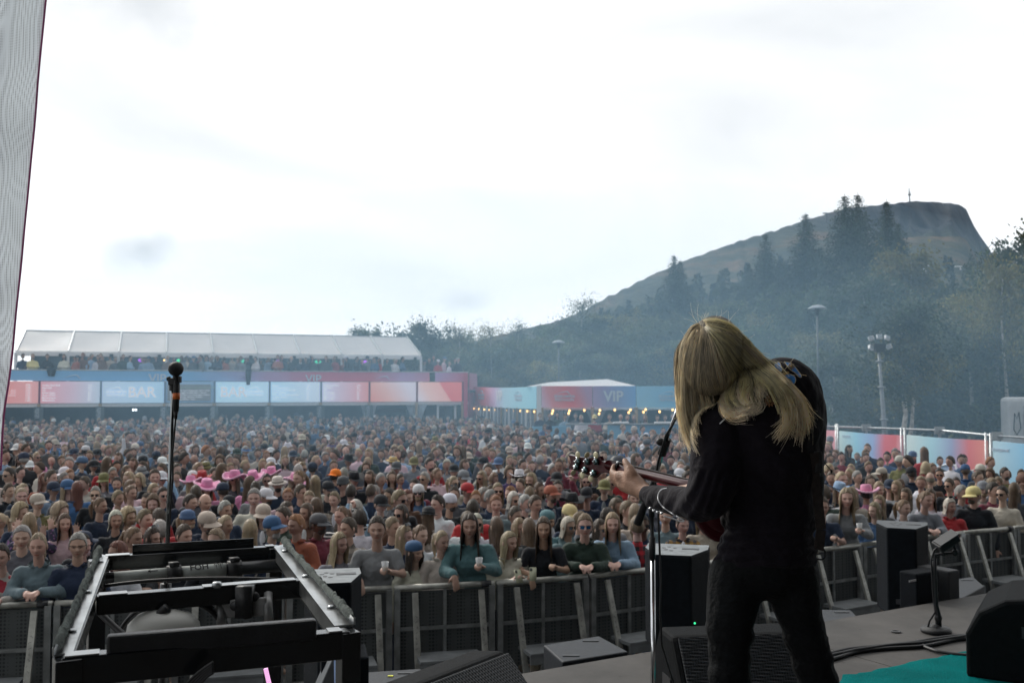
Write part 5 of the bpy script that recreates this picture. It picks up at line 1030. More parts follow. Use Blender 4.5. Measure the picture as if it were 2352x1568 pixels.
COL = {'navy': (.018, .03, .06), 'black': (.012, .014, .018), 'grey': (.20, .21, .23), 'dkgrey': (.07, .075, .085), 'white': (.62, .63, .66), 'red': (.36, .03, .035), 'blue': (.04, .10, .22), 'ltblue': (.25, .36, .50), 'teal': (.09, .19, .205), 'olive': (.16, .15, .06), 'green': (.03, .05, .038), 'beige': (.42, .37, .31), 'cream': (.52, .49, .43),
       'pink': (.62, .26, .42), 'palepink': (.55, .40, .44), 'orange': (.32, .10, .06), 'purple': (.07, .05, .13), 'brown': (.13, .07, .05), 'maroon': (.16, .03, .05), 'denim': (.07, .13, .24), 'tealgrey': (.14, .20, .22), 'yellow': (.62, .54, .26), 'straw': (.55, .36, .14), 'hotorange': (.85, .22, .02)}
CW = {'dkgrey': 'dark grey', 'ltblue': 'light blue', 'palepink': 'pale pink', 'tealgrey': 'grey green', 'hotorange': 'bright orange'}
HAIRC = {'b': (.31, .24, .155), 'B': (.21, .155, .10), 'n': (.11, .073, .048), 'N': (.08, .058, .042), 'd': (.045, .03, .022), 'D': (.035, .026, .02), 'g': (.32, .31, .30), 'G': (.50, .47, .42), 'r': (.28, .13, .06), 'R': (.13, .045, .03), 't': (.36, .28, .19), 'T': (.16, .10, .06), 'k': (.2, .17, .14), 'c': (.36, .28, .19), 'C': (.17, .11, .07)}
STY = {'b': 'long', 'B': 'short', 'n': 'long', 'N': 'short', 'd': 'long', 'D': 'short', 'g': 'short', 'G': 'bob', 'r': 'short', 'R': 'long', 't': 'tied', 'T': 'tied', 'k': 'bald', 'c': 'curly', 'C': 'curly'}
HR = Vector((.077, .097, .120))
def head_mb(lod):
    nu, nv = ((76, 60), (30, 24), (12, 9))[lod]; mb = MB(); V = []; C_ = []
    for j in range(nv+1):
        th = math.pi*j/nv
        for i in range(nu):
            a = 2*math.pi*i/nu; d = Vector((math.sin(th)*math.sin(a), -math.sin(th)*math.cos(a), math.cos(th)))
            p = Vector((d.x*HR.x, d.y*HR.y, d.z*HR.z)); z = p.z; fr = max(0, -d.y)
            if z < 0: k = 1 - .30*(min(1, -z/.12))**1.6; p.x *= k; p.y = p.y*(1-.10*(-z/.12)) - .012*(-z/.12)*fr   # jaw
            if d.y > 0 and z < -.03: p.y *= 1-.25*min(1, (-z-.03)/.08)
            x = p.x
            def gs(cx, cz, sx_, sz): return math.exp(-((x-cx)/sx_)**2-((z-cz)/sz)**2)*(1 if d.y < 0 else 0)
            out = .026*gs(0, -.024, .011, .017) + .012*gs(0, -.002, .008, .022) + .006*gs(0, .026, .05, .010) - .009*gs(.031, .003, .017, .011) - .009*gs(-.031, .003, .017, .011)
            out += .006*gs(0, -.056, .020, .006) + .006*gs(0, -.068, .017, .006) - .005*gs(0, -.0615, .022, .003) + .010*gs(0, -.098, .022, .015) + .005*gs(.04, -.028, .018, .018) + .005*gs(-.04, -.028, .018, .018) - .003*gs(0, -.08, .02, .006)
            p.y -= out; c = (1, 1, 1)
            if d.y < 0:
                e = min(((x-s)/.014)**2+((z-.003)/.0065)**2 for s in (.031, -.031)); b_ = min(((x-s)/.020)**2+((z-.0215-.1*(.031-abs(x)))/.0050)**2 for s in (.032, -.032)); m_ = (x/.025)**2+((z+.062)/.008)**2; nst = min(((x-s)/.005)**2+((z+.037)/.0035)**2 for s in (.007, -.007))
                if e < .8: c = (.28, .25, .25)
                elif e < 1.7: c = (.74, .65, .62)
                elif b_ < 1.1: c = (.60, .50, .44)
                elif m_ < 1: c = (.78, .42, .42)
                elif nst < 1.2: c = (.45, .3, .28)
                else: q = gs(.04, -.03, .02, .02)+gs(-.04, -.03, .02, .02)+gs(0, -.03, .01, .01); c = (1, 1-.12*q, 1-.12*q)
            V.append(p); C_.append((*c, 1))
    F = [(j*nu+i, j*nu+(i+1) % nu, (j+1)*nu+(i+1) % nu, (j+1)*nu+i) for j in range(nv) for i in range(nu)]
    mb.add(V, F, C_)
    if lod < 2:
        for s in (1, -1): k = len(mb.v); mb.ell((s*.080, .006, -.008), (.010, .018, .030), 8, 6); 
    return mb
HEADS = {}
def head(lod):
    if lod not in HEADS: HEADS[lod] = head_mb(lod)
    return HEADS[lod]
# ---- hair
def hair_mb(style, lod=0, seed=0):
    nu, nv = ((60, 22), (26, 12), (12, 6))[lod]; V = []; C_ = []; r = random.Random(seed+zlib.crc32(style.encode()) % 99)
    st = [r.uniform(.72, 1.22) for _ in range(nu)]; st = [(st[i]+st[i-1])/2 for i in range(nu)]; W = [r.uniform(-1, 1) for _ in range(nu)]
    L = {'long': .34, 'bob': .13, 'tied': 0, 'short': 0, 'bald': 0, 'curly': .10}[style]; layers = []
    for layer in (0, 1):
        rows = []
        for j in range(nv+1):
            v = j/nv; row = []
            for i in range(nu):
                a = 2*math.pi*i/nu; deg = abs((math.degrees(a)+180) % 360 - 180)      # 0 = back, 180 = front
                if deg < 95: te = 122 - 22*(deg/95)**2
                elif deg < 125: te = 100 - 42*((deg-95)/30)
                else: te = 58 - 12*((deg-125)/55)
                if style == 'bald': te = te if deg < 0 else te
                if style in ('tied',): te = min(te, 112)
                hang = L if deg < 100 else (L*.8*(1-(deg-100)/16) if deg < 116 else 0); hang = hang*(1+.10*W[i]); hang = max(hang, 0)
                lift = {'long': .11, 'bob': .13, 'tied': .055, 'short': .10, 'bald': .02, 'curly': .30}[style]
                lift += .035*W[i]*(.4+v) if style != 'curly' else .09*noise.noise(Vector((i*.9, j*.9, seed)))
                if style == 'short': lift += .05*max(0, math.cos(math.radians(deg))*-1)*(1-v)*1.0 + .05*noise.noise(Vector((i*.7, j*.5, seed+3)))
                sc = 1 + lift*(1 if layer == 0 else .15)
                if hang > 0 or (L and deg < 116):
                    tot = 90 if True else te; split = .5
                    if v <= split: th = math.radians(92*v/split); p = Vector((math.sin(a)*math.sin(th)*HR.x, math.cos(a)*math.sin(th)*HR.y, math.cos(th)*HR.z))*sc
                    else:
                        q = (v-split)/(1-split); fl = 1 - .12*math.sin(q*math.pi) + .10*q + (.05*math.sin(q*9+W[i]*3) if style == 'long' else 0) + .04*W[i]*q
                        p = Vector((math.sin(a)*HR.x*sc*fl, math.cos(a)*HR.y*sc*fl, -.004-hang*q)); 
                        if style == 'long' and deg > 70: p.y -= .03*q
                else:
                    th = math.radians(te*v); p = Vector((math.sin(a)*math.sin(th)*HR.x, math.cos(a)*math.sin(th)*HR.y, math.cos(th)*HR.z))*sc
                p.y += .004; row.append(p)
            rows.append(row)
        layers.append(rows)
    mb = MB(); 
    j0 = int(nv*.55) if style == 'bald' else 0
    for rows in layers:
        for j, row in enumerate(rows):
            for i, p in enumerate(row): V.append(p); k = st[i]*(1.08-.25*j/nv); C_.append((k, k, k*.96, 1))
    n1_ = (nv+1)*nu; F = []
    for j in range(j0, nv):
        for i in range(nu):
            k = (i+1) % nu; a_, b_, c_, d_ = j*nu+i, j*nu+k, (j+1)*nu+k, (j+1)*nu+i; F.append((a_, b_, c_, d_)); F.append((n1_+d_, n1_+c_, n1_+b_, n1_+a_))
    for i in range(nu): k = (i+1) % nu; F.append((nv*nu+i, nv*nu+k, n1_+nv*nu+k, n1_+nv*nu+i))
    if j0:
        for i in range(nu): k = (i+1) % nu; F.append((n1_+j0*nu+i, n1_+j0*nu+k, j0*nu+k, j0*nu+i))
    mb.add(V, F, C_)
    if style == 'bald':    # keep only the fringe round the back and sides
        keep = [f for f in mb.f if sum((mb.v[q][1] > -.035) and mb.v[q][2] < .035 for q in f) == len(f)]; mb.f = keep
    if style == 'tied':
        o_ = len(mb.v)
        if lod < 2: mb.ell((0, .118, .035), (.030, .034, .032), 10, 7); mb.tube([(0, .13, .03), (.01, .16, -.03), (.02, .15, -.12), (.02, .13, -.2)], [.018, .030, .026, .008], 8)
    return mb
# ---- hats
def hat_mb(kind, lod=0):
    n = 28 if lod == 0 else 14; parts = {}
    mb = MB()
    if kind in ('cap', 'backcap'):
        s = -1 if kind == 'cap' else 1
        mb.lathe([(.094, .012), (.097, .04), (.094, .075), (.080, .108), (.052, .130), (.012, .140), (.001, .1405)], (0, .002, 0), n, 1, 1.16); mb.ell((0, 0, .141), (.007, .007, .004), 8, 5)
        def br(u, v, dz=0):
            a = math.pi*(u-.5)*.66; r0 = .092; rr = r0 + v*.075*math.cos(a*.9); return Vector((math.sin(a)*rr*.98, s*(math.cos(a)*rr*1.14), .036-.02*v - .022*(math.sin(a))**2*1.0*(.4+v*.6) + dz))
        mb.grid(lambda u, v: br(u, v, .004), 16, 4); mb.grid(lambda u, v: br(1-u, v, -.002), 16, 4); parts['cap'] = mb
    elif kind in ('cowboy', 'furcowboy'):
        mb.lathe([(.092, .03), (.094, .06), (.088, .11), (.078, .145), (.060, .152), (.03, .138), (.001, .132)], (0, 0, 0), n, .95, 1.2)
        def br(u, v, dz=0):
            a = 2*math.pi*u; rx = .088+.100*v; ry = .108+.095*v; x = math.cos(a)*rx; y = math.sin(a)*ry; return Vector((x, y, .032 + .060*v*(math.cos(a)**2)**1.3 - .018*v*(math.sin(a)**2) + dz))
        mb.grid(lambda u, v: br(u, v, .003), 40 if lod == 0 else 20, 5); mb.grid(lambda u, v: br(1-u, v, -.003), 40 if lod == 0 else 20, 5); parts['hat'] = mb
        if kind == 'furcowboy':
            m2 = MB(); K = 60; pts = [br(i/K, 1) + Vector((0, 0, .004*math.sin(i*2.3))) for i in range(K)]; m2.tube(pts, [.016+.003*math.sin(i*4.1) for i in range(K)], 7, closed=True); parts['fur_trim'] = m2
        else:
            m2 = MB(); m2.lathe([(.094, .036), (.0965, .038), (.0965, .055), (.094, .057)], (0, 0, 0), n, .96, 1.21); parts['hat_band'] = m2
    elif kind in ('fedora', 'bowler', 'boater', 'bucket'):
        W = {'fedora': .155, 'bowler': .135, 'boater': .15, 'bucket': .13}[kind]; H = {'fedora': .135, 'bowler': .14, 'boater': .115, 'bucket': .115}[kind]
        top = [(.070, H*.98), (.001, H)] if kind != 'bowler' else [(.078, H*.8), (.05, H*.96), (.001, H)]
        dz = -.035 if kind == 'bucket' else -.006
        mb.lathe([(.092, .030), (W, .030+dz), (W, .036+dz), (.094, .040), (.089, H*.75)]+top, (0, 0, 0), n, 1, 1.15); parts['hat'] = mb
        m2 = MB(); m2.lathe([(.0935, .040), (.0955, .042), (.0945, .060), (.0925, .062)], (0, 0, 0), n, 1, 1.15); parts['hat_band'] = m2
    elif kind == 'beanie':
        mb.lathe([(.090, .015), (.096, .02), (.097, .045), (.091, .048), (.092, .085), (.075, .12), (.04, .142), (.001, .147)], (0, .004, 0), n, 1, 1.15); parts['beanie'] = mb
    elif kind == 'visor':
        mb.lathe([(.094, .02), (.096, .022), (.096, .055), (.092, .057)], (0, 0, 0), n, 1, 1.16); mb.grid(lambda u, v: Vector((math.sin(math.pi*(u-.5))*(.092+.07*v), -math.cos(math.pi*(u-.5))*(.092+.07*v)*1.14, .035-.02*v)), 12, 3); parts['visor'] = mb
    elif kind == 'scarf':
        mb.lathe([(.088, .03), (.093, .035), (.092, .085), (.075, .118), (.04, .136), (.001, .141)], (0, .012, 0), n, 1, 1.13); mb.ell((0, .12, .02), (.02, .02, .02)); parts['headscarf'] = mb
    return parts
def glasses_mb():
    a = MB()
    for s in (1, -1):
        def ln(u, v, s=s):
            x = s*(.031) + (u-.5)*.050; z = (.004) + (v-.5)*(.036); return Vector((x, -.094 - .006 + .9*x*x*5, z))
        a.grid(ln, 6, 4); a.grid(lambda u, v, s=s: ln(1-u, v)+Vector((0, .002, 0)), 6, 4)
    b_ = MB(); b_.tube([(-.058, -.086, .018), (0, -.101, .018), (.058, -.086, .018)], .003, 5)
    for s in (1, -1): b_.tube([(s*.058, -.086, .018), (s*.076, -.03, .012), (s*.079, .01, .004)], .0025, 5)
    return a, b_
# ---- body and clothes
def hand_prims(w, d, side, curl=.6, up=Vector((0, 0, 1)), spread=.2, sc=1.0):
    """palm + five tapering fingers, w wrist, d pointing direction"""
    w = Vector(w); d = Vector(d).normalized(); s = d.cross(up); s = s.normalized() if s.length > 1e-3 else Vector((1, 0, 0)); n = s.cross(d)
    pr = [('c', w, w+d*.04*sc, .024*sc, .026*sc), ('c', w+d*.03*sc+s*.018*sc, w+d*.088*sc+s*.022*sc, .020*sc, .015*sc), ('c', w+d*.03*sc-s*.018*sc, w+d*.084*sc-s*.022*sc, .020*sc, .014*sc), ('c', w+d*.03*sc, w+d*.09*sc, .02*sc, .016*sc)]
    for k, ln in enumerate((.070, .080, .074, .058)):
        o_ = (k-1.5)*.0195*sc; b0 = w+d*.088*sc + s*o_*side; dd = (d + s*side*spread*(k-1.5)*.5).normalized(); m = b0 + (dd*math.cos(curl*.6) - n*math.sin(curl*.6))*ln*.5*sc; t = m + (dd*math.cos(curl*1.6) - n*math.sin(curl*1.6))*ln*.5*sc
        pr += [('c', b0, m, .0105*sc, .0092*sc), ('c', m, t, .0092*sc, .0072*sc)]
    b0 = w+d*.03*sc - s*side*.026*sc; m = b0+(d*.6-s*side*.8-n*.15).normalized()*.038*sc; t = m+(d*.85-s*side*.4-n*.3).normalized()*.032*sc
    pr += [('c', b0, m, .014*sc, .0115*sc), ('c', m, t, .0115*sc, .009*sc)]
    return pr
V3 = Vector
# arms: (elbow, wrist, hand direction, curl) for the left (+x) and right (-x)
POSES = {'stand': dict(L=(V3((.27, .02, 1.12)), V3((.27, -.06, .88)), V3((0, -.1, -1)), .5), R=(V3((-.27, .02, 1.12)), V3((-.27, -.06, .88)), V3((0, -.1, -1)), .5), bend=0),
         'clasp': dict(L=(V3((.26, .0, 1.12)), V3((.06, -.24, 1.10)), V3((-1, -.4, .0)), .9), R=(V3((-.26, .0, 1.12)), V3((-.05, -.25, 1.12)), V3((1, -.4, .1)), .9), bend=0),
         'cup': dict(L=(V3((.26, .0, 1.12)), V3((.10, -.25, 1.14)), V3((-.5, -.8, .25)), 1.5), R=(V3((-.27, .02, 1.12)), V3((-.27, -.06, .88)), V3((0, -.1, -1)), .5), bend=0),
         'lean': dict(L=(V3((.255, -.17, 1.17)), V3((.07, -.40, 1.22)), V3((-.8, -.6, -.1)), .7), R=(V3((-.255, -.17, 1.17)), V3((-.07, -.40, 1.22)), V3((.8, -.6, -.1)), .7), bend=14),
         'leancup': dict(L=(V3((.255, -.18, 1.17)), V3((.12, -.40, 1.24)), V3((-.4, -.8, .4)), 1.5), R=(V3((-.255, -.19, 1.17)), V3((-.15, -.42, 1.18)), V3((.25, -.45, -.9)), .35), bend=14),
         'phone': dict(L=(V3((.25, -.04, 1.13)), V3((.07, -.29, 1.24)), V3((-.6, -.4, .6)), 1.4), R=(V3((-.25, -.04, 1.13)), V3((-.08, -.29, 1.22)), V3((.6, -.4, .6)), 1.4), bend=5),
         'raise': dict(L=(V3((.33, -.06, 1.62)), V3((.27, -.10, 1.88)), V3((-.1, -.1, 1)), .3), R=(V3((-.26, .0, 1.12)), V3((-.05, -.25, 1.12)), V3((1, -.4, .1)), .9), bend=0),
         'fist': dict(L=(V3((.30, -.10, 1.50)), V3((.22, -.16, 1.74)), V3((-.1, -.1, 1)), 2.4), R=(V3((-.27, .02, 1.12)), V3((-.27, -.06, .88)), V3((0, -.1, -1)), .5), bend=0),
         'hands': dict(L=(V3((.30, -.14, 1.28)), V3((.20, -.26, 1.50)), V3((.0, -.1, 1)), .15), R=(V3((-.30, -.14, 1.28)), V3((-.20, -.26, 1.50)), V3((0, -.1, 1)), .15), bend=0)}
def bendf(pose):
    b_ = R_(POSES[pose]['bend']); o_ = V3((0, 0, .95)); m = Matrix.Rotation(-b_, 3, 'X') if b_ else None
    m = Matrix.Rotation(b_, 3, 'X')
    def f(p): p = V3(p); return (o_ + m @ (p-o_)) if (b_ and p.z > .95) else p
    return f
BC = {}
def body_mesh(pose, lod, yaw=0):
    k = ('b', pose, lod, yaw)
    if k in BC: return BC[k]
    f = bendf(pose); ps = POSES[pose]
    pr = [('c', f((-.11, .01, 1.33)), f((.11, .01, 1.33)), .042, .042), ('c', f((0, .01, 1.34)), f((0, .01, 1.20)), .07, .07), ('c', f((0, .01, 1.2)), (0, 0, .95), .07, .08), ('c', f((0, .012, 1.38)), f((0, -.008, 1.52)), .058, .050)]
    if lod < 2:
        for s in (1, -1): pr += [('c', (s*.085, 0, .90), (s*.09, .0, .50), .075, .052), ('c', (s*.09, 0, .50), (s*.095, .02, .10), .05, .035), ('c', (s*.095, .02, .07), (s*.11, -.12, .04), .038, .03)]
    for s, key in ((1, 'L'), (-1, 'R')):
        e, w_, d, cu = ps[key]; sh = f((s*.170, .005, 1.345)); pr += [('c', sh, e, .036, .036), ('c', e, w_, .036, .025)]
        pr += hand_prims(w_, d, s, cu, spread=.5 if pose in ('raise', 'hands') else .1) if lod == 0 else [('c', w_, w_+d.normalized()*.1, .03, .03)]
    v, fc = blob(pr, (.0115, .026, .05)[lod], (3, 2, 1)[lod]); mb = MB(); mb.add(v, fc)
    H = f((0, -.012, 1.625)); M_ = Matrix.Translation(H) @ Matrix.Rotation(R_(yaw), 4, 'Z') @ Matrix.Rotation(R_(6), 4, 'X'); hm = head(lod)
    mb.add([M_ @ V3(q) for q in hm.v], hm.f, hm.c); BC[k] = (mb, M_); return BC[k]
def top_mesh(pose, lod, kind='long'):
    k = ('t', pose, lod, kind)
    if k in BC: return BC[k]
    f = bendf(pose); ps = POSES[pose]; w = 1.0; th = {'jacket': .018, 'hoodie': .016, 'long': .009, 'tee': .004}[kind]
    pr = [('c', f((-.125, .005, 1.345)), f((.125, .005, 1.345)), .062+th, .062+th), ('e', f((0, .005, 1.24)), (.178+th, .118+th, .17)), ('e', f((0, .0, 1.05)), (.165+th*1.6, .115+th, .18)), ('e', (0, .0, .93), (.178+th*2, .122+th, .12)), ('c', f((0, .014, 1.36)), f((0, .012, 1.405 if kind == 'tee' else 1.425)), .085, .060+th*.5)]
    if kind == 'hoodie': pr += [('c', f((-.07, .05, 1.45)), f((.07, .05, 1.45)), .045, .045), ('e', f((0, .09, 1.40)), (.10, .06, .09))]
    for s, key in ((1, 'L'), (-1, 'R')):
        e, w_, d, cu = ps[key]; sh = f((s*.172, .0, 1.355)); pr += [('c', sh, sh.lerp(e, .62 if kind == 'tee' else 1), .060+th, .052+th*.6)]
        if kind != 'tee': pr += [('c', e, e.lerp(w_, .94), .054+th*.6, .040+th*.4)]
    v, fc = blob(pr, (.013, .028, .06)[lod], (4, 2, 1)[lod]); out = []
    for p in v:
        p = V3(p); n_ = noise.noise(V3((p.x*12+p.z*6, p.y*12, p.z*9)))*.013 + abs(noise.noise(V3((p.x*24-p.z*20, p.y*24, p.z*20))))*.010 - .004; c = V3((0, 0, p.z)); d = (p-c); d = d.normalized() if d.length > .01 else d; out.append(p + d*n_*(1 if lod < 2 else 0))
    mb = MB(); mb.add(out, fc); BC[k] = mb; return mb
def legs_mesh(lod):
    k = ('l', lod)
    if k in BC: return BC[k]
    pr = [('e', (0, 0, .90), (.165, .112, .10))]
    for s in (1, -1): pr += [('c', (s*.085, 0, .88), (s*.09, 0, .50), .092, .068), ('c', (s*.09, 0, .50), (s*.095, .02, .09), .066, .052)]
    v, fc = blob(pr, (.018, .035, .07)[lod], 2); mb = MB(); mb.add(v, fc); BC[k] = mb; return mb
ME = {}
def M_(key, mbf, m, colour=False):
    if key not in ME: ME[key] = mbf().mesh(key.split(':')[0], m, True, colour)
    return ME[key]
_GL = glasses_mb()
def obj(name, me, parent, c=None, M=None, m=None):
    o = bpy.data.objects.new(name, me); col.objects.link(o); o.parent = parent
    if c: o.color = (*c, 1)
    if M is not None: o.matrix_basis = M
    if m is not None: o.material_slots[0].link = 'OBJECT'; o.material_slots[0].material = m
    return o
SKINS = [(.50, .33, .26), (.44, .285, .22), (.54, .37, .30), (.40, .25, .19), (.50, .325, .265), (.55, .36, .30)]
def jitter(c, r, k=.12): f = 1+r.uniform(-k, k); return tuple(max(.004, q*f*(1+r.uniform(-.04, .04))) for q in c)
def make_person(loc, rz, sc, hair, hat, hatc, top, pose, ex, r, lod, label, yaw, kind):
    o = empty('person', loc, rz, label, 'person', 'crowd watching the concert'); fat = r.uniform(.92, 1.04); o.scale = (sc*fat, sc*fat, sc)
    skin = jitter(SKINS[r.randrange(6)], r) if 'K' not in ex else (.12, .07, .05)
    yk = int(round(yaw/20.)*20); mbH, HM = body_mesh(pose, lod, yk)
    obj('body', M_('body:%s%d%d' % (pose, lod, yk), lambda: mbH, skinm, True), o, skin)
    tk = kind; tm_ = M_('clothes:%s%d%s' % (pose, lod, tk), lambda: top_mesh(pose, lod, tk), clothm)
    nm = {'tee': 'shirt', 'long': 'sweater', 'jacket': 'jacket', 'hoodie': 'hoodie'}[tk]
    if top in PAT: obj(nm, tm_, o, (1, 1, 1), m=PAT[top][0])
    else: obj(nm, tm_, o, jitter(COL[top], r, .18))
    obj('trousers', M_('trousers:%d' % lod, lambda: legs_mesh(lod), clothm), o, jitter(r.choice([COL['navy'], COL['black'], COL['denim'], COL['beige'], COL['dkgrey']]), r))
    if kind == 'jacket' and 'lean' not in pose and 'F' not in ex and r.random() < .6:
        f = bendf(pose); M2 = Matrix.Translation(f((0, -.098, 1.30))); obj('undershirt', M_('undershirt', lambda: MB().ell((0, 0, 0), (.036, .034, .13), 14, 10), clothm), o, jitter(r.choice([COL['white'], COL['grey'], COL['black'], COL['navy']]), r), M2)
    if kind == 'jacket':
        f = bendf(pose); B4 = Matrix.Translation(f((0, .008, 1.415))) @ Matrix.Rotation(R_(POSES[pose]['bend']), 4, 'X')
        def coll(u, v):
            a = R_(-150+300*u); q = .066+.020*v+.012*math.sin(v*3); return Vector((math.sin(a)*q*1.15, math.cos(a)*q, .005+.055*v-.02*v*v))
        q_ = obj('collar', M_('collar:0', lambda: MB().grid(coll, 20, 5).grid(lambda u, v: coll(1-u, v)*.94, 20, 5), clothm), o, None, B4)
        if top in PAT: q_.color = (.06, .06, .07, 1)
        else: q_.color = o.children[1].color if False else (*[c*.85 for c in COL[top]], 1)
    if 'w' in ex: obj('bag_strap', M_('bag_strap:0', lambda: MB().tube([(-.115, -.03, 1.42), (-.06, -.125, 1.30), (.06, -.150, 1.15), (.15, -.12, 1.02)], [.012]*4, 6), clothm), o, (.015, .015, .018))
    if 'z' in ex:
        for s in (1, -1): obj('backpack_strap', M_('backpack_strap:%d' % s, lambda s=s: MB().tube([(s*.11, .02, 1.435), (s*.12, -.085, 1.38), (s*.125, -.135, 1.25), (s*.14, -.12, 1.08)], [.022]*4, 8), clothm), o, (.03, .16, .42))
    st = STY[hair]; v_ = r.randrange(3)
    if not (hat == 'beanie' and st == 'short' and False): obj('hair', M_('hair:%s%d%d' % (st, lod, v_), lambda: hair_mb(st, lod, v_), hairm, True), o, jitter(HAIRC[hair], r, .2), HM)
    if 'B' in ex: obj('beard', M_('beard', lambda: MB().ell((0, -.062, -.078), (.052, .045, .040), 16, 10).ell((0, -.1, -.047), (.026, .010, .007), 10, 6), hairm, True), o, jitter(HAIRC[hair] if hair != 'k' else (.1, .06, .04), r), HM)
    if hat:
        ps = hat_mb(hat if hat != 'furcowboy' or True else hat, min(lod, 1)); first = None; tilt = Matrix.Rotation(R_(r.uniform(-7, 7)), 4, 'X') @ Matrix.Rotation(R_(r.uniform(-6, 6)), 4, 'Y')
        for nm2, m2 in ps.items():
            me = M_('%s:%s%d' % (nm2, hat, min(lod, 1)), lambda m2=m2: m2, hatm)
            cc = COL[hatc] if hatc in COL else (.3, .3, .3)
            if nm2 == 'fur_trim': q = obj(nm2, me, first, (.72, .42, .56))
            elif nm2 == 'hat_band': q = obj(nm2, me, first, tuple(x*.25 for x in cc) if hatc != 'straw' else (.25, .16, .1))
            else: q = first = obj(nm2, me, o, jitter(cc, r, .05), HM @ tilt)
    if 's' in ex or 'h' in ex or 'G' in ex:
        mtx = HM if 'h' not in ex else HM @ Matrix.Translation((0, .035, .088)) @ Matrix.Rotation(R_(-38), 4, 'X')
        nm3 = 'eyeglasses' if 'G' in ex else 'sunglasses'
        fr = obj(nm3, M_(nm3+':f', lambda: _GL[1], black), o, None, mtx)
        if 'G' not in ex: obj('lens', M_('lens:'+('b' if 'M' in ex else 'k'), lambda: _GL[0], lensb if 'M' in ex else lensm), fr)
    return o, HM
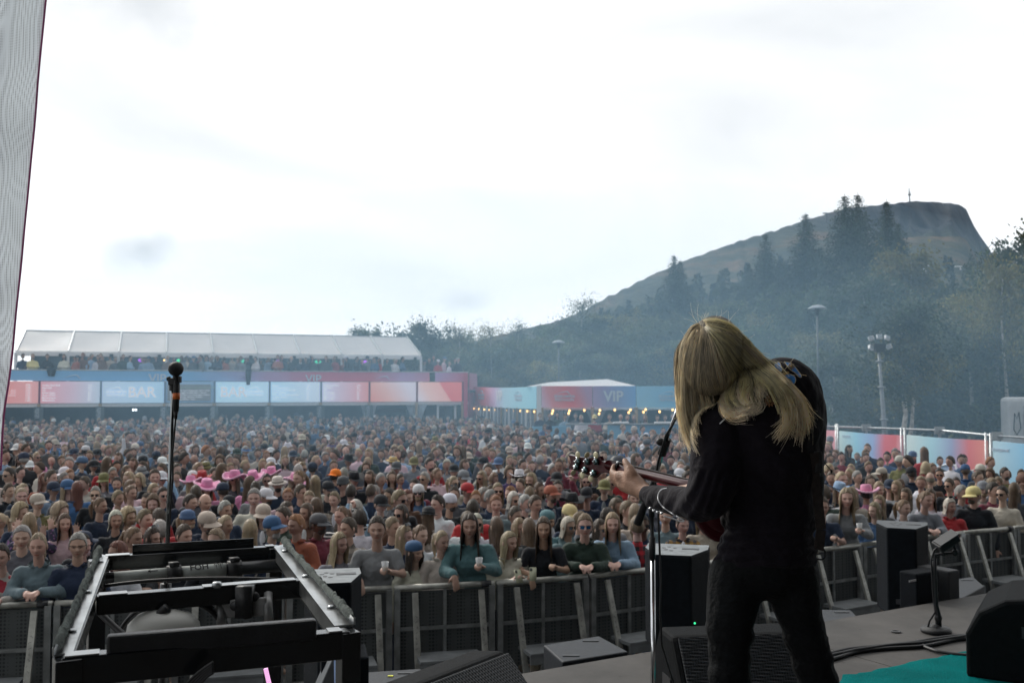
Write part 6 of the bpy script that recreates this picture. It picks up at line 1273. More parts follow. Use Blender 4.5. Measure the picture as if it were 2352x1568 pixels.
# ---- who stands where: x y hair hat:colour top extras facing [*landmark], in enlargements of the photograph
CAT = {
(0, 1920, 3.015): """60 1020 D - nordic L f *the red and white yoke sweater|505 900 t - tealgrey Lw f *the grey green sweater|940 790 g - navy FGj f *the grey haired person with glasses|100 130 N - black j r|275 130 t - navy . f|450 270 N cap:beige olive jG r *the beige cap by the left edge|640 110 N cap:navy ltblue js r|240 400 c - navy . r|350 520 b - floral ^ b *the purple flowered top|780 520 n - palepink ^ f|720 390 c - navy . r|810 90 b cap:blue dkgrey . r|930 110 R - blue j b *the dark red hair|1150 170 g - black js f|1200 310 T - navy th r|1420 220 B - navy . r|1575 155 T - white t r|1850 130 b - black j r|1965 180 D - navy s f|1395 480 G - black . f|1540 450 c - grey . r|1740 470 B - black j r|1920 470 N - red t b|1600 700 T - black . r|1830 700 d - black h r|1430 870 R - white . l|1930 610 g - navy . b""",
(640, 1920, 3.015): """360 270 D - black j r|545 270 k - navy . f *the bald head by the stand|760 130 D cap:navy black b b|560 520 N cap:beige navy jB r *the beige cap above the steel frame|780 360 g - navy . r|790 540 t - blue . r|290 670 N - black t f *the lettered black shirt|675 720 B - black . f|1090 600 b - beige . b|1350 570 g cap:blue navy Bj r *the bright blue cap|1240 410 b cap:beige grey . f|1270 200 D cap:white palepink Bt r *the white cap with dark brim|1150 110 D - grey t b|1520 370 N - dkgrey B r|1545 190 r - black j f|1690 150 N - navy G r|1800 230 b - white . f|1890 320 n - dkgrey . b|1770 390 n - brown . l|1650 540 r - orange cj l *the orange red jacket|1900 530 D cap:dkgrey maroon BKj r|565 90 b furcowboy:pink pink s f *the pink hat over sunglasses|430 160 N - dkgrey . b|1080 40 n - pink . b|370 50 b furcowboy:pink palepink . b *the leftmost pink hat""",
(1280, 1920, 3.015): """90 110 N cap:black black B r|175 235 B - brnplaid j f|370 150 D - ltblue . b|265 430 T - stripe * l *the raised striped sleeve|440 350 g - ltblue . b|480 470 D - white t b|350 580 N - brnplaid . l|230 770 b - grey F r *the laughing person in pale grey|700 690 N - grey Ltu f *the grey tee at the barrier|870 570 B - navy . f|1010 680 b - navy h r|730 290 N cap:black navy jG f|860 190 D - grey p l|980 410 d - brown s f|1190 150 b backcap:white denim Bs f *the white backward cap|1300 440 n bowler:black cream j b *the round black hat|1560 270 D backcap:white black tBc r|1210 660 T - white . r|1465 740 t - cream Fj r|1140 870 d scarf:blue cream F r *the blue headscarf|1810 650 d - teal Lu f *the teal sweater|1890 520 G - white s f|1775 490 n - white . b|1845 350 D - red j b *the red jacket in the middle|1050 210 R - brown . r|1620 170 N - dkgrey h f|1770 130 N cap:red navy . r|1880 220 r - dkgrey . f|1970 180 g - navy . r""",
(1920, 1920, 3.015): """195 290 r - tealgrey . f|120 215 g - navy . r|215 125 b - dkgrey s f|370 170 r - brown . f|400 240 G - grey s r *the long white hair|540 280 g - black jB r|600 170 B - beige h b|660 290 N - white . r|715 115 n - grey h f|850 170 N cap:orange navy jB r *the orange cap|420 430 N - navy . r|205 560 n - grey . b|470 580 b - black s r|350 745 b - cream Fpj r *the beige coat at the barrier|590 590 n - dkgrey . b|765 680 n - black Ltp d|810 490 g scarf:teal teal G r|1060 560 G - tealgrey s r *the pale bob hair|1200 500 B - grey . b|1070 415 N cap:yellow navy . r *the yellow and white cap|1110 275 N cowboy:black black . f *the black cowboy hat|1290 185 D cap:black navy t f|1500 95 N cap:olive navy j f|1640 320 n - black . r|1770 360 B - black . r|1860 215 g - navy . f|1540 450 D - grey . b|1260 640 B - green LsM f *the dark green sweater|1440 590 d - black s r|1590 620 b - ltblue Lj f *the light blue denim jacket|1895 560 B - redplaid F b *the red plaid shirt|1870 400 b - beige . b|940 90 D - maroon ! f *the raised fist in maroon""",
(2200, 1750, 3.095): """1640 1080 N - yelplaid j f|1150 1075 D - navy sK f|1430 970 g - tealgrey . f|1900 1000 b - beige . f""",
(3270, 1720, 2.703): """290 810 b - grey Lu f *the long blond hair by the musician|620 870 b - denim Fj f *the denim jacket|930 840 T - navy F f|1145 820 T - grey L r|1430 820 G - red Fjhu r *the red jacket by the barrier|1690 705 N cap:yellow black FjsB f *the white and yellow cap|2000 690 D - cream Fs l *the cream sweater by the right edge|230 660 n cowboy:ltblue dkgrey . f *the light blue cowboy hat|530 690 D furcowboy:pink pink . b *the pink hat right of the musician|370 700 b - beige s f|670 790 b - dkgrey sM f|780 615 N cap:navy white tsM f|665 640 b - black . f|860 625 b - grey . l|960 710 n - white . f|1120 570 B - white H f *the white hoodie|1220 720 n - white . f|1218 530 k - brown . b|1320 480 D - black s f|1430 600 N - black js l|1555 680 g - grey j f|1600 440 N cap:blue blue j b *the blue cap with red brim|1730 510 N - beige . r|1790 640 B beanie:grey brnplaid B f *the grey beanie|1890 650 D - maroon . r|2020 470 D - olive B r *the olive top by the blue banner|1760 440 d cap:cream dkgrey . b|1440 340 N - white . l|1580 320 D - white s f|1170 420 c - redplaid . b|1020 470 D cap:black navy j b|890 340 N backcap:cream olive H l *the olive hoodie|755 290 D - denim j f|550 400 B - black j f|570 150 N - green j l *the tall person before the banner|335 210 d - black . r|130 140 D - blue j f|255 290 D - maroon . f|520 300 N - black j f|430 510 g - grey . f|570 560 n - grey . f|150 520 N - brown . f|290 565 B - navy . f|130 310 N - palepink . r|80 690 N - white js f|2130 650 n - dkgrey . b|2215 565 N cap:brown blue . f|30 900 N - navy Lt f""",
(0, 1640, 3.459): """80 490 d - dkgrey . r|240 530 r cap:white black s f *the white cap with mirrored glasses|290 400 g cap:grey grey . l|400 350 g - navy j f|510 380 b - green . f|620 350 r - olive j f|760 470 N cap:beige grey sz f *the beige cap with blue straps|830 335 k - navy . f|685 480 N cap:navy maroon . r|270 680 n - black jsB f *the long haired bearded person|510 650 t - pink s f *the pink top on the left|555 800 N - cream B l|890 530 T - grey . f|1000 460 D - white . f|1110 440 c - black . f|1210 500 N cap:grey navy B f|1110 700 N - denim s r|905 780 B - camo j f|1030 600 g cap:navy dkgrey . l|1240 630 B - black s f|1350 610 N cap:black black . f|1480 715 N - black j f|1560 530 b - white ^ r *the raised white sleeve|1765 600 N - navy B r|1870 530 B backcap:cream white . f|1430 535 k - navy . f|1560 880 g - blue jG f *the short white hair with glasses|1745 850 n - white . r|1440 970 b cap:olive grey . f|1960 860 D bucket:grey dkgrey sM f *the patterned bucket hat|1850 740 n - grey . l|2240 730 N cap:white orange . r|2230 950 B cap:white navy s f|1930 980 c - orange ct f|1790 950 b - grey . l|880 950 g - grey s r|960 905 r - black . f|605 960 R - orange . r|110 930 g - dkgrey . r|270 870 D - black h r|1430 310 k - dkgrey . f|1360 400 c - navy . b|1510 410 B cap:cream white s f|1160 210 N cap:white white . f|350 280 g cap:cream white . f|490 260 D fedora:brown black . f|640 190 D cowboy:black black . f|630 280 k - black . f|230 290 D cap:navy red . f|80 260 D - black . f|430 180 g fedora:brown dkgrey . f|900 180 D bowler:black black . f|940 130 g cap:cream dkgrey . f|1055 350 D - dkgrey s f|1170 340 D cap:black navy . f|1690 185 g - navy . b|1890 380 g - grey . f|2170 370 n - dkgrey . f|1800 280 D cap:black navy . f|1960 440 N - navy . b|2110 490 n - brown . b|2160 640 D cap:navy navy . b|2230 560 N - navy s f|2000 360 n - white . r|1340 490 b - beige . b|1280 150 g - green . f|980 260 g - grey . f""",
(640, 1640, 3.459): """470 690 k - black . r|630 790 g bucket:olive black Bsj f *the green bucket hat|450 940 N cap:white grey . f|580 955 D cowboy:red red . f|1030 950 n furcowboy:pink dkgrey s f *the pink hat with orange glasses|1290 950 b furcowboy:pink navy . f|1540 890 b furcowboy:pink white . f|1870 990 c furcowboy:pink denim . r *the large pink hat|1630 1025 D fedora:cream navy B f *the straw fedora|1480 970 D - dkgrey s f|2150 1000 b - cream . b|2110 810 D cap:navy navy . b|2280 650 g - navy j f|1930 730 n - black . l|1730 700 b - palepink s f|1530 740 b cap:white grey . f|1420 750 b - beige s f|1350 600 N - cream B f|1180 560 g visor:blue grey . f|1060 600 g cap:green green . f|960 695 g - navy . f|1060 700 N - navy . f|900 600 D - black t b|740 590 r - grey . f|490 545 C - grey . f|970 810 b - grey h r|1170 680 n - teal s f|1840 630 b cap:navy dkgrey . f|1720 570 b - grey . b|1530 590 N backcap:white white . b|1440 530 D bowler:black navy . f|1770 500 N bucket:white white . f|2110 560 d cowboy:black green . f|2000 620 g - grey . b|2100 660 n - grey . f|350 440 k - white . f|700 430 D cap:black blue . f|580 360 g - grey . f|230 480 D - navy . f|60 470 N - dkgrey . f|920 460 N cap:grey dkgrey . f|1340 460 g - grey . f|1450 480 b - beige . b|1600 490 k - ltblue . f|320 600 n - black . f|240 700 D cap:black navy . f|230 820 N - grey . f|2310 400 g cap:white navy . f""",
(1280, 1640, 3.459): """210 915 D backcap:hotorange navy . b *the bright orange cap|190 770 B - navy s f|330 890 g - grey . b|390 700 g cowboy:black dkgrey B f|360 570 k - dkgrey . f|490 390 N cap:white red . f|590 520 k - red . f|700 580 g - navy B f|850 610 N - navy . f|1010 715 g boater:straw grey Bs f *the straw boater|640 795 C - dkgrey . f *the curly brown hair|1060 800 N cap:dkgrey denim j f|1300 730 N cap:olive grey H f *the grey hoodie|1540 780 N - ltblue . r|1530 660 N - grey . b|1680 550 b - maroon s f|1755 760 G - grey s f|1990 760 n - white . r|1850 840 D cap:black black . f|1450 950 g - black js f *the grey haired person in sunglasses|1620 890 T - palepink j r *the pale pink shirt|1980 930 N cap:grey white . r|1840 1010 t - beige s r|1000 930 n - brown . f|840 970 g - brown . f|690 930 n - navy . f|470 960 D cowboy:black black . f|2240 940 b - dkgrey s f|2270 730 D cap:black black . l|2310 820 g - navy . f|2060 600 D - dkgrey . f|1930 570 D cap:black navy . f|1280 530 C - grey . f|1370 510 b - beige . b|1460 440 g cap:beige dkgrey . f|1590 420 N cap:olive dkgrey . f|1310 405 k - white . f|940 450 n - white . f|790 440 k - dkgrey . f|160 500 N visor:purple grey . f|1030 540 b - dkgrey . b|1120 550 b - grey . b|920 590 N - white . f""",
(1920, 1640, 2.673): """420 720 D cowboy:white navy . b *the white cowboy hat|310 670 C - purple . f *the purple top|510 700 n - grey . b|770 640 g - white . r|820 740 N cap:black grey . f|90 640 N - dkgrey s f|200 570 N cap:denim navy . f|550 600 n - dkgrey . f|640 540 g - navy . b|880 560 b - white . f|1000 715 N cap:maroon black . f *the dark red cap|1130 760 n - brown s f|30 720 g - grey s f|430 510 D - dkgrey . f|790 480 D - white . f|1650 520 k - grey . f|2040 540 D - black c f|1510 520 N bucket:blue grey . f|310 440 N cap:beige navy . f|510 400 N cap:white white . f|940 350 g - navy . b|1060 270 D cowboy:white poncho . b *the striped poncho|1240 280 D - blue j f *the blue jacket in front of the terrace|1640 370 D - grey . f|1670 270 N - beige . f|1840 300 k - navy . f|2150 640 k - grey . f|2130 700 N cap:white grey . f|1800 600 g - grey . f|1865 600 k - palepink . b|1480 340 n - navy . f|820 230 N - navy . b|490 230 N cap:green grey . f|1320 490 n - grey . f|1410 400 b - grey . f|1500 400 b - beige . f|2090 370 N cap:grey grey . f|2150 320 N - beige . b"""}
PPL = []
for (ox, oy, s), txt in CAT.items():
    for it in txt.split('|'):
        lm = None
        if '*the ' in it: it, lm = it.split('*the '); lm = 'the '+lm.strip()
        tk = it.split(); x = (ox+float(tk[0])/s)/1.74150; y = (oy+float(tk[1])/s)/1.74150
        hat, _, hc = tk[3].partition(':') if tk[3] != '-' else ('', '', '')
        PPL.append(dict(px=x, py=y, hair=tk[2], hat=hat, hatc=hc, top=tk[4], ex=tk[5], face=tk[6], lm=lm))
FRONT = [p for p in PPL if 'L' in p['ex'] or 'F' in p['ex']]
def pose_of(p):
    e = p['ex']
    if 'L' in e: return 'phone' if 'p' in e and False else ('leancup' if 'u' in e or 't' in e else 'lean')
    if '^' in e: return 'hands' if p['face'] != 'r' else 'raise'
    if '!' in e or '*' in e: return 'fist'
    if 'p' in e: return 'phone'
    if 'c' in e or 'u' in e: return 'cup'
    return None
for i, p in enumerate(PPL):
    r = random.Random(i*13+5); p['pose'] = pose_of(p) or r.choice(['stand', 'clasp', 'stand', 'cup']); p['hz'] = 1.505 if 'lean' in p['pose'] else 1.625
    ang = (p['px']-1176)/FPX; vy = (ray(p['px'], p['py'])); sl_ = -vy.z/vy.y
    for it in range(3):
        if 'L' in p['ex'] or 'F' in p['ex']: Y = rail_y(ang*12 if it == 0 else ang*Y) + (.34 if 'L' in p['ex'] else .30)
        else: Y = (EYE - p['hz']*r.uniform(.985, 1.02))/sl_
    if not ('L' in p['ex'] or 'F' in p['ex']): Y = max(Y, rail_y(ang*Y)+.72)
    p['Y'] = Y; p['fix'] = 'L' in p['ex'] or 'F' in p['ex']
# spread heads that fall too close, by sliding them along their own line of sight
A = np.array([[p['Y']] for p in PPL])
for it in range(60):
    X_ = np.array([(p['px']-1176)/FPX*p['Y'] for p in PPL]); Y_ = np.array([p['Y'] for p in PPL]); mv = np.zeros(len(PPL))
    for i in range(len(PPL)):
        dx = X_-X_[i]; dy = Y_-Y_[i]; d2 = dx*dx+(dy*1.25)**2; j = np.where((d2 < .42**2) & (np.arange(len(PPL)) != i))[0]
        for k in j: mv[i] -= np.sign(dy[k] if dy[k] != 0 else (k-i))*.03
    for i, p in enumerate(PPL):
        if p['fix']: continue
        ang = (p['px']-1176)/FPX; v = ray(p['px'], p['py']); sl_ = -v.z/v.y; lo = (EYE-1.80*p['hz']/1.625)/sl_; hi = (EYE-1.42*p['hz']/1.625)/sl_
        p['Y'] = max(min(p['Y']+mv[i], hi), lo, rail_y(ang*p['Y'])+.66)
for p in PPL:
    v = ray(p['px'], p['py']); z = EYE + v.z/v.y*p['Y']; p['X'] = v.x/v.y*p['Y']; p['sc'] = min(1.13, max(.86, z/p['hz']))
# fillers where the catalogue leaves gaps
def fence_y(x):
    a, b_ = FP(1890), FP(2400); t = (x-a.x)/(b_.x-a.x); return a.y+(b_.y-a.y)*t
occ = [(p['X'], p['Y']) for p in PPL]; fill = []; rf = random.Random(21); Yr = 10.6
GOTH = (0, 0)
while Yr < 52:
    stp = .62 if Yr < 24 else .70; X0 = -.56*Yr; 
    x = X0 + rf.uniform(0, stp)
    while x < .56*Yr:
        y = Yr + rf.uniform(-.2, .2); px = 1176+FPX*x/y
        ok = y > rail_y(x)+.8 and px > -60
        if px > 1640: ok = ok and y < fence_y(x)-.7 and rf.random() < (.9 if y < 19 else .6)
        elif px > 1230: ok = ok and y < 37.5
        elif px > 1080: ok = ok and y < 37.5+(1230-px)*.12
        else: ok = ok and y < BP(px).y-.8 and (y < 41 or rf.random() < .8)
        if ok and all((x-a)**2+((y-b_)*.9)**2 > (.46 if y < 30 else .5)**2 for a, b_ in occ if abs(b_-y) < .7): fill.append((x, y)); occ.append((x, y))
        x += stp*rf.uniform(.85, 1.2)
    Yr += .62 if Yr < 24 else .72
TOPS = ['navy', 'black', 'navy', 'dkgrey', 'black', 'grey', 'white', 'blue', 'beige', 'green', 'brown', 'dkgrey', 'cream', 'ltblue', 'black', 'palepink', 'denim', 'maroon', 'navy', 'grey', 'green', 'navy', 'black', 'dkgrey', 'red']
HAIRS = 'bBnNNDDgNDrtTkCnnNDNBNg'
def rand_person(x, y, r):
    hat = ''; hc = ''
    if r.random() < .13: hat = r.choice(['cap', 'cap', 'cap', 'backcap', 'beanie', 'cap']); hc = r.choice(['navy', 'black', 'white', 'beige', 'dkgrey', 'grey', 'denim'])
    return dict(X=x, Y=y, hair=r.choice(HAIRS), hat=hat, hatc=hc, top=r.choice(TOPS), ex=r.choice(['.', '.', 's', 'G', '.', 'B']), face=r.choice('ffffrrllb'), lm=None, sc=r.uniform(.89, 1.09), pose=r.choice(['stand', 'clasp', 'stand', 'cup', 'raise' if r.random() < .05 else 'stand']), fix=False, hz=1.625)
FIL = []
for k, (x, y) in enumerate(fill):
    p = rand_person(x, y, random.Random(900+k)); p['px'], p['py'] = proj((x, y, p['hz']*p['sc'])); FIL.append(p)
# persons hidden from the photograph by nearer ones or by the foreground can stay out of the 300
ALL = PPL + FIL
ALL.sort(key=lambda p: p['Y']*(1 if p['lm'] is None else .01))
IND = [p for p in ALL if not (1640 < p['px'] < 1860 and p['py'] > 1000 and p not in PPL)][:299]; ids = set(id(p) for p in IND); REST = [p for p in ALL if id(p) not in ids]
# ---- labels
ADJ = lambda c: CW.get(c, c)
def base_desc(p, lvl=0):
    e = p['ex']; s = 'person in '
    s += PAT[p['top']][1] if p['top'] in PAT else ADJ(p['top']) + ' ' + {'tee': 'tee', 'jacket': 'jacket', 'hoodie': 'hoodie', 'long': 'top'}[p['kind']]
    if p['hat']: s += ' and %s %s' % (ADJ(p['hatc']), {'cap': 'cap', 'backcap': 'backward cap', 'cowboy': 'cowboy hat', 'furcowboy': 'fur trimmed cowboy hat', 'fedora': 'fedora', 'bowler': 'round hat', 'boater': 'boater', 'bucket': 'bucket hat', 'beanie': 'beanie', 'visor': 'visor hat', 'scarf': 'headscarf'}[p['hat']])
    elif 's' in e: s += ' and sunglasses'
    elif 'G' in e: s += ' and glasses'
    if p['pose'] in ('lean', 'leancup'): s += ' leaning on the barrier'
    elif p['pose'] in ('hands',): s += ' with both hands up'
    elif p['pose'] in ('raise', 'fist'): s += ' with one arm raised'
    elif p['face'] == 'b' and not p['hat']: s += ' facing away'
    return s
def kind_of(p, r):
    e = p['ex']
    if 'j' in e: return 'jacket'
    if 't' in e: return 'tee'
    if 'H' in e: return 'hoodie'
    return 'long' if p['top'] in PAT or r.random() < .6 else r.choice(['jacket', 'hoodie', 'long'])
for k, p in enumerate(IND): p['kind'] = kind_of(p, random.Random(k+77))
LMS = [(p['lm'], p['px'], p['py'], id(p)) for p in IND if p['lm']] + [('the left microphone', 403, 850, 0), ('the guitar headstock', 1345, 1068, 0), ('the pale topped speaker', 1550, 1255, 0), ('the tall dark speaker', 2075, 1195, 0), ('the left end of the steel frame', 235, 1270, 0), ('the right end of the steel frame', 645, 1248, 0)]
used = set()
for p in sorted(IND, key=lambda p: p['Y']):
    b_ = base_desc(p); cand = []
    for nm, lx, ly, li in sorted(LMS, key=lambda q: (q[1]-p['px'])**2 + (2*(q[2]-p['py']))**2):
        if li == id(p): continue
        dx, dy = p['px']-lx, p['py']-ly; far = math.hypot(dx, dy) > 110
        rel = ('well ' if far else '') + (('right of ' if dx > 0 else 'left of ') if abs(dx) > abs(dy)*1.6 else ('above ' if dy < 0 else 'below ') if abs(dy) > abs(dx)*1.6 else (('up ' if dy < 0 else 'down ') + ('right from ' if dx > 0 else 'left from ')))
        cand.append(rel + nm)
    lab = None
    sh_ = b_
    for c in cand[:8]:
        for q in (b_ + ', ' + c, ):
            if len(q.split()) <= 16 and q not in used: lab = q; break
        if lab: break
    if not lab:
        sh_ = b_.split(' and ')[0]
        for c in cand:
            q = sh_ + ', ' + c
            if q not in used and len(q.split()) <= 16: lab = q; break
    used.add(lab); p['label'] = lab
# ---- build them
HELD = []
cupm = bpy.data.materials.new('clear_cup'); cupm.use_nodes = True; b = cupm.node_tree.nodes['Principled BSDF']; b.inputs['Base Color'].default_value = (.75, .78, .8, 1); b.inputs['Roughness'].default_value = .2; b.inputs['Alpha'].default_value = .55
beer = mat('amber_beer', (.55, .25, .04), .3)
CUPME = MB().lathe([(.027, 0), (.032, .05), (.038, .115), (.0365, .115), (.030, .05), (.025, .004), (.001, .003)], (0, 0, 0), 16).mesh('cup', cupm); BEERME = MB().lathe([(.001, .004), (.026, .005), (.031, .055), (.001, .056)], (0, 0, 0), 14).mesh('drink', beer)
for k, p in enumerate(IND):
    r = random.Random(k*31+3); lod = 0 if p['Y'] < 17 else 1
    gz = 0; base = math.atan2(p['X']-.4, p['Y']-.5); face = -base*.8 + r.uniform(-.18, .18); yaw = r.choice([-40, -20, 0, 0, 20, 40])
    if p['face'] == 'r': face += R_(22 if p['fix'] else 28); yaw = 20
    elif p['face'] == 'l': face -= R_(22 if p['fix'] else 28); yaw = -20
    elif p['face'] == 'b': face += math.pi + r.uniform(-.4, .4)
    if p['fix'] and 'L' in p['ex']: yaw = {'r': 20, 'l': -20}.get(p['face'], 0); face = -base*.5 + (R_(12) if p['face'] == 'r' else 0)
    sc = p['sc']; loc = Vector((p['X'], p['Y'], 0))
    # slide the feet so that the head centre stays on its column after bending
    f = bendf(p['pose']); h = f((0, -.012, 1.625)); hv = Vector((h.x, h.y, 0))*sc; hv.rotate(Euler((0, 0, face))); loc -= hv if p['fix'] else hv*.0
    if 'L' in p['ex']: loc.y = p['Y'] + .06; loc.x = (p['px']-1176)/FPX*(loc.y+hv.y) - hv.x
    o, HM = make_person(loc, face, sc, p['hair'], p['hat'], p['hatc'], p['top'], p['pose'], p['ex'], r, lod, p['label'], yaw, p['kind'])
    if p['Y'] < 16 and (('c' in p['ex']) or ('u' in p['ex'])):
        w_, d_ = POSES[p['pose']]['L'][1:3]; q = w_ + d_.normalized()*.075 + Vector((0, -.02, 0)); M0 = Matrix.Translation(loc) @ Matrix.Rotation(face, 4, 'Z'); q = M0 @ (q*sc)
        c = empty('plastic_cup', q - Vector((0, 0, .03)), 0, 'clear cup of beer held by ' + p['label'].split(',')[0], 'cup'); obj('cup', CUPME, c); obj('drink', BEERME, c)
        if len(c['label'].split()) > 16: c['label'] = ' '.join(c['label'].split()[:16])
    if p['Y'] < 16 and 'p' in p['ex']:
        P1 = POSES[p['pose']]; q = (P1['L'][1]+P1['R'][1])/2 + Vector((0, -.07, .06)); 
        if p['pose'] == 'lean' or p['pose'] == 'leancup': q = P1['R'][1] + Vector((.03, -.09, .02))
        M0 = Matrix.Translation(loc) @ Matrix.Rotation(face, 4, 'Z'); q = M0 @ (q*sc); c = empty('phone', q, face, 'phone held by ' + p['label'].split(',')[0], 'phone')
        obj('case', M_('case:0', lambda: MB().box((0, 0, 0), (.074, .009, .148)), mat('phone_case', (.35, .36, .25), .4)), c, M=Matrix.Rotation(R_(-30), 4, 'X')); obj('camera_bump', M_('camera_bump:0', lambda: MB().box((-.02, -.006, .05), (.025, .004, .03)), black), c, M=Matrix.Rotation(R_(-30), 4, 'X'))
# crossbody strap, backpack straps
# ---- the remaining crowd as one mass
def add_far(mb, p, r, ground=0.0):
    sc = p['sc']; base = math.atan2(p['X'], p['Y']); face = -base + r.uniform(-.5, .5) + (math.pi if p['face'] == 'b' else .8 if p['face'] == 'r' else -.8 if p['face'] == 'l' else 0)
    M0 = Matrix.Translation((p['X'], p['Y'], ground)) @ Matrix.Rotation(face, 4, 'Z') @ Matrix.Diagonal((sc*1.04, sc*1.04, sc, 1))
    pose = p['pose'] if p['pose'] in ('stand', 'clasp', 'raise') else 'clasp'; bm_, HM = body_mesh(pose, 2, 0); sk = jitter(SKINS[r.randrange(6)], r); tp = jitter(COL[p['top']] if p['top'] in COL else (.3, .2, .15), r, .2); hc = jitter(HAIRC[p['hair']], r, .2)
    mb.add([M0 @ V3(v) for v in bm_.v], bm_.f, [(sk[0]*c[0], sk[1]*c[1], sk[2]*c[2], 1) for c in bm_.c])
    t_ = top_mesh(pose, 2, 'long'); mb.add([M0 @ V3(v) for v in t_.v], t_.f, [(*tp, 1)]*len(t_.v))
    hk = ('hm', STY[p['hair']])
    if hk not in BC: BC[hk] = hair_mb(STY[p['hair']], 2, 0)
    h_ = BC[hk]; mb.add([M0 @ (HM @ V3(v)) for v in h_.v], h_.f, [(hc[0]*c[0], hc[1]*c[0], hc[2]*c[0], 1) for c in h_.c])
    if p['hat']:
        kk = ('hat', p['hat'])
        if kk not in BC: BC[kk] = list(hat_mb(p['hat'], 1).values())
        cc = jitter(COL.get(p['hatc'], (.3, .3, .3)), r, .1)
        for q in BC[kk]: mb.add([M0 @ (HM @ V3(v)) for v in q.v], q.f, [(*cc, 1)]*len(q.v))
crowdm = mat('crowd_paint', (1, 1, 1), .8, 0, .1, 4, tint=True)
cm = MB()
for k, p in enumerate(REST): add_far(cm, p, random.Random(k+4000))
# guests on the upper deck, leaning over the balcony
rd = random.Random(3); px = 44
decks = [(52, 'navy', 'D'), (75, 'yellow', 'b'), (108, 'black', 'D'), (147, 'cream', 'n')]
for x, t_, h_ in decks: q = BP(x, .45); p = rand_person(q.x, q.y, rd); p.update(top=t_, hair=h_, hat='', pose='clasp', face='f', sc=1.0); add_far(cm, p, rd, 3.12)
px = 172
while px < 960:
    for row in (.45, 1.3, 2.3):
        if rd.random() < (.8 if row < 1 else .5):
            q = BP(px+rd.uniform(-5, 5), row+rd.uniform(-.1, .1)); p = rand_person(q.x, q.y, rd); p['top'] = rd.choice(TOPS+['white', 'cream', 'orange', 'ltblue']); p['sc'] = rd.uniform(.92, 1.05); add_far(cm, p, rd, 3.12)
    px += rd.uniform(13, 21)
for px in (975, 986, 996, 1006, 1020, 1032, 1045, 1052): q = BP(px, .6+rd.uniform(0, .8)); p = rand_person(q.x, q.y, rd); add_far(cm, p, rd, 3.12)
# guests on the terrace in front of the pavilion
for x, Y_, t_, h_ in ((1262, 43, 'black', 'N'), (1297, 41, 'ltblue', 'N'), (1322, 42.5, 'dkgrey', 'N'), (1335, 39.9, 'white', 'b'), (1366, 39.9, 'red', 'D'), (1400, 40.8, 'beige', 'B'), (1425, 40.5, 'dkgrey', 'k'), (1441, 39.9, 'dkgrey', 'B'), (1456, 39.9, 'navy', 'b'), (1482, 39.8, 'palepink', 'b'), (1509, 39.8, 'white', 'D'), (1527, 39.9, 'navy', 'N'), (1545, 41.5, 'black', 'g'), (1556, 39.9, 'blue', 'N'), (1280, 44, 'green', 'D'), (1240, 43, 'navy', 'N')):
    q = VP(x, Y_, 0); p = rand_person(q.x, q.y, rd); p.update(top=t_, hair=h_, hat='cap' if x == 1366 else '', hatc='yellow', pose='clasp', sc=1.0, face='f'); add_far(cm, p, rd, .42)
for px in range(0, 1070, 17):
    if rd.random() < .75: q = BP(px+rd.uniform(-6, 6), rd.uniform(-.6, .5)); p = rand_person(q.x, q.y, rd); p['sc'] *= 1.03; add_far(cm, p, rd)
tag(cm.build('crowd', crowdm, None, True, colour=True), 'dense mass of festival guests filling the ground back to the bar and the terrace', 'crowd', kind='stuff')
print('persons', len(IND), 'rest', len(REST), 'filler individuals', sum(1 for p in IND if p in FIL), 'maxY', max(p['Y'] for p in IND), 'nolabel', sum(1 for p in IND if not p['label']))
# ================================================================ THE MUSICIAN (seen from behind, head bent to the left)
def J(x, y, Y, r): return P(x, y, Y), r
def cp(a, b_): return ('c', a[0], b_[0], a[1], b_[1])
def el(x, y, Y, rx, ry, rz, rot=0): 
    c = P(x, y, Y); M0 = Matrix.Translation(c) @ Matrix.Rotation(rot, 4, 'Y'); return ('e', (0, 0, 0), (rx, ry, rz), M0)
gx = P(1765, 1290, 3.0)
mus = empty('person', (gx.x, 3.0, STAGE), 0, 'long haired person in black embroidered jacket bent over an electric guitar, seen from behind', 'person')
hips = J(1760, 1300, 3.0, .14)
# --- jacket
jk = [el(1760, 1262, 3.0, .155, .115, .11), el(1766, 1170, 3.0, .152, .115, .17), el(1756, 1050, 2.98, .168, .125, .20), el(1768, 960, 2.97, .160, .125, .155), el(1800, 930, 2.97, .118, .115, .145), el(1808, 912, 2.99, .108, .11, .112),
      el(1750, 905, 3.0, .115, .11, .085), cp(J(1660, 990, 2.97, .082), J(1800, 915, 2.99, .09)), cp(J(1740, 905, 2.99, .085), J(1680, 890, 3.03, .062)),
      cp(J(1650, 985, 2.96, .080), J(1646, 1070, 2.92, .078)), cp(J(1646, 1070, 2.92, .078), J(1628, 1138, 2.90, .070)), cp(J(1628, 1138, 2.90, .068), J(1606, 1158, 2.92, .054)), cp(J(1606, 1158, 2.92, .054), J(1492, 1139, 3.26, .037)), cp(J(1560, 1152, 3.06, .046), J(1540, 1150, 3.12, .044)),
      cp(J(1835, 935, 3.0, .080), J(1836, 1060, 3.04, .072)), cp(J(1836, 1060, 3.04, .074), J(1845, 1150, 3.10, .056)), cp(J(1845, 1150, 3.10, .056), J(1760, 1190, 3.28, .045)), el(1861, 975, 2.99, .040, .06, .10), el(1866, 1040, 3.0, .035, .06, .09),
      el(1758, 1290, 3.0, .152, .105, .03)]
v, fc = blob(jk, .008, 5)
out = []
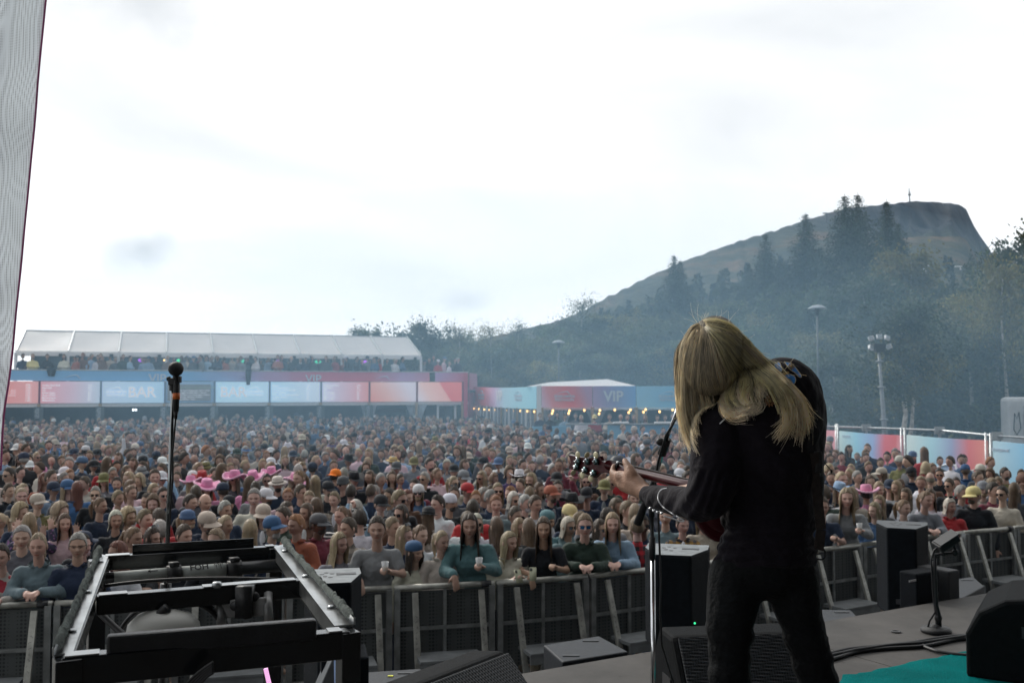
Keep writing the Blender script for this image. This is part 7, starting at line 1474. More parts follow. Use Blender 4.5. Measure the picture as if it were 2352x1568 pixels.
for p in v:
    p = Vector(p); n_ = .009*noise.noise(Vector((p.x*9+p.z*5, p.y*6, p.z*4))) + .004*noise.noise(Vector((p.x*26+p.z*18, p.y*14, p.z*10)))
    px_, py_ = proj(p)
    if px_ < 1665 and py_ > 1080: n_ += .004*math.sin(px_*.22+py_*.10+2*math.sin(px_*.05))   # sleeve creases at the elbow
    if py_ > 1200: n_ += .0035*math.sin(py_*.25+px_*.02)
    d = (p - P(1740, py_, 3.02)); d.z = 0; d = d.normalized() if d.length > .02 else Vector((0, -1, 0)); out.append(p + d*n_)
mb = MB(); mb.add(out, fc); jacket_mb = mb
velvet = mat('jacket_velvet', (.010, .008, .012), .85, 0, .35, 6, .5, 30, sheen=.06, spec=.12); jacket = mb.build('jacket', velvet, mus, True)
# cuff opening ring and snaps
# --- body: head, neck, torso core, arms, hands, legs
hp = P(1632, 818, 3.0)
def hand_left():
    pr = [cp(J(1520, 1142, 3.2, .027), J(1478, 1128, 3.31, .026)), cp(J(1480, 1130, 3.305, .029), J(1452, 1104, 3.36, .033)), cp(J(1466, 1124, 3.33, .028), J(1434, 1112, 3.395, .026)), cp(J(1462, 1108, 3.34, .026), J(1424, 1092, 3.40, .020)),
          cp(J(1450, 1090, 3.35, .024), J(1446, 1078, 3.36, .019)), cp(J(1447, 1080, 3.36, .0175), J(1441, 1068, 3.37, .0135)), cp(J(1441, 1068, 3.37, .0135), J(1435, 1058, 3.39, .0118))]
    for (kx, ky), (mx_, my_), (tx, ty) in (((1418, 1091), (1406, 1084), (1410, 1068)), ((1419, 1100), (1406, 1094), (1407, 1076)), ((1423, 1109), (1410, 1103), (1409, 1086)), ((1431, 1116), (1418, 1112), (1414, 1095))):
        pr += [cp(J((kx+1440)/2+3, (ky+1105)/2, 3.385, .017), J(kx, ky, 3.42, .0145)), cp(J(kx, ky, 3.42, .0135), J(mx_, my_, 3.455, .0115)), cp(J(mx_, my_, 3.455, .011), J(tx, ty, 3.475, .0085))]
    return pr
bp_ = [el(1634, 815, 3.0, .075, .085, .115, R_(14)), cp(J(1655, 860, 3.02, .055), J(1720, 915, 3.0, .06)), el(1760, 1060, 3.0, .125, .085, .26), el(1760, 1270, 3.0, .12, .085, .12), cp(J(1680, 985, 2.98, .055), J(1810, 930, 2.99, .06)),
       cp(J(1652, 990, 2.96, .05), J(1630, 1135, 2.9, .045)), cp(J(1630, 1135, 2.9, .042), J(1520, 1142, 3.2, .028)), cp(J(1835, 940, 3.0, .05), J(1842, 1145, 3.1, .042)), cp(J(1842, 1145, 3.1, .038), J(1745, 1195, 3.3, .025))] + hand_left()
w_ = P(1745, 1195, 3.30); bp_ += hand_prims(w_, Vector((-1, .15, -.2)), 1, .9)
LEG = [(1692, 1322, 3.0, .078), (1676, 1425, 3.0, .064), (1676, 1500, 3.0, .055)], [(1816, 1322, 3.0, .078), (1838, 1420, 3.0, .060), (1864, 1505, 3.0, .052)]
LL = [J(*q) for q in LEG[0]]; RL_ = [J(*q) for q in LEG[1]]
knL = Vector((LL[2][0].x+.0, 3.0, 2.26)), .052; ankL = Vector((LL[2][0].x+.03, 2.97, 1.90)), .042
knR = Vector((RL_[2][0].x+.045, 3.0, 2.27)), .052; ankR = Vector((RL_[2][0].x+.13, 2.93, 1.90)), .042
def legp(L_, kn, an, g_): c = [(q, r_+g_) for q, r_ in L_+[kn, an]]; return [cp(a, b2_) for a, b2_ in zip(c, c[1:])]
bp_ += legp(LL, knL, ankL, -.018) + legp(RL_, knR, ankR, -.018)
for an in (ankL, ankR): bp_ += [('c', an[0]+Vector((0, .0, -.06)), an[0]+Vector((0, .14, -.07)), .034, .028)]
v, fc = blob(bp_, .0065, 3); mb = MB(); mb.add(v, fc, [(1, 1, 1, 1)]*len(v)); bmusic = mb.build('body', mat('musician_skin', (.40, .23, .155), .48, 0, .14, 22, .25, 160, spec=.4), mus, True)
# --- trousers
tp_ = [el(1758, 1300, 3.0, .145, .11, .10)] + legp(LL, knL, ankL, .008) + legp(RL_, knR, ankR, .008)
v, fc = blob(tp_, .009, 4); out = []
for p in v:
    p = Vector(p); q = .005*noise.noise(Vector((p.x*10, p.y*10, p.z*16))); 
    if p.z < 2.55: q += .0045*math.sin(p.z*95+p.x*20+2*noise.noise(p*9))*(.5+.5*noise.noise(Vector((p.x*6, 3, p.z*5)))) + .002
    d = Vector((1 if p.x > (knR[0].x if p.x > .75 else knL[0].x) else -1, -.4, 0)).normalized(); out.append(p + d*q)
mb = MB(); mb.add(out, fc); mb.build('trousers', mat('black_denim', (.005, .006, .007), .85, 0, .3, 12, .4, 60, spec=.2), mus, True)
for an in (ankL, ankR):
    mb = MB(); c = an[0]; M0 = Matrix.Translation((c.x, c.y+.05, STAGE)); mb.prism([M0 @ Vector(q) for q in ((-.04, -.13, 0), (.04, -.13, 0), (.048, .05, 0), (.03, .15, 0), (-.03, .15, 0), (-.048, .05, 0))], (0, 0, .025)); mb.ell(M0 @ Vector((0, .05, .035)), (.045, .11, .04)); mb.ell(M0 @ Vector((0, -.07, .06)), (.042, .06, .06)); mb.build('boot', blackm, mus, True)
# --- sheet of surfaces to drape hair, piping and embroidery on
hd = MB(); hd.add(jacket_mb.v, jacket_mb.f)
bv = BVHTree.FromPolygons([Vector(q) for q in jacket_mb.v], jacket_mb.f)
def drape(px, py, off=.003, default=2.9):
    r_ = ray(px, py); n_ = r_.normalized(); h = bv.ray_cast(Vector((0, 0, EYE)), n_)
    return (h[0] - n_*off) if h[0] is not None else P(px, py, default)
pipe_m = mat('white_piping', (.75, .76, .78), .5)
def Zs(x, y, ox, oy, s): return ((ox+x/s)/1.7415, (oy+y/s)/1.7415)
def smooth_px(pts, k=8):
    o_ = []
    for i in range(len(pts)-1):
        p0 = pts[max(i-1, 0)]; p1 = pts[i]; p2 = pts[i+1]; p3 = pts[min(i+2, len(pts)-1)]
        for j in range(k):
            t = j/k; o_.append(tuple(.5*((2*p1[a])+(-p0[a]+p2[a])*t+(2*p0[a]-5*p1[a]+4*p2[a]-p3[a])*t*t+(-p0[a]+3*p1[a]-3*p2[a]+p3[a])*t**3) for a in range(len(p1))))
    o_.append(pts[-1]); return o_
line = [Zs(x, y, 2200, 1750, 3.095) for x, y in ((1450, 625), (1385, 640), (1345, 690), (1338, 760), (1385, 840), (1460, 900), (1560, 965), (1645, 1015), (1655, 1034), (1610, 1033), (1520, 1000), (1410, 968))]
mb = MB(); mb.tube([drape(x, y, .002) for x, y in smooth_px(line)], .0021, 6); mb.build('sleeve_piping', pipe_m, jacket, True)
line = [Zs(x, y, 2560, 1200, 1.96) for x, y in ((625, 968), (660, 935), (700, 898), (738, 874))]
mb = MB(); mb.tube([drape(x, y, .002) for x, y in smooth_px(line)], .0018, 6); mb.build('yoke_piping', pipe_m, jacket, True)
mb = MB()
for x, y in ((1240, 885), (1285, 915), (1330, 935), (1382, 945)): q = Zs(x, y, 2200, 1750, 3.095); mb.ell(drape(q[0], q[1]-2, .002), (.005, .005, .004), 8, 6)
mb.build('cuff_snaps', chrome, jacket, True)
# embroidery: filled blue leaves with pale outlines, cream and rust flowers
bluem = mat('embroidery_blue', (.03, .26, .75), .6, 0, .3, 60, .4, 400, sheen=.3); gold = mat('embroidery_gold', (.50, .34, .14), .6, 0, .3, 60, .4, 400); cream = mat('embroidery_cream', (.55, .50, .34), .6, 0, .2, 60); rust = mat('embroidery_rust', (.28, .06, .04), .7, 0, .3, 60); greenm = mat('embroidery_green', (.10, .16, .08), .7, 0, .3, 60)
def leaf(pts, m, nm='embroidered_leaf', outl=cream, conv=None, fill=True):
    q = [conv(*p) for p in pts]; q = smooth_px(q + [q[0]], 4)[:-1]; c = (sum(a for a, _ in q)/len(q), sum(b2 for _, b2 in q)/len(q)); m2 = MB()
    if fill:
        vs = [drape(c[0], c[1], .0022)]; n = len(q)
        for k in (.5, 1): vs += [drape(c[0]+(a-c[0])*k, c[1]+(b2-c[1])*k, .0022) for a, b2 in q]
        fs = [(0, 1+(i+1) % n, 1+i) for i in range(n)] + [(1+i, 1+(i+1) % n, 1+n+(i+1) % n, 1+n+i) for i in range(n)]; m2.add(vs, fs); o_ = m2.build(nm, m, jacket, True)
    m3 = MB(); m3.tube([drape(a, b2, .003) for a, b2 in q], .0010, 4, closed=True); m3.build('stitched_outline', outl, o_ if fill else jacket, True)
cA = lambda x, y: Zs(x, y, 2950, 1380, 3.015); cB = lambda x, y: Zs(x, y, 2560, 1200, 1.96)
leaf([(440, 225), (500, 205), (530, 260), (540, 300), (510, 330), (470, 325), (490, 290), (455, 270)], bluem, conv=cA); leaf([(565, 200), (640, 215), (700, 270), (760, 350), (770, 385), (735, 380), (690, 330), (640, 300), (600, 250)], bluem, conv=cA)
leaf([(500, 390), (560, 370), (620, 345), (690, 380), (700, 440), (670, 470), (640, 420), (590, 400), (540, 410)], bluem, conv=cA); leaf([(580, 520), (620, 495), (665, 500), (655, 530), (630, 545), (660, 560), (610, 560)], bluem, conv=cA)
leaf([(505, 430), (530, 440), (545, 490), (560, 520), (530, 510)], bluem, conv=cA); leaf([(600, 620), (640, 600), (635, 640), (615, 650)], bluem, conv=cA); leaf([(480, 355), (600, 320), (612, 340), (490, 380)], gold, 'embroidered_band', gold, cA)
leaf([(597, 800), (640, 758), (655, 800), (700, 868), (690, 882), (668, 850), (655, 868), (640, 835), (620, 830), (612, 805)], bluem, conv=cB); leaf([(640, 790), (670, 780), (680, 800), (655, 805)], mat('embroidery_navy', (.01, .03, .08)), conv=cB)
def flower(cx, cy, r_, n, m, cm_, conv):
    m2 = MB(); 
    for k in range(n):
        a = 6.283*k/n; pts = [(cx+math.cos(a+da)*r_*rr, cy+math.sin(a+da)*r_*rr) for da, rr in ((0, .25), (-.28*6/n*1.0, .7), (-.2*6/n, 1), (.2*6/n, 1), (.28*6/n, .7))]; m2.add([drape(*conv(*p), .0026) for p in pts], [(0, 1, 2, 3, 4)])
    f_ = m2.build('embroidered_flower', m, jacket, True); m3 = MB()
    for k in range(n): a = 6.283*k/n; pts = [(cx+math.cos(a+da)*r_*rr, cy+math.sin(a+da)*r_*rr) for da, rr in ((0, .25), (-.3*6/n, .75), (0, 1.03), (.3*6/n, .75))]; m3.tube([drape(*conv(*p), .0034) for p in pts], .0008, 3, closed=True)
    m3.ell(drape(*conv(cx, cy), .003), (.0045, .003, .0045), 8, 5); m3.build('stitching', cm_, f_, True)
flower(580, 442, 46, 6, mat('embroidery_dark', (.04, .05, .07)), cream, cA); flower(650, 258, 42, 8, mat('embroidery_dark', (0, 0, 0)), gold, cA); flower(392, 672, 70, 11, rust, gold, cA); flower(795, 1030, 52, 9, rust, gold, cA)
for pts in (((510, 830), (545, 812), (590, 830), (560, 870), (530, 850)), ((455, 730), (490, 720), (500, 770), (470, 760)), ((690, 920), (750, 915), (740, 945), (700, 940)), ((250, 610), (280, 600), (315, 625), (280, 630))): leaf(pts, greenm, conv=cA)
for pts in (((965, 1350), (985, 1345), (995, 1400), (975, 1440)), ((955, 1450), (975, 1440), (1000, 1500), (975, 1560))): leaf(pts, rust, outl=gold, conv=cA)
# --- hair: strands combed from the crown over the head, draped over collar and shoulder
headc = P(1634, 815, 3.0); HRX, HRY, HRZ = .098, .115, .128
def head_surf(px, py, off):
    r_ = ray(px, py).normalized(); o_ = Vector((0, 0, EYE)) - headc; rot = Matrix.Rotation(R_(-14), 3, 'Y')
    o2_ = rot @ o_; d2 = rot @ r_; S_ = Vector((1/HRX, 1/HRY, 1/HRZ)); oo = Vector((o2_.x*S_.x, o2_.y*S_.y, o2_.z*S_.z)); dd = Vector((d2.x*S_.x, d2.y*S_.y, d2.z*S_.z))
    A_ = dd.dot(dd); B2 = oo.dot(dd); C2 = oo.dot(oo)-1; D2 = B2*B2-A_*C2
    if D2 < 0: return None
    return Vector((0, 0, EYE)) + r_*((-B2-math.sqrt(D2))/A_ - off)
def hair_pt(px, py, off, prevY):
    a = head_surf(px, py, off); b2 = None
    r_ = ray(px, py).normalized(); h = bv.ray_cast(Vector((0, 0, EYE)), r_)
    if h[0] is not None: b2 = h[0] - r_*(off+.006)
    c = [q for q in (a, b2) if q is not None]
    if not c: return P(px, py, prevY)
    return min(c, key=lambda q: q.y)
GUIDE = [
 [(1604, 742), (1586, 752), (1568, 785), (1559, 830), (1557, 880), (1559, 930), (1568, 985), (1584, 1030)],
 [(1608, 746), (1590, 762), (1573, 800), (1565, 850), (1564, 905), (1568, 950), (1577, 985), (1588, 1008)],
 [(1610, 748), (1596, 775), (1583, 820), (1577, 870), (1577, 915), (1582, 955), (1590, 980), (1594, 996)],
 [(1612, 749), (1602, 785), (1594, 830), (1590, 875), (1592, 915), (1596, 942), (1600, 955), (1598, 965)],
 [(1614, 750), (1611, 790), (1606, 840), (1604, 880), (1608, 910), (1612, 930), (1606, 946), (1596, 952)],
 [(1616, 751), (1621, 795), (1618, 845), (1622, 885), (1632, 908), (1634, 926), (1622, 936), (1608, 942)],
 [(1618, 751), (1633, 795), (1638, 840), (1646, 875), (1654, 898), (1648, 918), (1636, 928), (1624, 934)],
 [(1619, 750), (1645, 795), (1660, 838), (1672, 868), (1668, 893), (1660, 915), (1672, 937), (1700, 945), (1722, 938)],
 [(1620, 750), (1655, 792), (1680, 835), (1694, 862), (1690, 886), (1686, 908), (1700, 930), (1728, 938), (1742, 926)],
 [(1621, 749), (1665, 788), (1696, 830), (1716, 856), (1722, 880), (1714, 900), (1722, 920), (1742, 926), (1756, 912)],
 [(1622, 748), (1674, 785), (1710, 828), (1740, 856), (1766, 880), (1786, 908), (1798, 940), (1800, 970), (1790, 995)],
 [(1622, 746), (1682, 778), (1722, 818), (1755, 848), (1788, 876), (1814, 904), (1826, 936), (1832, 966), (1842, 1000)],
 [(1621, 743), (1684, 764), (1728, 802), (1762, 836), (1800, 868), (1822, 896), (1838, 922), (1848, 950), (1858, 972)],
 [(1618, 739), (1664, 742), (1700, 765), (1728, 795), (1756, 822), (1784, 838), (1806, 862), (1828, 888), (1846, 905)],
 [(1614, 736), (1640, 730), (1676, 742), (1706, 770), (1738, 806), (1770, 826), (1800, 832), (1822, 846), (1838, 860)]]
GUIDE = [[smooth_px(g, 6)[int(i*(len(g)-1)*6/40)] for i in range(41)] for g in GUIDE]
rh = random.Random(8); V = []; F = []; Cc = []
def strand(pts, w_, c0, grad=.0):
    n = len(pts); i0 = len(V)
    for i, p in enumerate(pts):
        t = (pts[min(i+1, n-1)]-pts[max(i-1, 0)]); t = t.normalized() if t.length > 1e-6 else Vector((0, 0, -1)); s_ = t.cross(Vector((0, 1, 0))); s_ = s_.normalized() if s_.length > 1e-3 else Vector((1, 0, 0)); u = s_.cross(t); k = w_*(1-.55*(i/n)**2)
        V.extend([tuple(p+s_*k), tuple(p-s_*k*.5+u*k*.85), tuple(p-s_*k*.5-u*k*.85)]); m_ = 1+grad*(i/n-.5); Cc.extend([(c0[0]*m_, c0[1]*m_, c0[2]*m_, 1)]*3)
    for i in range(n-1):
        a = i0+3*i
        for k in range(3): F.append((a+k, a+(k+1) % 3, a+3+(k+1) % 3, a+3+k))
NS = 5200
for s_ in range(NS):
    g = rh.random()**.95*(len(GUIDE)-1.001)
    if g > 11.2 and rh.random() < .95: continue
    gi = int(g); ft = g-gi; lock = round(g*5)/5.; g2 = g*.30+lock*.70; g2 = min(g2, len(GUIDE)-1.001); gi = int(g2); ft = g2-gi
    # locks of the curled right part separate towards their ends
    ga, gb = GUIDE[gi], GUIDE[gi+1]; ln = (.80+.14*math.sin(lock*9.7)+rh.uniform(-.28, .05)) - (.10 if g > 6.3 else -.14 if g < 3.5 else 0); off0 = rh.uniform(0, .022); lay = rh.random()
    br = (.98+.5*noise.noise(Vector((lock*3.3, 7, 1)))+rh.uniform(-.25, .25)); c0 = (br*1.0, br*.97, br*.90) if g < 7 else (br*.96, br*.95, br*.78)
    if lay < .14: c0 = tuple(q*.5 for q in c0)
    pts = []; pY = 2.98; jx, jy = rh.gauss(0, 2.2), rh.gauss(0, 1.5); wv = rh.uniform(0, 6); amp = rh.uniform(.5, 3.2)
    m = 30
    for i in range(m+1):
        t = i/m*ln*40; k = min(int(t), 39); q = t-k; x = ga[k][0]*(1-q)*(1-ft)+ga[k+1][0]*q*(1-ft)+gb[k][0]*(1-q)*ft+gb[k+1][0]*q*ft; y = ga[k][1]*(1-q)*(1-ft)+ga[k+1][1]*q*(1-ft)+gb[k][1]*(1-q)*ft+gb[k+1][1]*q*ft
        tt = i/m; spread = min(1, tt*3); x += 3.2*math.sin(tt*5.5+lock*4.1)*tt + jx*spread*(.5+tt*.8) + amp*math.sin(tt*7+wv)*tt; y += jy*spread + amp*.5*math.cos(tt*6+wv)*tt
        off = off0*min(1, tt*5+.1) + (.012 if tt > .3 else .012*tt/.3); p = hair_pt(x, y, off, pY); 
        if pts and abs(p.y-pts[-1].y) > .03: p = P(x, y, pts[-1].y + max(-.03, min(.03, p.y-pts[-1].y)))
        pY = p.y; pts.append(p)
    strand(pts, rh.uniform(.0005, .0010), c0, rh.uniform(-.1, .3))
LOCKS = [[(600, 400), (700, 480), (740, 580), (700, 660), (650, 700), (640, 760), (680, 840), (760, 880), (850, 850)], [(560, 330), (720, 470), (790, 560), (760, 650), (760, 720), (800, 800), (870, 830), (915, 790), (905, 730)],
 [(650, 250), (820, 430), (980, 560), (1080, 660), (1150, 760), (1180, 860), (1160, 950), (1090, 1045)], [(700, 250), (900, 430), (1060, 600), (1200, 730), (1270, 850), (1280, 960), (1265, 1060)], [(760, 300), (950, 470), (1120, 640), (1230, 760), (1290, 880), (1330, 970)],
 [(480, 230), (500, 350), (480, 480), (490, 600), (540, 680), (600, 720), (640, 680)], [(450, 230), (430, 400), (420, 550), (440, 680), (430, 780), (420, 800)], [(380, 250), (330, 400), (320, 560), (330, 720), (350, 900), (380, 1040), (395, 1110)],
 [(420, 300), (390, 450), (380, 620), (400, 780), (430, 880)], [(540, 260), (590, 420), (640, 520), (650, 600), (620, 680), (560, 720), (500, 740)], [(400, 260), (370, 420), (365, 600), (380, 740), (400, 860), (400, 960)],
 [(620, 230), (760, 380), (850, 520), (880, 640), (840, 720), (820, 800), (850, 880)], [(680, 240), (860, 440), (1000, 600), (1110, 740), (1140, 860), (1180, 960), (1200, 1000)], [(520, 250), (560, 420), (700, 560), (830, 620), (940, 680), (965, 720)], [(470, 240), (460, 420), (450, 560), (470, 640), (520, 700), (560, 690)]]
LOCKS += [[(x+14*math.sin(y*.02+x), y+(30 if i > 3 else 0)) for i, (x, y) in enumerate(l_)] for l_ in LOCKS[:1]+LOCKS[1:5]+LOCKS[7:8]+LOCKS[12:14]]
for li, lk in enumerate(LOCKS):
    q = [Zs(x, y, 2560, 1200, 1.96) for x, y in lk]; q = smooth_px(q, 8); n = len(q); wd = rh.uniform(5, 13); lb = rh.uniform(.95, 1.35)
    for s_ in range(120):
        ra, rr_0 = rh.uniform(-1, 1), rh.random(); pts = []; tap = rh.uniform(-.25, .95); ex_, ey_ = rh.gauss(0, 9), rh.gauss(0, 12); k0 = rh.randrange(0, 5); k1 = n-int((rh.random()**2)*n*.38); pY = 2.95; wv = rh.uniform(0, 6)
        for i in range(k0, k1):
            t = i/(n-1); a, b2 = q[i]; c_, d_ = q[min(i+1, n-1)]; dx, dy = c_-q[max(i-1, 0)][0], d_-q[max(i-1, 0)][1]; ll = math.hypot(dx, dy)+1e-6; w_ = wd*ra*(min(1, t*4+.3))*(1-tap*t**1.3) + (.6+1.6*t)*math.sin(t*8+wv)
            x, y = a-dy/ll*w_+ex_*t*t, b2+dx/ll*w_+ey_*t**3; p = hair_pt(x, y, .016+.012*math.sqrt(max(0, 1-ra*ra))*(.4+.6*rr_0), pY)
            if pts and abs(p.y-pts[-1].y) > .02: p = P(x, y, pts[-1].y + max(-.02, min(.02, p.y-pts[-1].y)))
            pY = p.y; pts.append(p)
        br = lb*rh.uniform(.5, 1.4)*(.75+.35*rr_0); strand(pts, rh.uniform(.00038, .00075), (br, br*.97, br*(.86 if li in (2, 3, 4, 12) else .93)), .25)
for s_ in range(150):      # fly-away single hairs
    g = rh.random()*(len(GUIDE)-1); ga = GUIDE[int(g)]; k = rh.randrange(0, 30); x, y = ga[k]; a = rh.uniform(-2.6, -.4) if k < 10 else rh.uniform(-1, 2.2); L_ = rh.uniform(15, 60); cv = rh.uniform(-1.3, 1.3); pts = []
    for i in range(12): t = i/11; pts.append(hair_pt(x, y, .012, 2.97) if i < 1 else P(x, y, pts[0].y)); x += math.cos(a+cv*t)*L_/11; y += math.sin(a+cv*t)*L_/11
    strand(pts, .00032, (1.2, 1.15, 1.05))
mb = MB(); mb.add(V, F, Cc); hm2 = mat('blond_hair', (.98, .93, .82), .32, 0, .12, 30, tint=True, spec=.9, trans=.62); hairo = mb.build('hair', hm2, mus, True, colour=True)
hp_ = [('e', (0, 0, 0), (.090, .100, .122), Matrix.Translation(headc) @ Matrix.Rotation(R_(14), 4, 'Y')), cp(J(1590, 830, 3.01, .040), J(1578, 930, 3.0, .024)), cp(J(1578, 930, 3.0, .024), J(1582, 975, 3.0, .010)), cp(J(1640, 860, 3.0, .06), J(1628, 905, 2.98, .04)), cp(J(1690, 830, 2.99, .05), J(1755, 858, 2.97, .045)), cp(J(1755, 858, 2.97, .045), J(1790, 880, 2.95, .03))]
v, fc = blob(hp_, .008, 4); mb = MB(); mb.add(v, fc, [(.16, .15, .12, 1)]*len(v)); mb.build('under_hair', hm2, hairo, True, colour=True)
# --- the guitar
gt = empty('electric_guitar', P(1640, 1150, 3.18), 0, 'dark red electric guitar held by the long haired person, headstock pointing left', 'electric guitar')
cherry = mat('cherry_lacquer', (.06, .005, .008), .3, 0, .25, 12, coat=.35, spec=.3)
N0, N1 = P(1572, 1111, 3.22), P(1398, 1068, 3.53); ax = (N1-N0).normalized(); upg = (Vector((0, 0, 1)) - ax*ax.z).normalized(); ng = ax.cross(upg).normalized()
if ng.y > 0: ng = -ng      # ng points towards the camera: back of the neck
def on_plane(x, y, off=0):
    r_ = ray(x, y); o_ = Vector((0, 0, EYE)); t = (N1+ng*off-o_).dot(ng)/r_.dot(ng); return o_ + r_*t
topb = [on_plane(*q) for q in ((1398, 1056), (1430, 1069), (1500, 1084), (1568, 1100), (1640, 1115))]; botb = [on_plane(*q) for q in ((1398, 1079), (1430, 1088), (1500, 1105), (1568, 1123), (1640, 1142))]
vs = []; fs = []; K = 9
for a, b2 in zip(topb, botb):
    for k in range(K): t = math.pi*k/(K-1); vs.append(a.lerp(b2, (1-math.cos(t))/2) + ng*.020*math.sin(t))
    vs.append(b2 - ng*.006); vs.append(a - ng*.006)
K2 = K+2
for i in range(len(topb)-1):
    for k in range(K2): fs.append((i*K2+k, i*K2+(k+1) % K2, (i+1)*K2+(k+1) % K2, (i+1)*K2+k))
fs.append(tuple(range(K2))); fs.append(tuple((len(topb)-1)*K2+k for k in range(K2)))
mb = MB(); mb.add(vs, fs); nk = mb.build('neck', cherry, gt, True)
mb = MB(); mb.prism([topb[0]-ng*.006, topb[-1]-ng*.006, botb[-1]-ng*.006, botb[0]-ng*.006], -ng*.007); mb.build('fretboard', mat('rosewood', (.03, .018, .012), .5), nk)
hs = [Zs(x, y, 2200, 1750, 3.095) for x, y in ((230, 206), (300, 222), (380, 238), (490, 247), (560, 242), (628, 225), (634, 250), (648, 285), (690, 305), (760, 325), (770, 450), (700, 432), (650, 432), (610, 445), (585, 470), (563, 495), (500, 470), (400, 430), (310, 402), (234, 380), (246, 345), (258, 320), (263, 292), (256, 262), (244, 232))]
q = [on_plane(*p) for p in hs]; mb = MB(); mb.prism([p+ng*.004 for p in q], -ng*.016); hst = mb.build('headstock', cherry, gt, bevel=.0015)
pearl = mat('pearl_knob', (.62, .56, .36), .3, 0, .15, 40)
for (bx, by), (kx, ky), vert in (((345, 298), (344, 210), 0), ((458, 298), (460, 215), 1), ((570, 298), (568, 214), 0), ((330, 357), (290, 430), 1), ((435, 398), (400, 464), 0), ((540, 437), (503, 505), 0)):
    b0 = on_plane(*Zs(bx, by, 2200, 1750, 3.095), .010); k0 = on_plane(*Zs(kx, ky, 2200, 1750, 3.095), .012); s_ = on_plane(*Zs(bx-18, by, 2200, 1750, 3.095), .012); tn = empty('tuner', b0, 0); tn.parent = gt; tn.matrix_parent_inverse = chain(gt).inverted()
    mb = MB(); mb.tube([b0-ng*.006, b0+ng*.005], .0115, 14); mb.build('gear_housing', mat('tuner_metal', (.10, .16, .17), .2, .9), tn, True)
    mb = MB(); mb.tube([s_.lerp(k0, -.12), s_.lerp(k0, .75)], [.0062, .0036], 10); mb.tube([s_, s_-ax*-.014], .003, 8); mb.build('shaft', chrome, tn, True)
    dk = (k0-s_).normalized(); sd2 = dk.cross(ng).normalized(); M0 = Matrix((sd2, dk, ng)).transposed().to_4x4(); M0.translation = k0; mb = MB(); mb.ell((0, 0, 0), (.0135 if not vert else .0045, .0125, .0050 if not vert else .012), 16, 10, M=M0); mb.build('knob', pearl, tn, True)
# body of the guitar: mostly hidden behind the torso
G0 = P(1600, 1128, 3.25); ax2 = -ax
gax = Vector((.96, .02, -.20)).normalized(); gup = Vector((.2, 0, .96)).normalized(); gnn = Vector((0, -1, 0))
def gp(u, v, w_=0): return G0 + gax*u + gup*v + gnn*w_
out_ = []
for k in range(48):
    a = 2*math.pi*k/48; rx = .19; base_ = Vector((.185+rx*math.cos(a), .150*math.sin(a)*(1-.18*math.cos(2*a)*-1 if math.cos(a) > 0 else 1-.22*math.exp(-((math.cos(a)+.15)/.3)**2)), 0)); out_.append(gp(base_.x-.01, base_.y-.02, .0))
mb = MB(); mb.prism(out_, gnn*.042); mb.build('guitar_body', cherry, gt, bevel=.012)
# the lower horn of the body showing between arm and jacket
mb = MB(); mb.ell((0, 0, 0), (.062, .022, .036), 20, 12, M=Matrix.Translation(P(1652, 1196, 3.22)) @ Matrix.Rotation(R_(22), 4, 'Y')); mb.build('lower_horn', cherry, gt, True)
# capo
cpo = empty('capo', on_plane(1392+12, 1080), 0, 'black capo clamped on the guitar neck beside the fretting hand', 'capo')
a, b2 = on_plane(*Zs(838, 318, 2200, 1750, 3.095), .018), on_plane(*Zs(780, 500, 2200, 1750, 3.095), .020); mb = MB(); mb.beam(a, b2, .011, .010, up=ng); mb.build('clamp_arm', mat('capo_black', (.02, .02, .022), .25, .3), cpo, bevel=.002)
mb = MB(); mb.tube([a+ng*-.002, on_plane(*Zs(836, 305, 2200, 1750, 3.095), .0)], .0055, 8); mb.build('lever', steel, cpo, True)
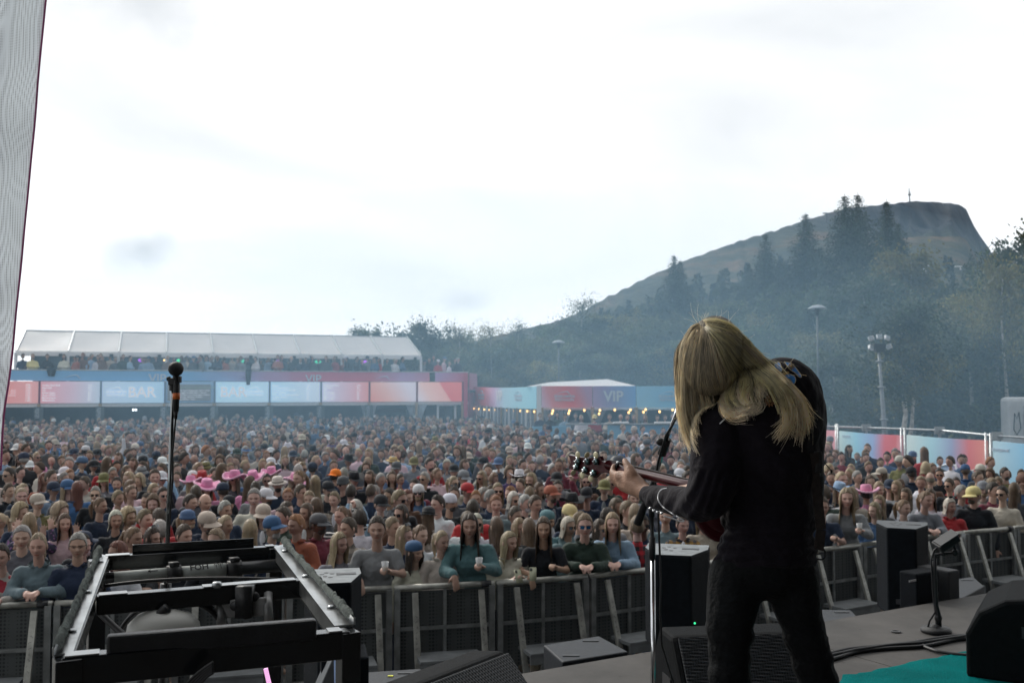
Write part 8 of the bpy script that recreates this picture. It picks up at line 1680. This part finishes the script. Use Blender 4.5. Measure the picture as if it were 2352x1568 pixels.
# wireless pack with antenna, strap edge and cable loop
pk = empty('guitar_strap', P(1884, 1075, 2.99), 0, 'dark guitar strap with radio pack and short antenna on the right side of the jacket', 'guitar strap')
mb = MB(); mb.beam(P(1874, 1035, 2.93), P(1876, 1085, 2.93), .05, .022); mb.build('radio_pack', blackm, pk, bevel=.004)
mb = MB(); mb.tube([P(1893, 1061, 2.97), P(1909, 1080, 2.96)], .0016, 6); mb.ell(P(1910, 1082, 2.96), (.0035, .0035, .006), 8, 6); mb.build('antenna', black, pk, True)
mb = MB(); pts = [P(x, y, 2.90+.02*math.sin(i)) for i, (x, y) in enumerate(((1868, 1040), (1872, 1100), (1880, 1160), (1886, 1215), (1880, 1262)))]; 
for a, b2 in zip(pts, pts[1:]): mb.beam(a, b2, .028, .004, up=Vector((0, -1, 0)))
mb.build('strap_band', mat('strap_weave', (.02, .014, .012), .8, 0, .6, 60), pk)
mb = MB(); mb.tube([P(x, y, 2.96) for x, y in smooth_px([(1878, 1235), (1886, 1222), (1888, 1240), (1880, 1252), (1893, 1262), (1896, 1276), (1888, 1284), (1874, 1282)], 6)], .0028, 8); mb.build('cable', black, pk, True)

# ================================================================ AIR
def vol(name, c, dens, an=.2):
    m = bpy.data.materials.new(name); m.use_nodes = True; t = m.node_tree; t.nodes.remove(t.nodes['Principled BSDF']); v = t.nodes.new('ShaderNodeVolumePrincipled'); v.inputs['Color'].default_value = (*c, 1); v.inputs['Density'].default_value = dens; v.inputs['Anisotropy'].default_value = an
    t.links.new(v.outputs[0], t.nodes['Material Output'].inputs['Volume']); return m
mb = MB(); mb.box((60, 425, 60), (1900, 1150, 126)); tag(mb.build('haze', vol('haze_air', (.45, .68, .95), .00022)), 'thin bluish haze over the whole valley', 'haze', kind='stuff')
mb = MB(); vs = []
mb.ell((0, 0, 0), (1, 1, 1), 40, 24); M0 = Matrix.Translation((2, 37, 3.8)) @ Matrix.Diagonal((20, 20, 6.0, 1)); mb.v = [tuple(M0 @ Vector(q)) for q in mb.v]
mb.v = [(x*(1+.08*noise.noise(Vector((x*.1, y*.1, z*.3)))), y*(1+.06*noise.noise(Vector((x*.12, y*.1, z*.3+9)))), max(-.3, z)) for x, y, z in mb.v]
tag(mb.build('stage_smoke', vol('stage_smoke', (.48, .76, 1.0), .0095), None, True), 'blue stage smoke drifting over the crowd', 'smoke', kind='stuff')
